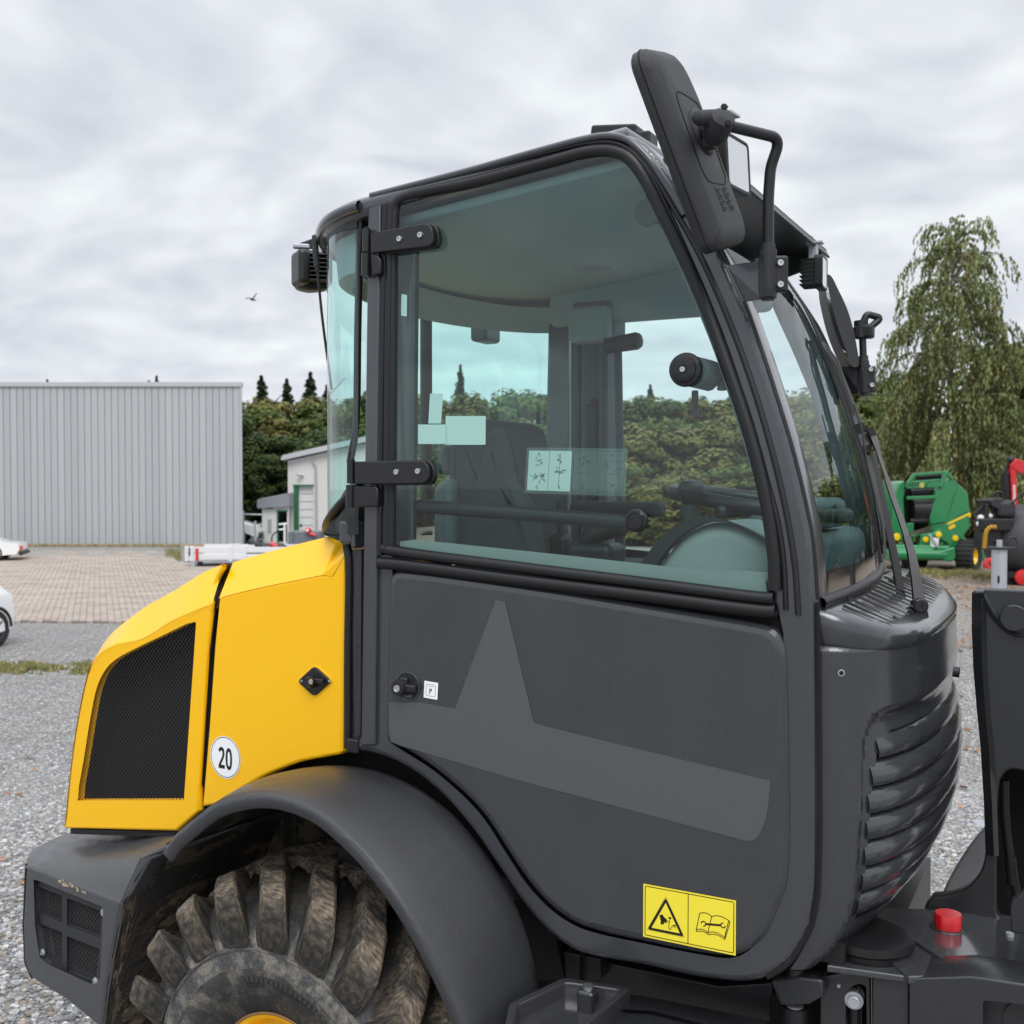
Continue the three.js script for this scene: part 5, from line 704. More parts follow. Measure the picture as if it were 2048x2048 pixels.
// ---- inside the cab
{
  // far door post with its tubes
  const p = sub('door_post', loader);
  part('post', [box(0.085, 0.80, 0.07, -1.262, 2.06, -1.0, 0.015), box(0.03, 0.80, 0.05, -1.325, 2.06, -1.0, 0.012), rod(V(-1.225, 1.7, -0.955), V(-1.225, 2.42, -0.955), 0.014)], M.inner, p);
  part('post_cap', box(0.13, 0.11, 0.10, -1.25, 2.385, -0.975, 0.015), M.inner, p);
  part('belt_reel', [box(0.035, 0.34, 0.02, -1.262, 1.98, -0.955, 0.008), rod(V(-1.262, 2.15, -0.955), V(-1.262, 2.17, -0.955), 0.012)], M.black, p);
  const a = onZ(1215, 692, -0.88), b = onZ(1272, 682, -0.86);
  part('grab_handle', [rod(a, b, 0.022, 0.024), knob(b, b.clone().sub(a), [[0.024, 0], [0.020, 0.010], [0, 0.016]], 18)], M.black, p);
  part('stay_rod', rod(onZ(1236, 705, -0.92), onZ(1243, 1120, -0.92), 0.0115), M.inner, p);
  // operator seat, facing forward
  const s = sub('seat', loader), z = -0.50, back = (q, w, dz = 0, r = 0.02) => { const pts = rounded(q.map(([x, y]) => onZ(x, y, z + dz + w / 2)), r); return plate(pts, z - w / 2 + dz, z + w / 2 + dz, 0.022, [], 4, 0.9); };
  part('backrest', back([[890, 1120], [893, 900], [897, 843], [915, 832], [948, 836], [966, 852], [985, 930], [1002, 1010], [1030, 1120]], 0.34), M.cloth, s);
  part('side_bolster', [back([[905, 1120], [975, 860], [985, 852], [1000, 895], [1012, 958], [1022, 975], [1050, 1010], [1075, 1120]], 0.07, 0.19), back([[905, 1120], [975, 860], [985, 852], [1000, 895], [1012, 958], [1022, 975], [1050, 1010], [1075, 1120]], 0.07, -0.19)], M.cloth, s);
  part('lumbar_shell', [back([[862, 1110], [862, 975], [880, 958], [902, 958], [905, 1110]], 0.40, 0, 0.03), back([[866, 950], [872, 890], [886, 892], [900, 950]], 0.06, 0.1)], M.inner, s);
  part('seat_cushion', box(0.46, 0.10, 0.46, -1.12, 1.69, z, 0.04), M.cloth, s);
  part('armrest', box(0.26, 0.04, 0.06, -1.12, 1.86, -0.80, 0.015), M.cloth, s);
  // steering wheel and column
  const w = sub('steering_wheel', loader), wc = V(-0.66, 1.885, -0.50), tilt = 0.14;
  const g = new THREE.TorusGeometry(0.19, 0.0155, 12, 48); turn(g, Math.PI / 2, 0, 0); turn(g, 0, 0, -tilt);
  part('rim', move(g, wc), M.black, w);
  const spoke = (a) => rod(wc.clone().add(V(Math.cos(a) * 0.185, 0, Math.sin(a) * 0.185).applyAxisAngle(PZ, -tilt)), wc.clone().add(V(0, -0.02, 0)), 0.011);
  part('spoke', [spoke(0.4), spoke(2.5), spoke(4.6)], M.black, w);
  part('column', [rod(wc.clone().add(V(0, -0.02, 0)), V(-0.62, 1.55, -0.50), 0.035, 0.05)], M.inner, w);
  part('spinner_knob', [knob(onZ(1380, 1033, -0.30), V(0.05, 1, 0.05), [[0.024, 0], [0.020, 0.012], [0.017, 0.026], [0.022, 0.038], [0.0275, 0.052], [0.0265, 0.066], [0.018, 0.075], [0, 0.078]], 24)], M.black, w);
  // dashboard cowl beside the door: light shell with a dark edge
  const edge = curve([[1272, 1140], [1300, 1100], [1338, 1060], [1372, 1039], [1400, 1033], [1430, 1035], [1470, 1046], [1540, 1085], [1580, 1130]], -0.06, 6);
  const innerE = curve([[1300, 1150], [1325, 1110], [1360, 1072], [1398, 1050], [1432, 1044], [1470, 1050], [1540, 1088], [1585, 1135]], -0.06, 6);
  const d = sub('dashboard', loader);
  part('dash_shell', plate([...innerE, onZ(1585, 1230, -0.06), onZ(1295, 1230, -0.06)], -0.30, -0.07, 0.03, [], 5, 0.9), M.dash, d);
  part('dash_edge', sheet([edge, innerE, innerE.map((p) => off(p, 0, 0, -0.03))]), M.black, d);
  part('dash_top', [box(0.10, 0.12, 0.85, -0.56, 1.76, -0.55, 0.03), box(0.12, 0.07, 0.3, -0.58, 1.86, -0.62, 0.02)], M.inner, d);
  part('switch_stalk', [rod(onZ(1440, 1026, -0.32), onZ(1500, 1022, -0.36), 0.012), knob(onZ(1446, 1026, -0.3), V(-1, 0, 0.8), [[0.018, 0], [0.017, 0.012], [0.012, 0.016], [0, 0.017]], 18)], M.black, d);
  // levers
  const l = sub('control_lever', loader);
  part('lever', [rod(onZ(1122, 1110, -0.55), onZ(1120, 1005, -0.55), 0.010, 0.0085), box(0.05, 0.08, 0.05, ...onZ(1122, 1100, -0.55).toArray(), 0.015)], M.black, l);
  const j = sub('joystick', loader);
  part('grip', [tube([onZ(1165, 1110, -0.38), onZ(1180, 1078, -0.38), onZ(1212, 1062, -0.38), onZ(1245, 1056, -0.38)], 0.021, false, 12), box(0.12, 0.07, 0.1, ...onZ(1190, 1115, -0.40).toArray(), 0.02)], M.black, j);
}
// ---- yellow engine hood: side plane turned 4 degrees inwards to the rear
const hoodTurn = 4 * Math.PI / 180, HO = onZ(690, 1300, -0.035), HU = V(Math.cos(hoodTurn), 0, Math.sin(hoodTurn)), HN = V(-Math.sin(hoodTurn), 0, Math.cos(hoodTurn));
const HB = new THREE.Matrix4().makeBasis(HU, PY, HN).setPosition(HO.x, 0, HO.z);
const onHood = (x, y, o = 0) => { const d = ray(x, y), p0 = HO.clone().addScaledVector(HN, o), t = p0.sub(EYE).dot(HN) / d.dot(HN), p = d.multiplyScalar(t).add(EYE).sub(V(HO.x, 0, HO.z)); return V(p.dot(HU), p.y, o); }; // local
const hood2 = (l, o = 0) => l.map(([x, y]) => onHood(x, y, o));
const hoodCurve = (l, o = 0, n = 8) => spline(hood2(l, o), n);
{
  const hood = sub('hood', loader), bake = (g) => g.applyMatrix4(HB);
  const meshHole = [...rounded(hood2([[391, 1234], [397, 1246], [389.5, 1354], [381, 1478], [372, 1607], [148, 1607]]), [0.005, 0.004, 0, 0, 0.010, 0.012]), ...hoodCurve([[154, 1570], [163, 1520], [177, 1433], [190, 1372], [207, 1336], [228, 1314], [269, 1291], [331, 1261], [372, 1241]], 0, 4)];
  const rearOutline = [...hood2([[398, 1622], [352, 1663], [127, 1657]]), ...hoodCurve([[131, 1640], [142, 1528], [157, 1428], [177, 1341], [190, 1312], [208, 1295]], 0, 5), ...hoodCurve([[232, 1284], [286, 1272], [344, 1236], [418, 1204]], 0, 3), ...hood2([[424, 1204], [413, 1300], [404, 1448], [396, 1560]])];
  part('rear_panel', bake(plate(rearOutline, -0.020, 0, 0.008, [meshHole], 4, 0.6)), M.yellow, hood);
  const doorOutline = [...hood2([[404, 1614], [417, 1450], [428, 1290], [438, 1193]]), ...hoodCurve([[450, 1189], [540, 1168], [645, 1147]], 0, 3), ...hood2([[664, 1149], [690, 1106], [689, 1236], [685, 1503], [680, 1509]]), ...hoodCurve([[672, 1511], [640, 1517], [596, 1526], [527, 1554], [474, 1586], [440, 1608]], 0, 4)];
  part('side_panel', bake(plate(doorOutline, -0.05, 0, 0.008, [], 4, 0.6)), M.yellow, hood);
  // upper facets and the top that runs across to the other side
  const crestR = hoodCurve([[192, 1313], [205, 1290], [222, 1268], [244, 1249], [294, 1212], [344, 1184], [413, 1142], [448, 1128]], -0.085, 6), lowR = hoodCurve([[178, 1346], [192, 1318], [210, 1301], [234, 1290], [286, 1277], [344, 1242], [400, 1217], [424, 1209]], 0.0008, 6);
  part('rear_panel', bake(sheet([resample(lowR, 40), resample(crestR, 40), resample(crestR, 40).map((p) => off(p, -0.01, -0.012, -0.80)), resample(lowR, 40).map((p) => off(p, 0, 0, -0.96))], 0.5)), M.yellow, hood);
  const crestD = hoodCurve([[466, 1125], [478, 1121], [530, 1106], [609, 1085], [681, 1067.5]], -0.085, 6), lowD = hoodCurve([[438, 1197], [452, 1192], [540, 1171], [600, 1159], [645, 1150]], 0.0008, 6);
  part('side_panel', bake(sheet([resample(lowD, 30), resample(crestD, 30), resample(crestD, 30).map((p) => off(p, 0, 0.01, -0.80))], 0.5)), M.yellow, hood);
  const A = onHood(645, 1150, 0.0008), B = onHood(664, 1153, 0.0008), C = onHood(691, 1108, 0.0008), D = onHood(681, 1067.5, -0.085), E = onHood(692, 1080, -0.085);
  part('side_panel', bake(sheet([[A, A, A, A], [B, C, E, D]], 0.2)), M.yellow, hood);
  // rounded seam edges
  part('rear_panel', bake(tube([...hoodCurve([[396, 1600], [405, 1448], [414, 1300], [424, 1206]], -0.008, 4), ...hoodCurve([[428, 1180], [438, 1152], [449, 1131]], -0.052, 3)], 0.0075, false, 10, 60)), M.yellow, hood);
  part('seam_seal', bake(tube([...hoodCurve([[400, 1614], [411, 1448], [421, 1300], [431, 1200]], -0.014, 4), ...hoodCurve([[441, 1164], [456, 1132]], -0.062, 3)], 0.0045, false, 8, 60)), M.void, hood);
  // back of the hood and the dark space behind the mesh
  const back = hoodCurve([[129, 1655], [142, 1528], [157, 1428], [177, 1341], [192, 1312]], -0.04, 5);
  part('rear_panel', bake(sheet([back, back.map((p) => off(p, -0.02, 0, -0.9))], 0.9)), M.yellow, hood);
  part('engine_bay', bake(plate(hood2([[150, 1640], [205, 1330], [420, 1220], [690, 1140], [690, 1490], [600, 1510], [400, 1620]], -0.08), -0.5, -0.09, 0)), M.void, hood);
  part('wire_mesh', bake(wires(meshHole, 0.0088, 0.00042, -0.007)), std([0.055, 0.055, 0.058], 0.5, { metalness: 0.3 }), hood).userData.kind = 'stuff';
  part('mesh_rim', bake(new THREE.TubeGeometry(new THREE.CatmullRomCurve3(meshHole.map((p) => V(p.x, p.y, -0.003)), true), 160, 0.0028, 6, true)), M.black, hood);
  part('sill_strip', bake(plate(rounded(hood2([[131, 1660], [346, 1666], [338, 1678], [133, 1671]]), 0.003), -0.6, -0.012, 0.003)), M.rubber, hood);
  // lock on a black diamond plate
  const lk = sub('hood_lock', hood), lc = onHood(631, 1362, 0).applyMatrix4(HB), at = (x, y, o) => onHood(x, y, o).applyMatrix4(HB);
  part('lock_plate', bake(plate(rounded(hood2([[597, 1362], [631, 1331], [666, 1362], [631, 1393]]), 0.012), 0, 0.006, 0.003)), M.black, lk);
  part('lock_pit', bake(plate(rounded(hood2([[592, 1363], [631, 1327], [670, 1362], [631, 1398]]), 0.014), -0.002, 0.0012, 0.001)), M.yellow, lk);
  part('lock_knob', [knob(at(624, 1363, 0.006), HN, [[0.0135, 0], [0.013, 0.010], [0.0105, 0.016], [0, 0.0165]], 24), (() => { const p = at(638, 1362, 0.011); return turn(box(0.026, 0.011, 0.010, 0, 0, 0, 0.003), 0, -hoodTurn, 0).translate(p.x, p.y, p.z); })()], M.satin, lk);
  part('lock_cylinder', knob(at(622, 1363.5, 0.022), HN, [[0.006, 0], [0.0055, 0.002], [0.004, 0.002], [0, 0.0008]], 18), M.steel, lk);
  for (const x of [604, 659]) part('lock_screw', bolt(at(x, 1362, 0.0055), HN, 0.0032), M.steel, lk);
  // speed disc
  const t = canvasTex(512, 512, (c) => { c.fillStyle = '#f2f3f5'; c.fillRect(0, 0, 512, 512); c.strokeStyle = '#16181c'; c.lineWidth = 9; c.beginPath(); c.arc(256, 256, 240, 0, 7); c.stroke(); c.fillStyle = '#16181c'; c.textAlign = 'center'; c.textBaseline = 'middle'; c.save(); c.translate(256, 274); c.scale(0.80, 1.28); c.font = 'bold 280px sans-serif'; c.fillText('20', 0, 0); c.restore(); });
  const sc = onHood(450.4, 1514.6, 0.0012);
  part('speed_sticker', bake(new THREE.CircleGeometry(0.0505, 48).translate(sc.x, sc.y, 0.0012)), std([1, 1, 1], 0.3, { map: t }), hood).userData.label = 'round white sticker reading 20';
}
// ---- rear counterweight with its grille
{
  const cw = sub('counterweight', loader), a10 = 10 * Math.PI / 180, O = onZ(243, 1803, 0.05), U = V(Math.cos(a10), 0, Math.sin(a10)), N = V(-Math.sin(a10), 0, Math.cos(a10));
  const B = new THREE.Matrix4().makeBasis(U, PY, N).setPosition(O.x, 0, O.z);
  const on = (x, y, o = 0) => { const d = ray(x, y), t = O.clone().addScaledVector(N, o).sub(EYE).dot(N) / d.dot(N), p = d.multiplyScalar(t).add(EYE).sub(V(O.x, 0, O.z)); return V(p.dot(U), p.y, o); };
  const l = (q, o) => q.map(([x, y]) => on(x, y, o)), bake = (g) => g.applyMatrix4(B);
  const hole = rounded(l([[63, 1753], [72, 1752], [206, 1806], [211, 1818], [204, 1962], [196, 1976], [180, 1975], [92, 1934], [76, 1918], [66, 1850]]), 0.006);
  const face = rounded(l([[52, 1728], [243, 1803], [236, 1840], [222, 1915], [209, 1990], [204, 2060], [130, 2000], [62, 1958], [48, 1926], [45, 1851]]), [0.02, 0.01, 0, 0, 0, 0, 0, 0.02, 0.03, 0]);
  part('casting_face', bake(plate(face, -0.05, 0, 0.010, [hole], 5, 0.7)), M.bumper, cw);
  const ridge = resample([on(50, 1730, -0.012), on(80, 1736, -0.004), on(160, 1768, -0.004), on(245, 1802, -0.004)], 24), shelf = resample([on(90, 1690, -0.16), on(127, 1668, -0.22), on(230, 1670, -0.20), on(346, 1677, -0.10)].map((p) => p), 24);
  const mid = ridge.map((p, i) => p.clone().lerp(shelf[i], 0.5).add(V(0, 0.018, 0.006)));
  const lo = ridge.map((p) => off(p, 0, -0.006, 0.004));
  part('casting_top', bake(sheet([lo, ridge.map((p, i) => off(p, 0, 0.002, -0.004)), ridge.map((p, i) => p.clone().lerp(shelf[i], 0.1).add(V(0, 0.008, 0))), ridge.map((p, i) => p.clone().lerp(shelf[i], 0.3).add(V(0, 0.016, 0.004))), mid, ridge.map((p, i) => p.clone().lerp(shelf[i], 0.78).add(V(0, 0.010, 0.004))), shelf, shelf.map((p) => off(p, 0, 0, -0.7))], 1.2)), M.bumper, cw);
  const rear = [on(50, 1728, -0.01), on(45, 1851, -0.01), on(48, 1926, -0.01), on(62, 1958, -0.01)];
  part('casting_back', bake(sheet([rear, rear.map((p) => off(p, 0.0, 0, -0.9))])), M.bumper, cw);
  part('grille_void', bake(plate(hole, -0.14, -0.045, 0)), M.void, cw);
  // grille: frame with a cross, woven wire behind
  const inner = (x0, y0, x1, y1, x2, y2, x3, y3) => rounded(l([[x0, y0], [x1, y1], [x2, y2], [x3, y3]], -0.016), 0.004);
  const cells = [inner(74, 1769, 128, 1789, 128, 1846, 73, 1822), inner(136, 1793, 207, 1820, 204, 1876, 136, 1851), inner(73, 1841, 128, 1863, 128, 1940, 82, 1918), inner(136, 1869, 203, 1896, 199, 1968, 136, 1944)];
  const rim = rounded(l([[65, 1757], [73, 1756], [205, 1809], [209, 1820], [202, 1960], [194, 1973], [182, 1972], [93, 1931], [78, 1915], [68, 1850]], -0.016), 0.005);
  part('grille_frame', bake(plate(rim, -0.022, -0.012, 0.002, cells)), M.plastic, cw);
  part('grille_mesh', bake(join(cells.map((c) => wires(c, 0.0095, 0.0007, -0.022)))), std([0.07, 0.07, 0.074], 0.5, { metalness: 0.4 }), cw).userData.kind = 'stuff';
  for (const [x, y] of [[68, 1765], [208, 1825], [86, 1905], [192, 1963]]) part('grille_bolt', [...bolt(on(x, y, -0.012).applyMatrix4(B), N, 0.0085), knob(on(x, y, -0.013).applyMatrix4(B), N, [[0.0105, 0], [0.0105, 0.002], [0, 0.002]], 18)], M.zinc, cw);
  // chipped paint above the grille
  const r = rng(8), chips = [];
  for (let i = 0; i < 26; i++) { const t = r(), c = on(lerp(118, 172, t), lerp(1764, 1788, t) - 3 + 8 * (r() - 0.4), 0.001), n = 6, w = 0.002 + 0.005 * r() * (1 - Math.abs(t - 0.5)), p = []; for (let k = 0; k < n; k++) { const a = k / n * 6.28, q = w * (0.5 + r()); p.push(V2(c.x + Math.cos(a) * q * 1.5, c.y + Math.sin(a) * q * 0.7)); } chips.push(new THREE.ShapeGeometry(shapeOf(p)).translate(0, 0, 0.0006 + i * 0.00002)); }
  part('paint_chip', bake(join(chips)), std([0.42, 0.34, 0.25], 0.9, { bumpMap: FINE, bumpScale: 0.001 }), cw).userData.label = 'patch of chipped paint above the grille';
}
// ---- wheel, fender and liner
const mudMap = dataTex(512, (u, v) => { const a = torus(u, v, 1.3, 5, 3), b = torus(u, v, 4, 4, 7), k = smooth(-0.5, 0.6, a + 0.55 * b); const g = 0.5 + 0.5 * torus(u, v, 12, 2, 1); const f = 0.72 + 0.45 * g; return [lerp(0.30, 0.54, k) * f, lerp(0.305, 0.515, k) * f, lerp(0.31, 0.48, k) * f]; }, true);
const lugMap = dataTex(512, (u, v) => { const a = torus(u, v, 1.6, 5, 23), k = smooth(-0.65, 0.25, a), g = 0.75 + 0.4 * torus(u, v, 9, 3, 2); return [lerp(0.36, 0.64, k) * g, lerp(0.355, 0.59, k) * g, lerp(0.35, 0.53, k) * g]; }, true);
const linerMap = dataTex(512, (u, v) => { const a = torus(u, v * 0.99, 1.0, 5, 13), b = torus(u, v, 7, 3, 17), k = smooth(0.0, 0.42, a + 0.5 * b); return [lerp(0.20, 0.42, k), lerp(0.19, 0.37, k), lerp(0.18, 0.30, k)]; }, true);
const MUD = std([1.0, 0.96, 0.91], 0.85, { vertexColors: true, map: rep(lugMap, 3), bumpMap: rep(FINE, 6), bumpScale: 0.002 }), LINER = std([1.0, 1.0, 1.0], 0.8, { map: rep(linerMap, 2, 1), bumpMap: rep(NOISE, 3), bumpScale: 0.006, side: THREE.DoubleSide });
{
  const WC = onZ(542, 2186, 0.12), R = 0.455, wh = sub('wheel', loader), zi = -0.24, zo = 0.125, zc = (zi + zo) / 2;
  // carcass: profile of radius over width
  const prof = [[0.150, zo - 0.045], [0.155, zo - 0.03], [0.190, zo - 0.012], [0.212, zo - 0.006], [0.222, zo - 0.008], [0.262, zo + 0.006], [0.268, zo + 0.010], [0.300, zo + 0.006], [0.305, zo + 0.009], [0.311, zo + 0.004], [0.336, zo - 0.004], [0.375, zo - 0.03], [0.398, zo - 0.07], [0.408, zc], [0.398, zi + 0.07], [0.375, zi + 0.03], [0.30, zi - 0.005], [0.20, zi + 0.01], [0.175, zi + 0.05]];
  const tyre = new THREE.LatheGeometry(prof.map(([r, z]) => V2(r, z)), 96); turn(tyre, Math.PI / 2, 0, 0);
  { const pp = tyre.attributes.position, cl = new Float32Array(pp.count * 3); for (let i = 0; i < pp.count; i++) { const rr = Math.hypot(pp.getX(i), pp.getY(i)), v = rr < 0.25 ? lerp(0.35, 1, smooth(0.235, 0.262, rr)) : lerp(1.05, 0.28, smooth(0.33, 0.38, rr)); cl.set([v, v, v], i * 3); } tyre.setAttribute('color', new THREE.BufferAttribute(cl, 3)); }  // vertex tone by radius: darker in the tread and by the rim
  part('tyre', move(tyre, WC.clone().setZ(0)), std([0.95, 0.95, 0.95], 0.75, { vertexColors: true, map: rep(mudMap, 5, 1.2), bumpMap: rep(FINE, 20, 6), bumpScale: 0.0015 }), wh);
  // lugs: two rows of swept chevron bars
  const lugGeo = [0, 1, 2].map((seed) => [1, -1].map((sg) => {
    const r = rng(seed * 7 + sg + 40), NS = 9, rows = [];
    for (let i = 0; i <= NS; i++) {
      const t = i / NS, z = sg > 0 ? lerp(zc - 0.012, zo + 0.008, t) : lerp(zc + 0.012, zi - 0.008, t), phi = 0.02 + 0.34 * Math.pow(t, 1.2), w = lerp(0.074, 0.092, t) * (0.94 + 0.12 * r()), drop = Math.pow(Math.max(0, t - 0.5) / 0.5, 2.2) * 0.035;
      const top = R - drop - 0.006 * r(), base = lerp(0.402, 0.336, Math.pow(t, 2.6)), row = [];
      for (const [s, h] of [[-0.62, base], [-0.50, lerp(base, top, 0.55)], [-0.40, top - 0.004], [-0.30, top], [0.30, top], [0.40, top - 0.004], [0.50, lerp(base, top, 0.55)], [0.62, base]]) { const a = phi + s * w / R, q = h + 0.003 * (r() - 0.5); row.push(V(Math.sin(a) * q, Math.cos(a) * q, z)); }
      rows.push(row);
    }
    const cap = (row) => { const c = row.reduce((s, p) => s.add(p), V(0, 0, 0)).multiplyScalar(1 / row.length); return row.map(() => c.clone()); };
    const tail = rows[NS].map((p, k) => { const rr = Math.hypot(p.x, p.y), q = lerp(rr, 0.325, 0.5); return V(p.x / rr * q, p.y / rr * q, p.z + sg * (k > 1 && k < 6 ? 0.004 : 0)); });
    const g = sheet([cap(rows[0]), ...rows, tail, tail.map((p) => { const rr = Math.hypot(p.x, p.y); return V(p.x / rr * 0.312, p.y / rr * 0.312, p.z - sg * 0.003); })], 0.55);
    const uv = g.attributes.uv, o = r(); for (let i = 0; i < uv.count; i++) uv.setXY(i, uv.getX(i) * 0.12 + o, uv.getY(i) * 0.3 + o * 2); const pp = g.attributes.position, cl = new Float32Array(pp.count * 3); for (let i = 0; i < pp.count; i++) { const rr = Math.hypot(pp.getX(i), pp.getY(i)), v = lerp(0.30, 1.05, smooth(0.395, 0.438, rr)); cl.set([v, v * 0.99, v * 0.97], i * 3); } g.setAttribute('color', new THREE.BufferAttribute(cl, 3)); return g;  // vertex tone over the mud map: darker from lug top to base
  }));
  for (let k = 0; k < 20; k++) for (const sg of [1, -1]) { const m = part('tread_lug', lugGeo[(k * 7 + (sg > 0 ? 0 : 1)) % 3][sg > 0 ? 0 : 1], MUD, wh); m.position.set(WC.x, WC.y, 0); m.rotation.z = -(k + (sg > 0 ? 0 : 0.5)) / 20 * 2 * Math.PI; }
  const rim = new THREE.LatheGeometry([[0.0, zo - 0.11], [0.09, zo - 0.11], [0.10, zo - 0.095], [0.128, zo - 0.085], [0.138, zo - 0.045], [0.146, zo - 0.030], [0.154, zo - 0.026], [0.159, zo - 0.022], [0.160, zo - 0.03]].map(([r, z]) => V2(r || 1e-5, z)), 64); turn(rim, Math.PI / 2, 0, 0);
  part('rim', toCreasedNormals(move(rim, WC.clone().setZ(0)), 0.5), M.yellow, wh);
  const bead = new THREE.TorusGeometry(0.159, 0.0030, 8, 72).translate(WC.x, WC.y, zo - 0.024); part('rim_edge', bead, std([0.22, 0.12, 0.05], 0.85), wh);
  // worn raised lettering on the sidewall: illegible blocks
  const r = rng(77), letters = []; for (let i = 0; i < 16; i++) { const a = -0.30 + i * 0.055, q = 0.245, b = box(0.008 + 0.003 * r(), 0.020, 0.003); const h = box(0.004, 0.010, 0.004); b.rotateZ(-a); letters.push(b.translate(WC.x + Math.sin(a) * q, WC.y + Math.cos(a) * q, zo + 0.0)); }
  part('sidewall_relief', letters, std([0.035, 0.034, 0.033], 0.7), wh);
  // fender arch: outer lip and inner edge measured at their own depth
  const lipPx = [[327, 1703], [346, 1676], [371, 1654], [424, 1612], [477, 1593], [530, 1588], [583, 1598], [636, 1622], [689, 1664], [742, 1718], [795, 1787], [848, 1873], [901, 1978], [935, 2065], [960, 2150]];
  const innPx = [[430, 1612], [445, 1602], [480, 1583], [515, 1565], [554, 1549], [600, 1537], [645, 1531], [687, 1530], [766, 1545], [851, 1588], [925, 1652], [1004, 1762], [1040, 1838], [1067, 1930], [1082, 2010]];
  const lip = resample(curve(lipPx, 0.20, 6), 60), inn = resample(curve(innPx, -0.02, 6), 60);
  const fe = sub('fender', loader);
  const L = (k, dy, dz) => lip.map((p, i) => p.clone().lerp(inn[i], k).add(V(0, dy, dz)));
  const inward = lip.map((p, i) => { const t = lip[Math.min(59, i + 1)].clone().sub(lip[Math.max(0, i - 1)]).normalize(); return V(t.y, -t.x, 0); });
  const down = (rows, d, dz) => rows.map((p, i) => p.clone().addScaledVector(inward[i], d).add(V(0, 0, dz)));
  part('fender_arch', sheet([down(lip, 0.030, -0.004), down(lip, 0.026, 0.002), down(lip, 0.008, 0.004), down(lip, 0.002, 0.001), down(lip, -0.001, -0.006), L(0.06, 0.004, 0), L(0.25, 0.008, 0), L(0.5, 0.010, 0), L(0.75, 0.008, 0), L(0.94, 0.002, 0), down(inn, 0.004, -0.01), down(inn, 0.02, -0.02)], 0.9), M.fender, fe);
  part('fender_underside', sheet([down(lip, 0.030, -0.004), down(lip, 0.024, -0.02), L(0.5, -0.018, 0), down(inn, 0.03, -0.02)], 0.9), LINER, fe);
  // wheel house behind the tyre
  const wall = resample([...curve([[330, 1702], [300, 1716], [283, 1728], [262, 1772], [243, 1822], [225, 1906], [212, 1985], [205, 2050], [200, 2120]], 0.09, 4)], 40), innerW = wall.map((p) => V(p.x + 0.02, p.y, -0.42));
  const archTop = resample(curve([[330, 1702], [400, 1650], [480, 1600], [560, 1590], [640, 1622], [742, 1718], [848, 1873], [930, 2050], [960, 2150]], 0.08, 5), 50);
  part('wheel_house', [sheet([wall, wall.map((p) => off(p, 0.012, -0.008, -0.05)), innerW]), sheet([archTop, archTop.map((p) => V(p.x, p.y - 0.02, -0.42))]), plate([...archTop, onZ(930, 2300, 0.08), ...[...wall].reverse()].map((p) => V(p.x, p.y, 0)), -0.46, -0.40, 0)], LINER, fe);
  part('liner_edge', sheet([resample([...side([[286, 1716], [248, 1800], [228, 1900], [214, 1985], [206, 2050], [200, 2120]], 0.085)], 30).map((p) => off(p, -0.022, 0.004, -0.02)), resample(side([[286, 1716], [248, 1800], [228, 1900], [214, 1985], [206, 2050], [200, 2120]], 0.085), 30).map((p) => off(p, -0.004, 0.002, 0.004)), resample(side([[286, 1716], [248, 1800], [228, 1900], [214, 1985], [206, 2050], [200, 2120]], 0.085), 30).map((p) => off(p, 0.006, -0.002, 0))], 0.9), M.bumper, fe);
  part('liner_edge', [plate(rounded(side([[330, 1690], [345, 1700], [300, 1722], [262, 1790], [240, 1808], [252, 1780], [283, 1712]], 0.09), 0.006), 0.02, 0.09, 0.005)], M.bumper, fe);
}
// ---- nose of the cab below the windscreen: plan sections bulging forward
const NOSE = (() => {
  const near = side([[1636, 1285], [1637, 1690], [1637, 1760], [1634, 1795], [1623, 1858], [1604, 1902], [1590, 1925], [1580, 1938]], -0.012), tip = side([[1914, 1321], [1919, 1427], [1921, 1527], [1920, 1607], [1909, 1686], [1893, 1734], [1867, 1787], [1840, 1824], [1792, 1867], [1713, 1904], [1640, 1940]], -0.30);
  const look = (l, y) => { if (y >= l[0].y) return l[0].x; for (let i = 1; i < l.length; i++) if (y >= l[i].y) return lerp(l[i].x, l[i - 1].x, (y - l[i].y) / (l[i - 1].y - l[i].y)); return l[l.length - 1].x; };
  const S = (v) => spline(v, 6); const ns = S(near), ts = tip;
  // bulge that makes the outline touch the measured tip line
  const proj = (p) => { const d = p.clone().sub(EYE); return 1024 + F * d.dot(RIGHT) / d.dot(AHEAD); };
  const tipPx = [1914, 1919, 1921, 1920, 1909, 1893, 1867, 1840, 1792, 1713, 1640];
  tip.forEach((t, k) => { const y = t.y, x0 = look(ns, y); let lo = x0 + 0.005, hi = x0 + 0.4; for (let i = 0; i < 30; i++) { const m = (lo + hi) / 2; let mx = 0; for (let j = 1; j < 40; j++) { const a = Math.PI * j / 40, c = Math.cos(a); mx = Math.max(mx, proj(V(x0 + (m - x0) * Math.pow(Math.sin(a), 0.86), y, -0.512 + 0.5 * Math.sign(c) * Math.pow(Math.abs(c), 0.86)))); } if (mx > tipPx[k]) hi = m; else lo = m; } t.x = (lo + hi) / 2 + (k > 1 ? 0.018 : 0.002); });
  const tx = S(tip);
  return { proj, x0: (y) => look(ns, y), x1: (y) => look(tx, y), top: onZ(1636, 1287, -0.012).y, bottom: Math.max(ns[ns.length - 1].y, ts[ts.length - 1].y) };
})();
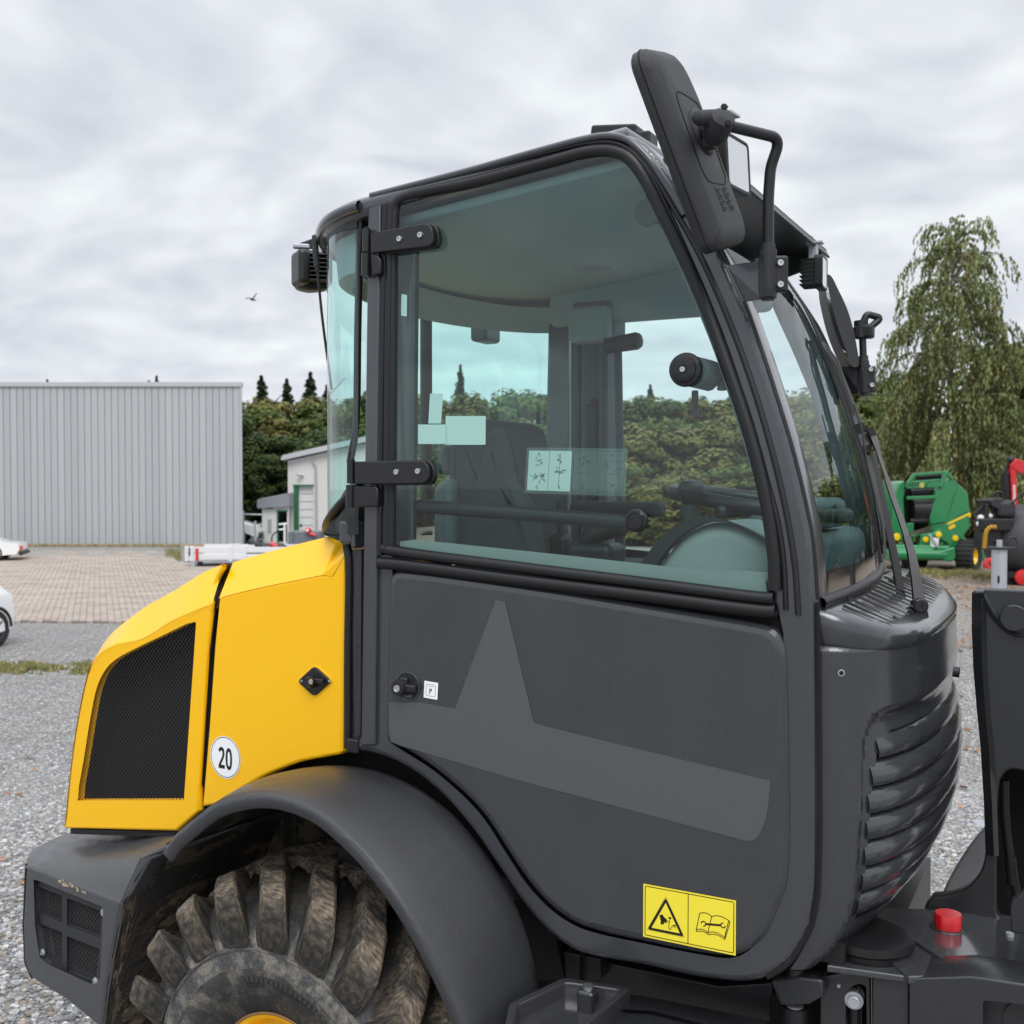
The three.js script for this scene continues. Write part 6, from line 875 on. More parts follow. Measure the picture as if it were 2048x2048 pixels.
// a in 0..PI round the nose; o pushes outwards
const nose = (a, y, o = 0) => { const x0 = NOSE.x0(y), x1 = Math.max(NOSE.x1(y), x0 + 0.02), c = Math.cos(a), s = Math.sin(a), k = 0.50, px = x0 + (x1 - x0) * Math.pow(Math.max(0, s), 0.86), pz = -0.012 - k + k * Math.sign(c) * Math.pow(Math.abs(c), 0.86); const nl = Math.hypot(s / (x1 - x0), c / k); return V(px + o * s / (x1 - x0) / nl, y, pz + o * c / k / nl); };
{
  const n = sub('nose', loader), T = NOSE.top, Bm = NOSE.bottom, NA = 120, NY = 150;
  const yTop = onZ(1803, 1469, -0.10).y, yBot = onZ(1726, 1842, -0.06).y;
  // how deep the grille field sinks: 0 outside, 1 inside, with a rounded upper corner
  const angleAt = (y, px) => { let lo = 0.02, hi = 1.5; for (let i = 0; i < 26; i++) { const m = (lo + hi) / 2; if (NOSE.proj(nose(m, y)) > px) hi = m; else lo = m; } return (lo + hi) / 2; };
  const table = (l, z) => { const t = l.map(([x, v]) => { const y = onZ(x, v, z).y; return [y, angleAt(y, x)]; }); return (y) => { if (y >= t[0][0]) return t[0][1]; for (let i = 1; i < t.length; i++) if (y >= t[i][0]) return lerp(t[i][1], t[i - 1][1], (y - t[i][0]) / (t[i - 1][0] - t[i][0])); return t[t.length - 1][1]; }; };
  const edge = table([[1730, 1440], [1724, 1550], [1716, 1690], [1704, 1830]], -0.06), open = table([[1806, 1467], [1790, 1480], [1776, 1497], [1769, 1520], [1764, 1548], [1758, 1590], [1751, 1690], [1741, 1780], [1727, 1842]], -0.08);
  const field = (a, y) => { const R = 0.07, s = (Math.min(a, Math.PI - a) - edge(y)) * 0.36, t = yTop + 0.050 - y, d = s < R && t < R ? R - Math.hypot(R - s, R - t) : Math.min(s, t); return smooth(0.0, 0.030, d); };
  const rows = [], yEnd = yBot - 0.004;
  for (let j = 0; j <= NY; j++) {
    const y = lerp(T, Bm, j / NY), a0 = open(y), cut = y < yTop && y > yEnd ? 1 : 0, row = [], o = (a) => -0.013 * field(a, y) - 0.010 * smooth(0.012, 0, T - y);
    for (let i = 0; i <= 40; i++) row.push(nose(a0 * i / 40, y, o(a0 * i / 40)));
    for (let i = 0; i <= 40; i++) { const a = lerp(a0, Math.PI - a0, i / 40); row.push(nose(a, y, o(a) - 0.026 * cut)); }
    for (let i = 0; i <= 40; i++) { const a = Math.PI - a0 * (1 - i / 40); row.push(nose(a, y, o(a))); }
    rows.push(row);
  }
  part('nose_shell', sheet(rows, 0.8), M.grey, n);
  const N = 7, pitch = (yTop - yBot) / N;
  for (let k = 0; k < N; k++) {
    const yc = yTop - k * pitch, a0 = open(yc - 0.5 * pitch) - 0.03, a1 = Math.PI - a0, sl = [];
    for (let i = 0; i <= 44; i++) { const a = lerp(a0, a1, i / 44), row = []; for (const [t, q] of [[-0.02, -0.030], [0.03, -0.021], [0.12, -0.0150], [0.28, -0.0105], [0.50, -0.0080], [0.70, -0.0078], [0.84, -0.0100], [0.92, -0.0145], [0.955, -0.019], [0.955, -0.030]]) row.push(nose(a, yc - t * pitch, q)); sl.push(row); }
    part('louvre', sheet(sl, 1.0), M.grey, n);
  }
  part('hole_plug', [knob(nose(0.19, onZ(1672, 1343, -0.03).y, 0.0), V(0.3, 0, 1), [[0.006, 0], [0.0055, 0.0015], [0.004, 0.0016]], 20)], M.zinc, n);
  part('hole_plug', [knob(nose(0.19, onZ(1672, 1343, -0.03).y, 0.0005), V(0.3, 0, 1), [[0.0042, 0], [0, 0.0003]], 20)], M.void, n);
  part('rubber_stop', rod(onZ(1906, 1343, -0.33), onZ(1919, 1345, -0.33), 0.010), M.rubber, n);
  // dark edge between nose and post
  part('nose_seam', tube([onZ(1635, 1205, 0.0), onZ(1636.5, 1400, 0.0), onZ(1637.5, 1690, 0.0), ...curve(bottomLine.slice(1, 6), 0.0, 3)], 0.0035, false, 6, 60), M.void, n);
  // cap under the windscreen: ribbed top and a rounded skirt
  const cap = sub('cowl_cap', loader);
  const topPx = [[1634, 1214], [1713, 1247], [1792, 1279], [1850, 1295], [1885, 1298], [1902, 1290], [1912, 1278]], yA = (k) => onZ(1634, 1213, -0.01).y;
  const near = resample(curve([[1634, 1214], [1713, 1246], [1792, 1277], [1852, 1295]], -0.03, 4), 20), lowN = resample(curve([[1634, 1279], [1713, 1297], [1792, 1316], [1852, 1329]], -0.03, 4), 20);
  const yE = (x, a, b) => 0; // heights fall to the front
  const X0 = near[0].x, X1 = NOSE.x1(T) - 0.004, topY = (x) => lerp(near[0].y, near[19].y - 0.002, smooth(0, 1, (x - X0) / (near[19].x - X0)) * 0.5 + 0.5 * (x - X0) / (near[19].x - X0)), lowY = (x) => lerp(lowN[0].y, lowN[19].y, (x - X0) / (lowN[19].x - X0));
  const plan = (a, inset) => { const c = Math.cos(a), s = Math.sin(a), k = 0.50 - inset; return V(X0 + (X1 - X0 - inset) * Math.pow(s, 0.80), 0, -0.512 + k * Math.sign(c) * Math.pow(Math.abs(c), 0.7)); };
  const ring = (inset, f) => Array.from({ length: 61 }, (_, i) => { const p = plan(Math.PI * i / 60, inset); return V(p.x, f(p.x), p.z); });
  part('cap_shell', sheet([ring(0.006, (x) => lowY(x) - 0.004), ring(0, (x) => lowY(x) + 0.004), ring(0, (x) => lerp(lowY(x), topY(x), 0.7)), ring(0.003, (x) => topY(x) - 0.006), ring(0.010, (x) => topY(x)), ring(0.022, (x) => topY(x) + 0.002), ring(0.16, (x) => topY(x) + 0.006), ring(0.40, (x) => topY(x) + 0.012), Array.from({ length: 61 }, (_, i) => { const z = plan(Math.PI * i / 60, 0.44).z; return V(X0, topY(X0) + 0.014, z); })], 1.0), M.grey, cap);
  part('cap_gap', sheet([ring(0.012, (x) => lowY(x) - 0.02), ring(0.010, (x) => lowY(x) + 0.006)], 1), M.void, cap);
  // raised flow ribs on the cap
  const ribs = [], rr = rng(3); for (let k = 0; k < 18; k++) { const z = -0.09 - k * 0.046, x0 = X0 + 0.016 + 0.02 * rr(), x1 = X0 + (X1 - X0) * (0.93 - 0.3 * Math.abs(z + 0.51)) - 0.018; let x = x0; while (x < x1 - 0.01) { const e = Math.min(x1, x + 0.05 + 0.13 * rr()), y = (q) => topY(q) + 0.006 + 0.010 * smooth(0.5, 0, Math.abs(z + 0.51)); const w = 0.0009 + 0.0006 * rr(), q = 0.006 * (rr() - 0.5); ribs.push(sheet([[V(x, y(x) - 0.003, z - w), V(e, y(e) - 0.003, z + q - w)], [V(x + 0.004, y(x) + 0.0012, z), V(e - 0.004, y(e) + 0.0012, z + q)], [V(x, y(x) - 0.003, z + w), V(e, y(e) - 0.003, z + q + w)]], 0.2)); x = e + 0.004 + 0.02 * rr(); } }
  part('cap_rib', ribs, M.black, cap).userData.kind = 'stuff';
}
// ---- windscreen
{
  const ws = sub('windscreen', loader), nearE = curve([[1372, 392], [1405, 440], [1443, 500], [1490, 606], [1527, 711], [1554, 794], [1586, 900], [1612, 1006], [1626, 1078], [1636, 1197]], -0.02, 5);
  const rows = (list, o) => list.map((p) => Array.from({ length: 21 }, (_, i) => { const t = i / 20; return V(p.x - 0.055 * t + 0.030 * Math.sin(Math.PI * t) + o, p.y, lerp(-0.02, -0.95, t)); }));
  const lowest = nearE[nearE.length - 1].y, split = lowest + 0.042;
  part('window_pane', sheet(rows(nearE.filter((p) => p.y > split - 0.006), 0), 3), M.clear, ws);
  const band = nearE.filter((p) => p.y <= split + 0.015);
  part('printed_band', sheet(rows(band, 0.0015), 3), phy([0.012, 0.012, 0.013], 0.12, { clearcoat: 1, clearcoatRoughness: 0.05 }), ws);
  part('screen_seal', tube(nearE.map((p) => off(p, 0.002, 0, 0.012)), 0.0045, false, 8, 90), M.rubber, ws);
  const last = rows([nearE[nearE.length - 1]], 0.004)[0]; part('lower_seal', tube(last.map((p) => off(p, 0, -0.008, 0)), 0.011, false, 8, 60), M.rubber, ws);
  const farE = rows(nearE, 0).map((r) => r[20]); part('screen_seal', tube(farE, 0.010, false, 8, 60), M.rubber, ws);
  // far front post is part of the mirrored frame; inner post trim of the near side
  part('post_trim', tube(nearE.map((p) => off(p, -0.035, 0, -0.05)), 0.016, false, 8, 60), M.inner, ws);
}
// ---- light bar under the front of the roof
{
  const lb = sub('light_bar', loader), A = V(-0.655, 2.50, -0.03), B = V(-0.655, 2.50, -0.90);
  part('bar_channel', [box(0.19, 0.006, 0.74, -0.70, 2.512, -0.55), box(0.006, 0.06, 0.74, -0.79, 2.480, -0.55), turn(box(0.006, 0.022, 0.74), 0, 0, 0.5).translate(-0.604, 2.503, -0.55)], M.satin, lb);
  part('end_plate', [plate(rounded(side([[1549, 474], [1624, 472], [1646, 502], [1645, 528], [1560, 560]], -0.93), 0.004), -0.935, -0.92, 0.002)], M.satin, lb);
  part('bar_bracket', [box(0.05, 0.07, 0.012, -0.73, 2.50, -0.06, 0.003), box(0.05, 0.07, 0.012, -0.73, 2.50, -0.92, 0.003)], M.satin, lb);
}
// ---- work lights: finned body, bezel and lens
function workLight(pos, rotY, rotX, s, round = false) {
  const w = sub('work_light', loader); w.position.copy(pos); w.rotation.set(0, rotY, 0); const q = (g) => turn(g, 0, 0, rotX);
  const hw = 0.05 * s, hh = 0.05 * s;
  part('lamp_bezel', q(plate(rounded([V2(-hw, -hh), V2(hw, -hh), V2(hw, hh), V2(-hw, hh)], 0.014 * s), -0.012 * s, 0.014 * s, 0.003 * s, [rounded([V2(-hw * 0.84, -hh * 0.84), V2(hw * 0.84, -hh * 0.84), V2(hw * 0.84, hh * 0.84), V2(-hw * 0.84, hh * 0.84)], 0.008 * s)], 3).rotateY(Math.PI / 2)), M.black, w);
  part('lamp_lens', q(new THREE.PlaneGeometry(hw * 1.7, hh * 1.7).rotateY(Math.PI / 2).translate(0.0125 * s, 0, 0)), M.lens, w);
  const cups = []; for (const y of [-0.5, 0.5]) for (const z of [-0.5, 0.5]) cups.push(knob(V(-0.004 * s, y * hh * 0.85, z * hw * 0.85), PX, [[0.004 * s, 0.0], [0.010 * s, 0.003 * s], [0.0175 * s, 0.011 * s]], 16));
  part('reflector', [q(join(cups)), q(box(0.004 * s, hh * 1.7, hw * 1.7, -0.006 * s, 0, 0))], M.steel, w);
  const fins = []; for (let i = 0; i < 7; i++) fins.push(box(0.045 * s, 0.004 * s, hw * 1.75, -0.034 * s, (i - 3) * 0.0125 * s, 0, 0.001)); for (let i = 0; i < 9; i++) fins.push(box(0.036 * s, hh * 1.6, 0.003 * s, -0.030 * s, 0, (i - 4) * 0.010 * s));
  part('cooling_fin', q(join(fins)), M.black, w);
  part('lamp_mount', [box(0.028 * s, 0.05 * s, 0.024 * s, -0.022 * s, hh * 1.35, 0, 0.003), box(0.05 * s, 0.004, 0.04 * s, -0.018 * s, hh * 1.85, 0)], M.zinc, w);
  return w;
}
workLight(onD(1641, 546, 2.62), 0.06, 0, 0.78);
workLight(onD(1464, 332, 1.99), -0.14, 0.06, 1.0);
// light on the roof seen from behind, and the pair at the rear of the cab
{
  const rb = onD(1262, 276, 2.25); part('roof_bracket', [turn(box(0.10, 0.05, 0.06, 0, 0, 0, 0.006), 0, 0, -0.12).translate(rb.x - 0.03, rb.y, rb.z), box(0.03, 0.03, 0.05, rb.x + 0.035, rb.y - 0.012, rb.z, 0.005)], M.satin, loader);
  const r = sub('rear_light', loader), c = onD(627, 540, 2.72);
  r.position.copy(c); r.rotation.y = YAW + 0.30;
  part('lamp_bezel', [plate(rounded([V2(-0.046, -0.034), V2(-0.046, 0.040), V2(-0.030, 0.052), V2(0.046, 0.040), V2(0.046, -0.030), V2(0.034, -0.046), V2(-0.010, -0.052), V2(-0.038, -0.046)], 0.012), -0.045, 0.01, 0.008), turn(box(0.03, 0.085, 0.075, -0.036, -0.001, 0.01, 0.012), 0, 0.2, 0)], M.satin, r);
  const fins = []; for (let i = 0; i < 7; i++) fins.push(box(0.052, 0.0045, 0.05, 0.006, 0.032 - i * 0.0105, 0.016, 0.002)); part('cooling_fin', fins, M.black, r);
  part('lamp_mount', [box(0.020, 0.05, 0.02, 0.012, 0.06, -0.01, 0.004), box(0.04, 0.012, 0.02, -0.03, 0.056, 0.0, 0.004)], M.zinc, r);
  part('mount_plate', [plate(rounded([V2(-0.045, 0.062), V2(0.058, 0.105), V2(0.075, 0.06), V2(0.05, 0.05), V2(0.02, 0.045), V2(0.0, 0.055), V2(-0.040, 0.052)], 0.004), -0.02, -0.012, 0.002)], M.satin, r);
  const x = sub('rear_light', loader), d = onZ(971, 664, -0.70); x.position.copy(V(-1.72, d.y * 1.0, -0.86)); const q = onX(971, 666, -1.70); x.position.copy(q);
  part('lamp_body', [box(0.06, 0.062, 0.10, 0, 0, 0, 0.014)], M.satin, x);
  // rear wiper arm hanging from its spindle
  const a = sub('rear_wiper', loader), P = (px, py) => onD(px, py, 2.50);
  part('wiper_arm', [tube([P(630, 474), P(631, 500), P(634, 534)], 0.0075, false, 10), knob(P(630, 474), PY, [[0.0075, 0], [0.006, 0.004], [0, 0.006]], 12), rod(P(634, 531), P(634.5, 540), 0.0052)], M.plastic, a);
  part('wiper_rod', tube([P(634.5, 538), P(645, 640), P(657, 732), P(663, 779)], 0.0031, false, 8, 20), M.black, a);
  part('spindle', rod(P(636, 470), onD(655, 478, 2.5), 0.006), M.steel, a);
}
// ---- near mirror
{
  const m = sub('side_mirror', loader), C = onD(1386, 300, 1.85);
  const ip = (dx, dy, dd) => RIGHT.clone().multiplyScalar(dx / F * 1.85).addScaledVector(PY, -dy / F * 1.85).addScaledVector(AHEAD, dd);
  const Lx = ip(152, 380, 0.03).normalize(); let Wx = ip(100, 22, 0.118).normalize(); const Nx = V().crossVectors(Lx.clone().negate(), Wx).normalize(); if (Nx.dot(AHEAD) > 0) Nx.negate(); Wx = V().crossVectors(Lx.clone().negate(), Nx).normalize(); if (Wx.dot(RIGHT) < 0) Wx.negate();
  const up = Lx.clone().negate(), N = V().crossVectors(Wx, up); // right handed: Wx, up, N
  const Bm = new THREE.Matrix4().makeBasis(Wx, up, N).setPosition(C);
  const bake = (g) => g.applyMatrix4(Bm), at = (x, y, z) => V(x, y, z).applyMatrix4(Bm);
  const w = 0.092, h = 0.172, sgn = N.dot(AHEAD) < 0 ? 1 : -1;
  const outline = rounded([V2(-w, -h + 0.012), V2(-w * 0.86, -h), V2(w * 0.93, -h), V2(w, -h + 0.03), V2(w * 0.98, h * 0.60), V2(w * 0.70, h), V2(-w * 0.80, h), V2(-w, h - 0.02)], [0.03, 0.02, 0.02, 0.02, 0.05, 0.05, 0.02, 0.02]);
  const ringAt = (i, z) => [...outline, outline[0]].map((p) => V(p.x * (1 - i / w), p.y * (1 - i / h), z)), dot = (z) => Array(outline.length + 1).fill(V(0, 0, z));
  part('mirror_shell', bake(sheet([dot(-0.022), ringAt(0.012, -0.022), ringAt(0.004, -0.021), ringAt(0, -0.016), ringAt(0, -0.004), ringAt(0.002, 0.004), ringAt(0.011, 0.013), ringAt(0.022, 0.0185), ringAt(0.03, 0.0196), dot(0.0205)], 0.8)), M.plastic, m);
  part('shell_seam', bake(tube(outline.map((p) => V(p.x * 1.001, p.y * 1.001, -0.004)), 0.0012, true, 5, 120)), M.void, m);
  part('mirror_glass', bake(new THREE.ShapeGeometry(shapeOf(outline.map((p) => V2(p.x * 0.78, p.y * 0.86)))).rotateY(Math.PI).translate(0, 0, -0.0228)), M.mirror, m);
  const cover = rounded([V2(-0.052, -0.075), V2(0.058, -0.085), V2(0.062, 0.06), V2(-0.045, 0.085)], 0.03);
  part('cover_line', bake(tube(cover.map((p) => V(p.x - 0.004, p.y + 0.012, 0.0202)), 0.0009, true, 5, 90)), M.void, m);
  part('ball_ring', bake(turn(new THREE.TorusGeometry(0.033, 0.0085, 12, 40), 0, 0, 0).translate(0.012, 0.022, 0.0195)), M.plastic, m);
  part('ball_ring', bake(new THREE.CircleGeometry(0.030, 32).translate(0.012, 0.022, 0.0225)), M.void, m);
  // moulded block of raised characters, too worn to read
  const r = rng(4), lines = []; for (let c = 0; c < 2; c++) for (let i = 0; i < 4; i++) for (let k = 0; k < 5; k++) { const x = -0.022 + c * 0.036 + 0.010 * (k % 3), y = -0.078 - i * 0.011 - 0.004 * Math.floor(k / 3); lines.push(r() < 0.5 ? box(0.008, 0.0012, 0.0006, x, y, 0.0203) : turn(box(0.0012, 0.007, 0.0006), 0, 0, 0.5 * (r() - 0.5)).translate(x, y, 0.0203)); }
  part('moulded_mark', bake(join(lines)), M.void, m);
  // ball joint, clamp and arm
  const J = onD(1440, 258, 1.77), K = onD(1447, 232, 1.75);
  part('ball_joint', [rod(at(0.012, 0.022, 0.018), J, 0.013, 0.017), knob(onD(1431, 268, 1.78), onD(1451, 226, 1.74).sub(onD(1431, 268, 1.78)), [[0.018, -0.008], [0.021, 0.0], [0.0215, 0.028], [0.019, 0.037], [0.010, 0.040], [0, 0.0405]], 28), rod(onD(1428, 236, 1.76), onD(1398, 236, 1.76), 0.0135, 0.0125), knob(onD(1398, 236, 1.76), onD(1398, 236, 1.76).sub(onD(1428, 236, 1.76)), [[0.0125, 0], [0.010, 0.006], [0.005, 0.0105], [0, 0.012]], 18), box(0.02, 0.03, 0.02, ...onD(1419, 280, 1.80).toArray(), 0.004)], M.plastic, m);
  part('joint_screw', [hex(onD(1448, 215, 1.726), onD(1451, 226, 1.74).sub(onD(1431, 268, 1.78)).normalize(), 0.006, 0.003), hex(onD(1456, 248, 1.742), onD(1451, 226, 1.74).sub(onD(1431, 268, 1.78)).normalize(), 0.006, 0.003)], M.void, m);
  part('mirror_arm', pipe([onD(1462, 253, 1.77), onD(1561, 277, 1.82), onD(1541, 335, 1.83), onD(1536.5, 400, 1.835), onD(1536.5, 500, 1.84)], 0.0092, 0.022, 12), M.satin, m);
  part('arm_collar', [rod(onD(1536.5, 488, 1.84), onD(1536.5, 500, 1.84), 0.0115, 0.0115), rod(onD(1536.5, 500, 1.84), onD(1536.5, 520, 1.84), 0.0145, 0.0135)], M.plastic, m);
  part('clamp_block', [rod(onD(1536, 514, 1.84), onD(1536, 582, 1.84), 0.0158, 0.0158, 20), (() => { const p = onD(1554, 549, 1.84); return turn(box(0.034, 0.060, 0.020, 0, 0, 0, 0.004), 0, YAW, 0).translate(p.x, p.y, p.z); })(), rod(onD(1536, 580, 1.84), onD(1536, 596, 1.84), 0.0155, 0.0145, 20), knob(onD(1536, 596, 1.84), V(0, -1, 0), [[0.012, 0], [0.010, 0.004], [0, 0.0045]], 18)], M.satin, m);
  for (const y of [526, 569]) part('clamp_bolt', bolt(onD(1560.5, y, 1.828), AHEAD.clone().negate(), 0.0062), M.steel, m);
  const zA = 0.015, bp = [onD(1451, 531, 1.885), onD(1524, 521, 1.845), onD(1524, 598, 1.845), onD(1486, 603, 1.88)];
  part('mirror_bracket', sheet([[bp[0], bp[1]], [bp[3], bp[2]], [bp[3], bp[2]].map((p) => p.clone().addScaledVector(AHEAD, 0.008)), [bp[0], bp[1]].map((p) => p.clone().addScaledVector(AHEAD, 0.008)), [bp[0], bp[1]]], 0.3), M.frame, m);
  part('weld_bead', tube([bp[0], bp[0].clone().lerp(bp[3], 0.5), bp[3]].map((p) => p.clone().addScaledVector(AHEAD, -0.001)), 0.003, false, 8, 30), M.frame, m);
}
// ---- far mirror, seen nearly edge on
{
  const m = sub('side_mirror', loader), D = 2.86, P = (x, y, d = 0) => onD(x, y, D + d);
  const prof = [[1650, 552], [1657, 549], [1663, 553], [1676, 578], [1693, 614], [1706, 655], [1714, 695], [1718, 724], [1716, 733], [1704, 733], [1686, 700], [1668, 655], [1655, 605], [1649, 570]];
  const a = spline(prof.map(([x, y]) => P(x, y, -0.02)), 4, true), b = a.map((p) => p.clone().addScaledVector(AHEAD, 0.16).addScaledVector(RIGHT, 0.03));
  const cen = (l) => l.map(() => l.reduce((s, p) => s.add(p), V(0, 0, 0)).multiplyScalar(1 / l.length));
  part('mirror_shell', sheet([cen(a), a, b, cen(b)], 0.7), M.plastic, m);
  const ga = curve([[1650, 556], [1656, 604], [1668, 652], [1686, 699], [1703, 731]], 0, 4).map((p, i, l) => { const t = i / (l.length - 1); return null; });
  const gl = spline([[1650, 560], [1655, 604], [1668, 655], [1685, 698], [1702, 730]].map(([x, y]) => P(x, y, -0.035)), 5), gr = spline([[1654, 566], [1664, 612], [1676, 655], [1690, 695], [1703, 731]].map(([x, y]) => P(x, y, -0.06)), 5);
  part('mirror_glass', sheet([gl, gr], 3), M.mirror, m);
  part('mirror_arm', pipe([P(1727, 722), P(1724, 650), P(1734, 628), P(1763, 636), P(1738, 657), P(1716, 655)], 0.0092, 0.025, 10), M.satin, m);
  part('arm_collar', [rod(P(1727, 712), P(1727, 722), 0.012), rod(P(1727, 722), P(1727, 732), 0.0145)], M.plastic, m);
  part('ball_joint', [rod(P(1722, 642), P(1722, 676), 0.018), box(0.05, 0.035, 0.04, ...P(1728, 664).toArray(), 0.008)], M.black, m);
  const cb = (x, y, w, h, t) => { const p = P(x, y); return turn(box(w, h, t, 0, 0, 0, 0.004), 0, YAW, 0).translate(p.x, p.y, p.z); };
  part('clamp_block', [cb(1737, 759, 0.030, 0.068, 0.02), rod(P(1728, 730), P(1728, 786), 0.0165), rod(P(1730, 786), P(1730, 793), 0.0135)], M.satin, m);
  for (const [x, y] of [[1741, 739], [1743, 770]]) part('clamp_bolt', bolt(P(x, y, -0.014), AHEAD.clone().negate(), 0.0068), M.steel, m);
  const bp = [P(1680, 733, 0.02), P(1722, 733), P(1722, 786), P(1702, 789, 0.02)];
  part('mirror_bracket', sheet([[bp[0], bp[1]], [bp[3], bp[2]], [bp[3], bp[2]].map((p) => p.clone().addScaledVector(AHEAD, 0.008)), [bp[0], bp[1]].map((p) => p.clone().addScaledVector(AHEAD, 0.008)), [bp[0], bp[1]]], 0.3), M.satin, m);
}
// ---- front wiper with its hose, and the rail beyond
{
  const w = sub('front_wiper', loader), P = (x, y, d = 2.28) => onD(x, y, d);
  const bar = (pts, w0, t) => { // flat bar along pixel points with half widths in metres
    const c = pts.map(([x, y, d]) => P(x, y, d)); const rows = c.map((p, i) => { const q = c[Math.min(c.length - 1, i + 1)].clone().sub(c[Math.max(0, i - 1)]), s = V().crossVectors(q, AHEAD).normalize(), k = w0[i]; return [p.clone().addScaledVector(s, k), p.clone().addScaledVector(s, k).addScaledVector(AHEAD, t), p.clone().addScaledVector(s, -k).addScaledVector(AHEAD, t), p.clone().addScaledVector(s, -k), p.clone().addScaledVector(s, k)]; }); return sheet(rows, 0.3); };
  part('wiper_head', [bar([[1838, 1212, 2.15], [1846, 1228, 2.15], [1849, 1252, 2.15]], [0.011, 0.0105, 0.0105], 0.03), knob(P(1842, 1212, 2.15), AHEAD.clone().negate(), [[0.0145, -0.02], [0.0145, 0.001], [0.012, 0.003], [0.003, 0.003], [0.003, 0.001], [0, 0.001]], 24)], M.satin, w);
  part('wiper_arm', [bar([[1841, 1210, 2.16], [1834, 1160, 2.18], [1824, 1105, 2.2], [1814, 1072, 2.22]], [0.0115, 0.0095, 0.0075, 0.0065], 0.010), bar([[1815, 1075, 2.22], [1802, 1035, 2.24], [1786, 992, 2.26], [1774, 955, 2.28]], [0.0055, 0.0055, 0.005, 0.0045], 0.008), bar([[1775, 958, 2.28], [1764, 925, 2.3], [1755, 896, 2.31]], [0.0035, 0.0035, 0.004], 0.006), bar([[1757, 900, 2.31], [1748, 872, 2.32], [1741, 857, 2.32]], [0.005, 0.007, 0.007], 0.012)], M.satin, w);
  part('wiper_blade', [bar([[1645, 684, 2.42], [1660, 706, 2.41], [1682, 752, 2.40], [1703, 806, 2.38], [1722, 858, 2.36], [1738, 920, 2.33], [1753, 985, 2.30], [1764, 1050, 2.27], [1770, 1108, 2.25]], [0.003, 0.006, 0.007, 0.007, 0.009, 0.006, 0.006, 0.006, 0.003], 0.012), bar([[1652, 690, 2.40], [1676, 722, 2.39], [1692, 768, 2.38], [1712, 822, 2.36]], [0.002, 0.002, 0.002, 0.002], 0.004), bar([[1716, 848, 2.34], [1726, 866, 2.34], [1734, 890, 2.33], [1737, 905, 2.33]], [0.010, 0.012, 0.011, 0.006], 0.014)], M.black, w);
  part('washer_hose', tube([P(1708, 808, 2.34), P(1724, 862, 2.32), P(1735, 930, 2.30), P(1752, 1000, 2.28), P(1762, 1040, 2.26), P(1767, 1090, 2.25)], 0.0022, false, 6, 40), M.black, w);
  part('spray_nozzle', [tube([P(1818, 1222, 2.16), P(1822, 1234, 2.16), P(1828, 1247, 2.16)], 0.0042, false, 8, 10), knob(P(1816, 1240, 2.2), PY, [[0.014, 0], [0.012, 0.003], [0, 0.004]], 16)], M.black, w);
  part('wiper_arm', bar([[1748, 905, 2.36], [1754, 945, 2.35], [1774, 1036, 2.33], [1791, 1118, 2.31], [1808, 1215, 2.29]], [0.004, 0.0062, 0.0072, 0.0075, 0.0078], 0.010), M.satin, w);
}
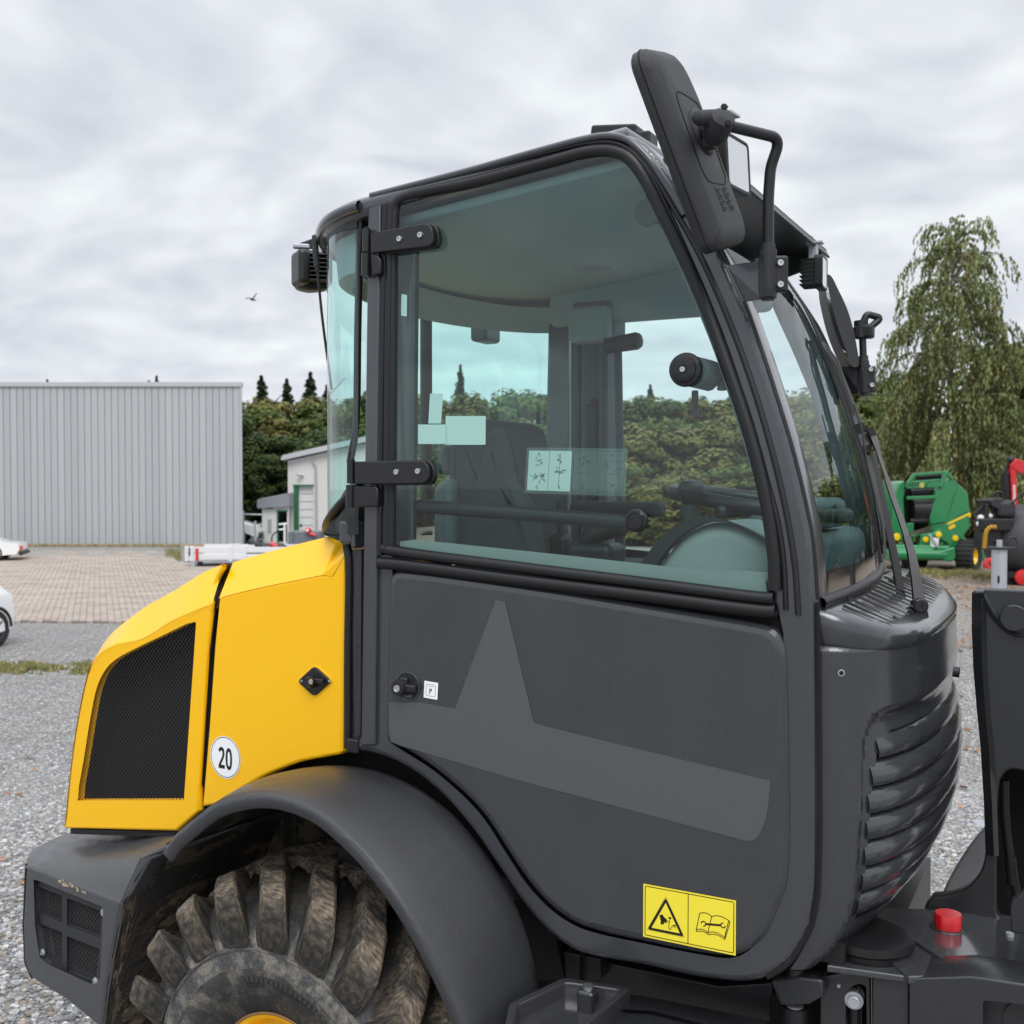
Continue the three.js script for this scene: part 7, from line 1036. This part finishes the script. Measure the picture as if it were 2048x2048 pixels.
// ---- front frame: deck, tower plates, knob
{
  const ff = sub('front_frame', loader), yD = onZ(1817, 1951, -0.06).y, Y = (l, y = yD) => l.map(([a, b]) => onY(a, b, y));
  part('deck', slab(rounded3(Y([[1817, 1953], [1944, 1949], [2048, 1966], [2300, 2000], [2300, 1850], [2060, 1836], [1984, 1826], [1846, 1817], [1760, 1815], [1700, 1850]])), 0.014, 0.003), M.deck, ff);
  part('deck_apron', slab(rounded3(Y([[1655, 1931], [1818, 1953], [1790, 1880], [1740, 1840], [1660, 1860]], yD - 0.006)), 0.012, 0.003), M.deck, ff);
  part('weld_bead', tube(Y([[1800, 1862], [1830, 1883], [1862, 1904], [1895, 1925], [1935, 1944]], yD + 0.002), 0.0045, false, 8, 40), M.frame, ff);
  const P = (x, y, z = -0.058) => onZ(x, y, z);
  part('side_plate', plate(side([[1818, 1957], [1944, 1953], [2048, 1969], [2300, 2010], [2300, 2200], [1818, 2200]], -0.062), -0.16, -0.062, 0.003, [rounded(side([[1962, 1996], [2120, 2014], [2120, 2160], [1962, 2150]], -0.062), 0.01)]), M.chassis, ff);
  part('side_plate', plate(rounded(side([[1745, 1944], [1817, 1955], [1817, 2200], [1745, 2200]], -0.075), 0.003), -0.15, -0.075, 0.002), M.chassis, ff);
  part('recess', [plate(side([[1950, 1990], [2150, 2010], [2150, 2180], [1950, 2170]], -0.10), -0.14, -0.10, 0), knob(onZ(2046, 2040, -0.098), PZ, [[0.03, 0], [0.03, 0.004], [0, 0.004]], 30)], M.tower, ff);
  const kc = onY(1896, 1856, yD);
  part('red_cap', knob(kc, PY, [[0.0245, 0], [0.0247, 0.026], [0.0235, 0.0285], [0, 0.0288]], 40), M.red, ff).userData.label = 'round red cap on the deck';
  part('cap_ring', knob(kc, PY, [[0.033, 0], [0.031, 0.002], [0.026, 0.0025], [0, 0.002]], 32), M.chassis, ff);
  // near tower plate with its swept foot
  const zt = -0.40, foot = curve([[1970.6, 1706], [1968, 1722], [1960, 1745], [1949, 1761], [1935, 1775], [1917, 1785], [1892, 1792], [1864, 1794]], zt, 4);
  const outer = [...side([[1943, 1186], [1943, 1260], [1946, 1330], [1953, 1420], [1961, 1495], [1967, 1600], [1970.6, 1704]], zt), ...foot, ...side([[1850, 1812], [1846, 1850], [2330, 1880], [2330, 1190], [1952, 1178]], zt)];
  const slot = rounded(side([[1992, 1840], [1992, 1620], [1998, 1560], [2016, 1538], [2042, 1540], [2110, 1575], [2110, 1850]], zt), 0.02);
  part('tower_plate', plate(outer, zt - 0.035, zt, 0.004, [slot]), M.tower, ff);
  part('tower_rib', [sheet([side([[1944, 1188], [1946, 1330], [1954, 1425], [1961, 1495], [1968, 1610], [1972, 1710]], zt + 0.0), side([[1962, 1196], [1964, 1330], [1971, 1430], [1978, 1500], [1984, 1610], [1988, 1712]], zt + 0.018), side([[1972, 1196], [1974, 1330], [1981, 1430], [1988, 1500], [1994, 1610], [1998, 1712]], zt + 0.002)], 0.2)], M.tower, ff);
  part('tower_ridge', sheet([curve([[1958, 1188], [1966, 1208], [1986, 1241], [2010, 1264], [2034, 1275], [2060, 1272], [2090, 1255]], zt + 0.001, 5), curve([[1967, 1188], [1974, 1204], [1994, 1236], [2016, 1260], [2036, 1271], [2060, 1268], [2088, 1252]], zt + 0.011, 5), curve([[1972, 1186], [1980, 1202], [1998, 1232], [2018, 1254], [2036, 1266], [2060, 1262], [2086, 1246]], zt + 0.001, 5)], 0.2), M.frame, ff);
  part('pivot_boss', knob(onZ(2029, 1235, zt), PZ, [[0.0255, 0], [0.0255, 0.014], [0.0235, 0.016], [0.002, 0.016], [0.002, 0.017], [0, 0.017]], 40), M.tower, ff);
  part('corner_roll', rod(onZ(1950, 1184, zt + 0.004), onZ(1968, 1184, zt + 0.004), 0.005), M.frame, ff);
  part('slot_lining', [plate(side([[1985, 1850], [1985, 1530], [2130, 1530], [2130, 1860]], zt - 0.10), zt - 0.16, zt - 0.12, 0)], M.void, ff);
  part('hydraulic_hose', [tube([onZ(2009, 1560, zt - 0.05), onZ(2011, 1640, zt - 0.05), onZ(2020, 1715, zt - 0.05), onZ(2036, 1800, zt - 0.05)], 0.009, false, 10, 30), rod(onZ(2020, 1712, zt - 0.05), onZ(2026, 1768, zt - 0.05), 0.0115)], M.rubber, ff);
  // far tower plate: inner flank past the foot, sky reflection put into its grey
  const zf = -0.78;
  part('tower_foot', plate([...curve([[1880, 1800], [1896, 1762], [1914, 1730], [1940, 1690], [1975, 1648]], zf, 5), ...side([[2010, 1640], [2010, 1810]], zf)], zf - 0.02, zf, 0.006), phy([0.30, 0.30, 0.31], 0.35, { clearcoat: 0.8, clearcoatRoughness: 0.15 }), ff);
  part('tower_plate', plate(side([[1975, 1220], [2330, 1200], [2330, 1850], [1990, 1830], [1985, 1700]], zf), zf - 0.03, zf, 0.004), M.tower, ff);
  // upright bracket at the edge of the picture
  part('deck_bracket', [plate(rounded(side([[2022, 1866], [2020, 1815], [2026, 1800], [2050, 1780], [2130, 1760], [2130, 1880]], -0.14), 0.004), -0.16, -0.14, 0.003)], M.tower, ff);
  part('deck_bolt', [hex(onY(2020, 1872, yD), PY, 0.008, 0.006)], M.zinc, ff);
  part('rubber_mount', [knob(onY(1735, 1912, yD - 0.02), PY, [[0.085, 0], [0.085, 0.012], [0.075, 0.016], [0.075, 0.024], [0.082, 0.030], [0.080, 0.044], [0.060, 0.05], [0, 0.05]], 36)], M.rubber, ff);
}
function rounded3(p) { return p; }
// ---- lower chassis: step, pivot and frame rails
{
  const ch = sub('chassis', loader), P = (x, y, z) => onZ(x, y, z);
  part('frame_rail', [plate(side([[1040, 1880], [1240, 1930], [1440, 1972], [1545, 1965], [1545, 2200], [1000, 2200]], -0.16), -0.5, -0.16, 0.004), box(1.3, 0.5, 0.5, -1.0, 0.75, -0.72)], M.satin, ch);
  part('rail_lug', [plate(rounded(side([[1127, 1904], [1158, 1910], [1158, 2000], [1135, 2000]], -0.10), 0.003), -0.16, -0.10, 0.002), plate(rounded(side([[1158, 1910], [1200, 1918], [1202, 1960], [1160, 1965]], -0.12), 0.003), -0.16, -0.12, 0.002)], M.satin, ch);
  const yS = onZ(1268, 1987, -0.10).y, q = (l, y) => l.map(([a, b]) => onY(a, b, y));
  const st = sub('step', loader);
  part('step_tread', slab(q([[1255, 1986], [1300, 1992], [1540, 2040], [1520, 2075], [1500, 2180], [1080, 2180], [1180, 2040]], yS), 0.03, 0.006), M.chassis, st);
  part('step_rail', sheet([q([[1225, 2020], [1300, 2024], [1400, 2050], [1470, 2085]], yS + 0.002), q([[1228, 2017], [1304, 2021], [1404, 2046], [1474, 2081]], yS + 0.012), q([[1234, 2012], [1310, 2016], [1410, 2041], [1480, 2076]], yS + 0.002)], 0.3), M.frame, st);
  const yT = yS + 0.035, trayO = rounded(q([[1018, 2006], [1126, 1954], [1264, 1973], [1130, 2085], [1000, 2110]], yT).map((p) => V2(p.x, p.z)), 0.012).map((p) => V(p.x, yT, p.y)), trayI = rounded(q([[1036, 2010], [1130, 1964], [1242, 1979], [1122, 2078], [1014, 2100]], yT).map((p) => V2(p.x, p.z)), 0.010).map((p) => V(p.x, yT, p.y));
  part('step_tray', [slabRing(trayO, trayI, 0.05, 0.003), slab(trayI.map((p) => off(p, 0, -0.028, 0)), 0.02, 0)], M.deck, st);
  part('tray_post', [box(0.035, 0.05, 0.035, ...off(onY(1176, 1990, yT), 0, -0.012, 0).toArray(), 0.008)], M.chassis, st);
  part('tray_bolt', hex(off(onY(1176, 1990, yT), 0, 0.013, 0), PY, 0.011, 0.006), M.steel, st);
  // articulation pivot
  const pv = sub('pivot', loader), z = -0.10;
  part('pivot_plate', [plate(rounded(side([[1541, 1966], [1545, 1958], [1600, 1952], [1645, 1960], [1650, 1990], [1620, 2010], [1560, 2012]], z + 0.03), 0.006), z - 0.10, z + 0.03, 0.006), plate(rounded(side([[1640, 1958], [1648, 1952], [1690, 1945], [1740, 1950], [1742, 2200], [1640, 2200]], z), 0.005), z - 0.02, z, 0.003, [rounded(side([[1688, 1980], [1712, 1963], [1736, 1968], [1738, 2100], [1688, 2100]], z), 0.012)])], M.chassis, pv);
  part('pivot_pin', [rod(P(1590, 2012, z), P(1590, 2200, z), 0.024), rod(P(1592, 1934, z + 0.01), P(1592, 1958, z + 0.01), 0.016, 0.020)], M.satin, pv);
  part('pin_washer', [rod(P(1590, 2010, z), P(1590, 2016, z), 0.015), rod(P(1592, 1953, z + 0.01), P(1592, 1958, z + 0.01), 0.0165)], M.zinc, pv);
  part('pivot_backing', plate(side([[1540, 1990], [1750, 1980], [1750, 2200], [1540, 2200]], z - 0.06), z - 0.2, z - 0.06, 0), M.void, pv);
  const b = P(1712, 1992, z - 0.02);
  part('cylinder_eye', [knob(off(b, -0.004, 0.002, 0), V(0.12, 0, 1), [[0.0185, 0], [0.0185, 0.016], [0.016, 0.018], [0, 0.018]], 28), rod(off(b, -0.002, -0.02, 0), off(b, 0.002, -0.2, 0), 0.012)], M.satin, pv);
  part('eye_bolt', [knob(off(b, 0, 0, 0.018), V(0.12, 0, 1), [[0.0165, 0], [0.0160, 0.003], [0.0115, 0.0035], [0.0112, 0.011], [0.010, 0.012], [0, 0.012]], 28)], M.zinc, pv);
  for (const [x, y] of [[1678, 1971]]) part('grease_nipple', knob(P(x, y, z), PZ, [[0.0035, 0], [0.003, 0.004], [0, 0.005]], 10), M.zinc, pv);
}
// place the loader group at its base: parts keep their measured places
{ const base = V(-1.2, NEAR_Y, -0.5); loader.position.copy(base); for (const c of loader.children) c.position.sub(base); }
scene.traverse((o) => { if (o.isMesh) { o.castShadow = true; o.receiveShadow = true; } });
renderer.render(scene, camera);
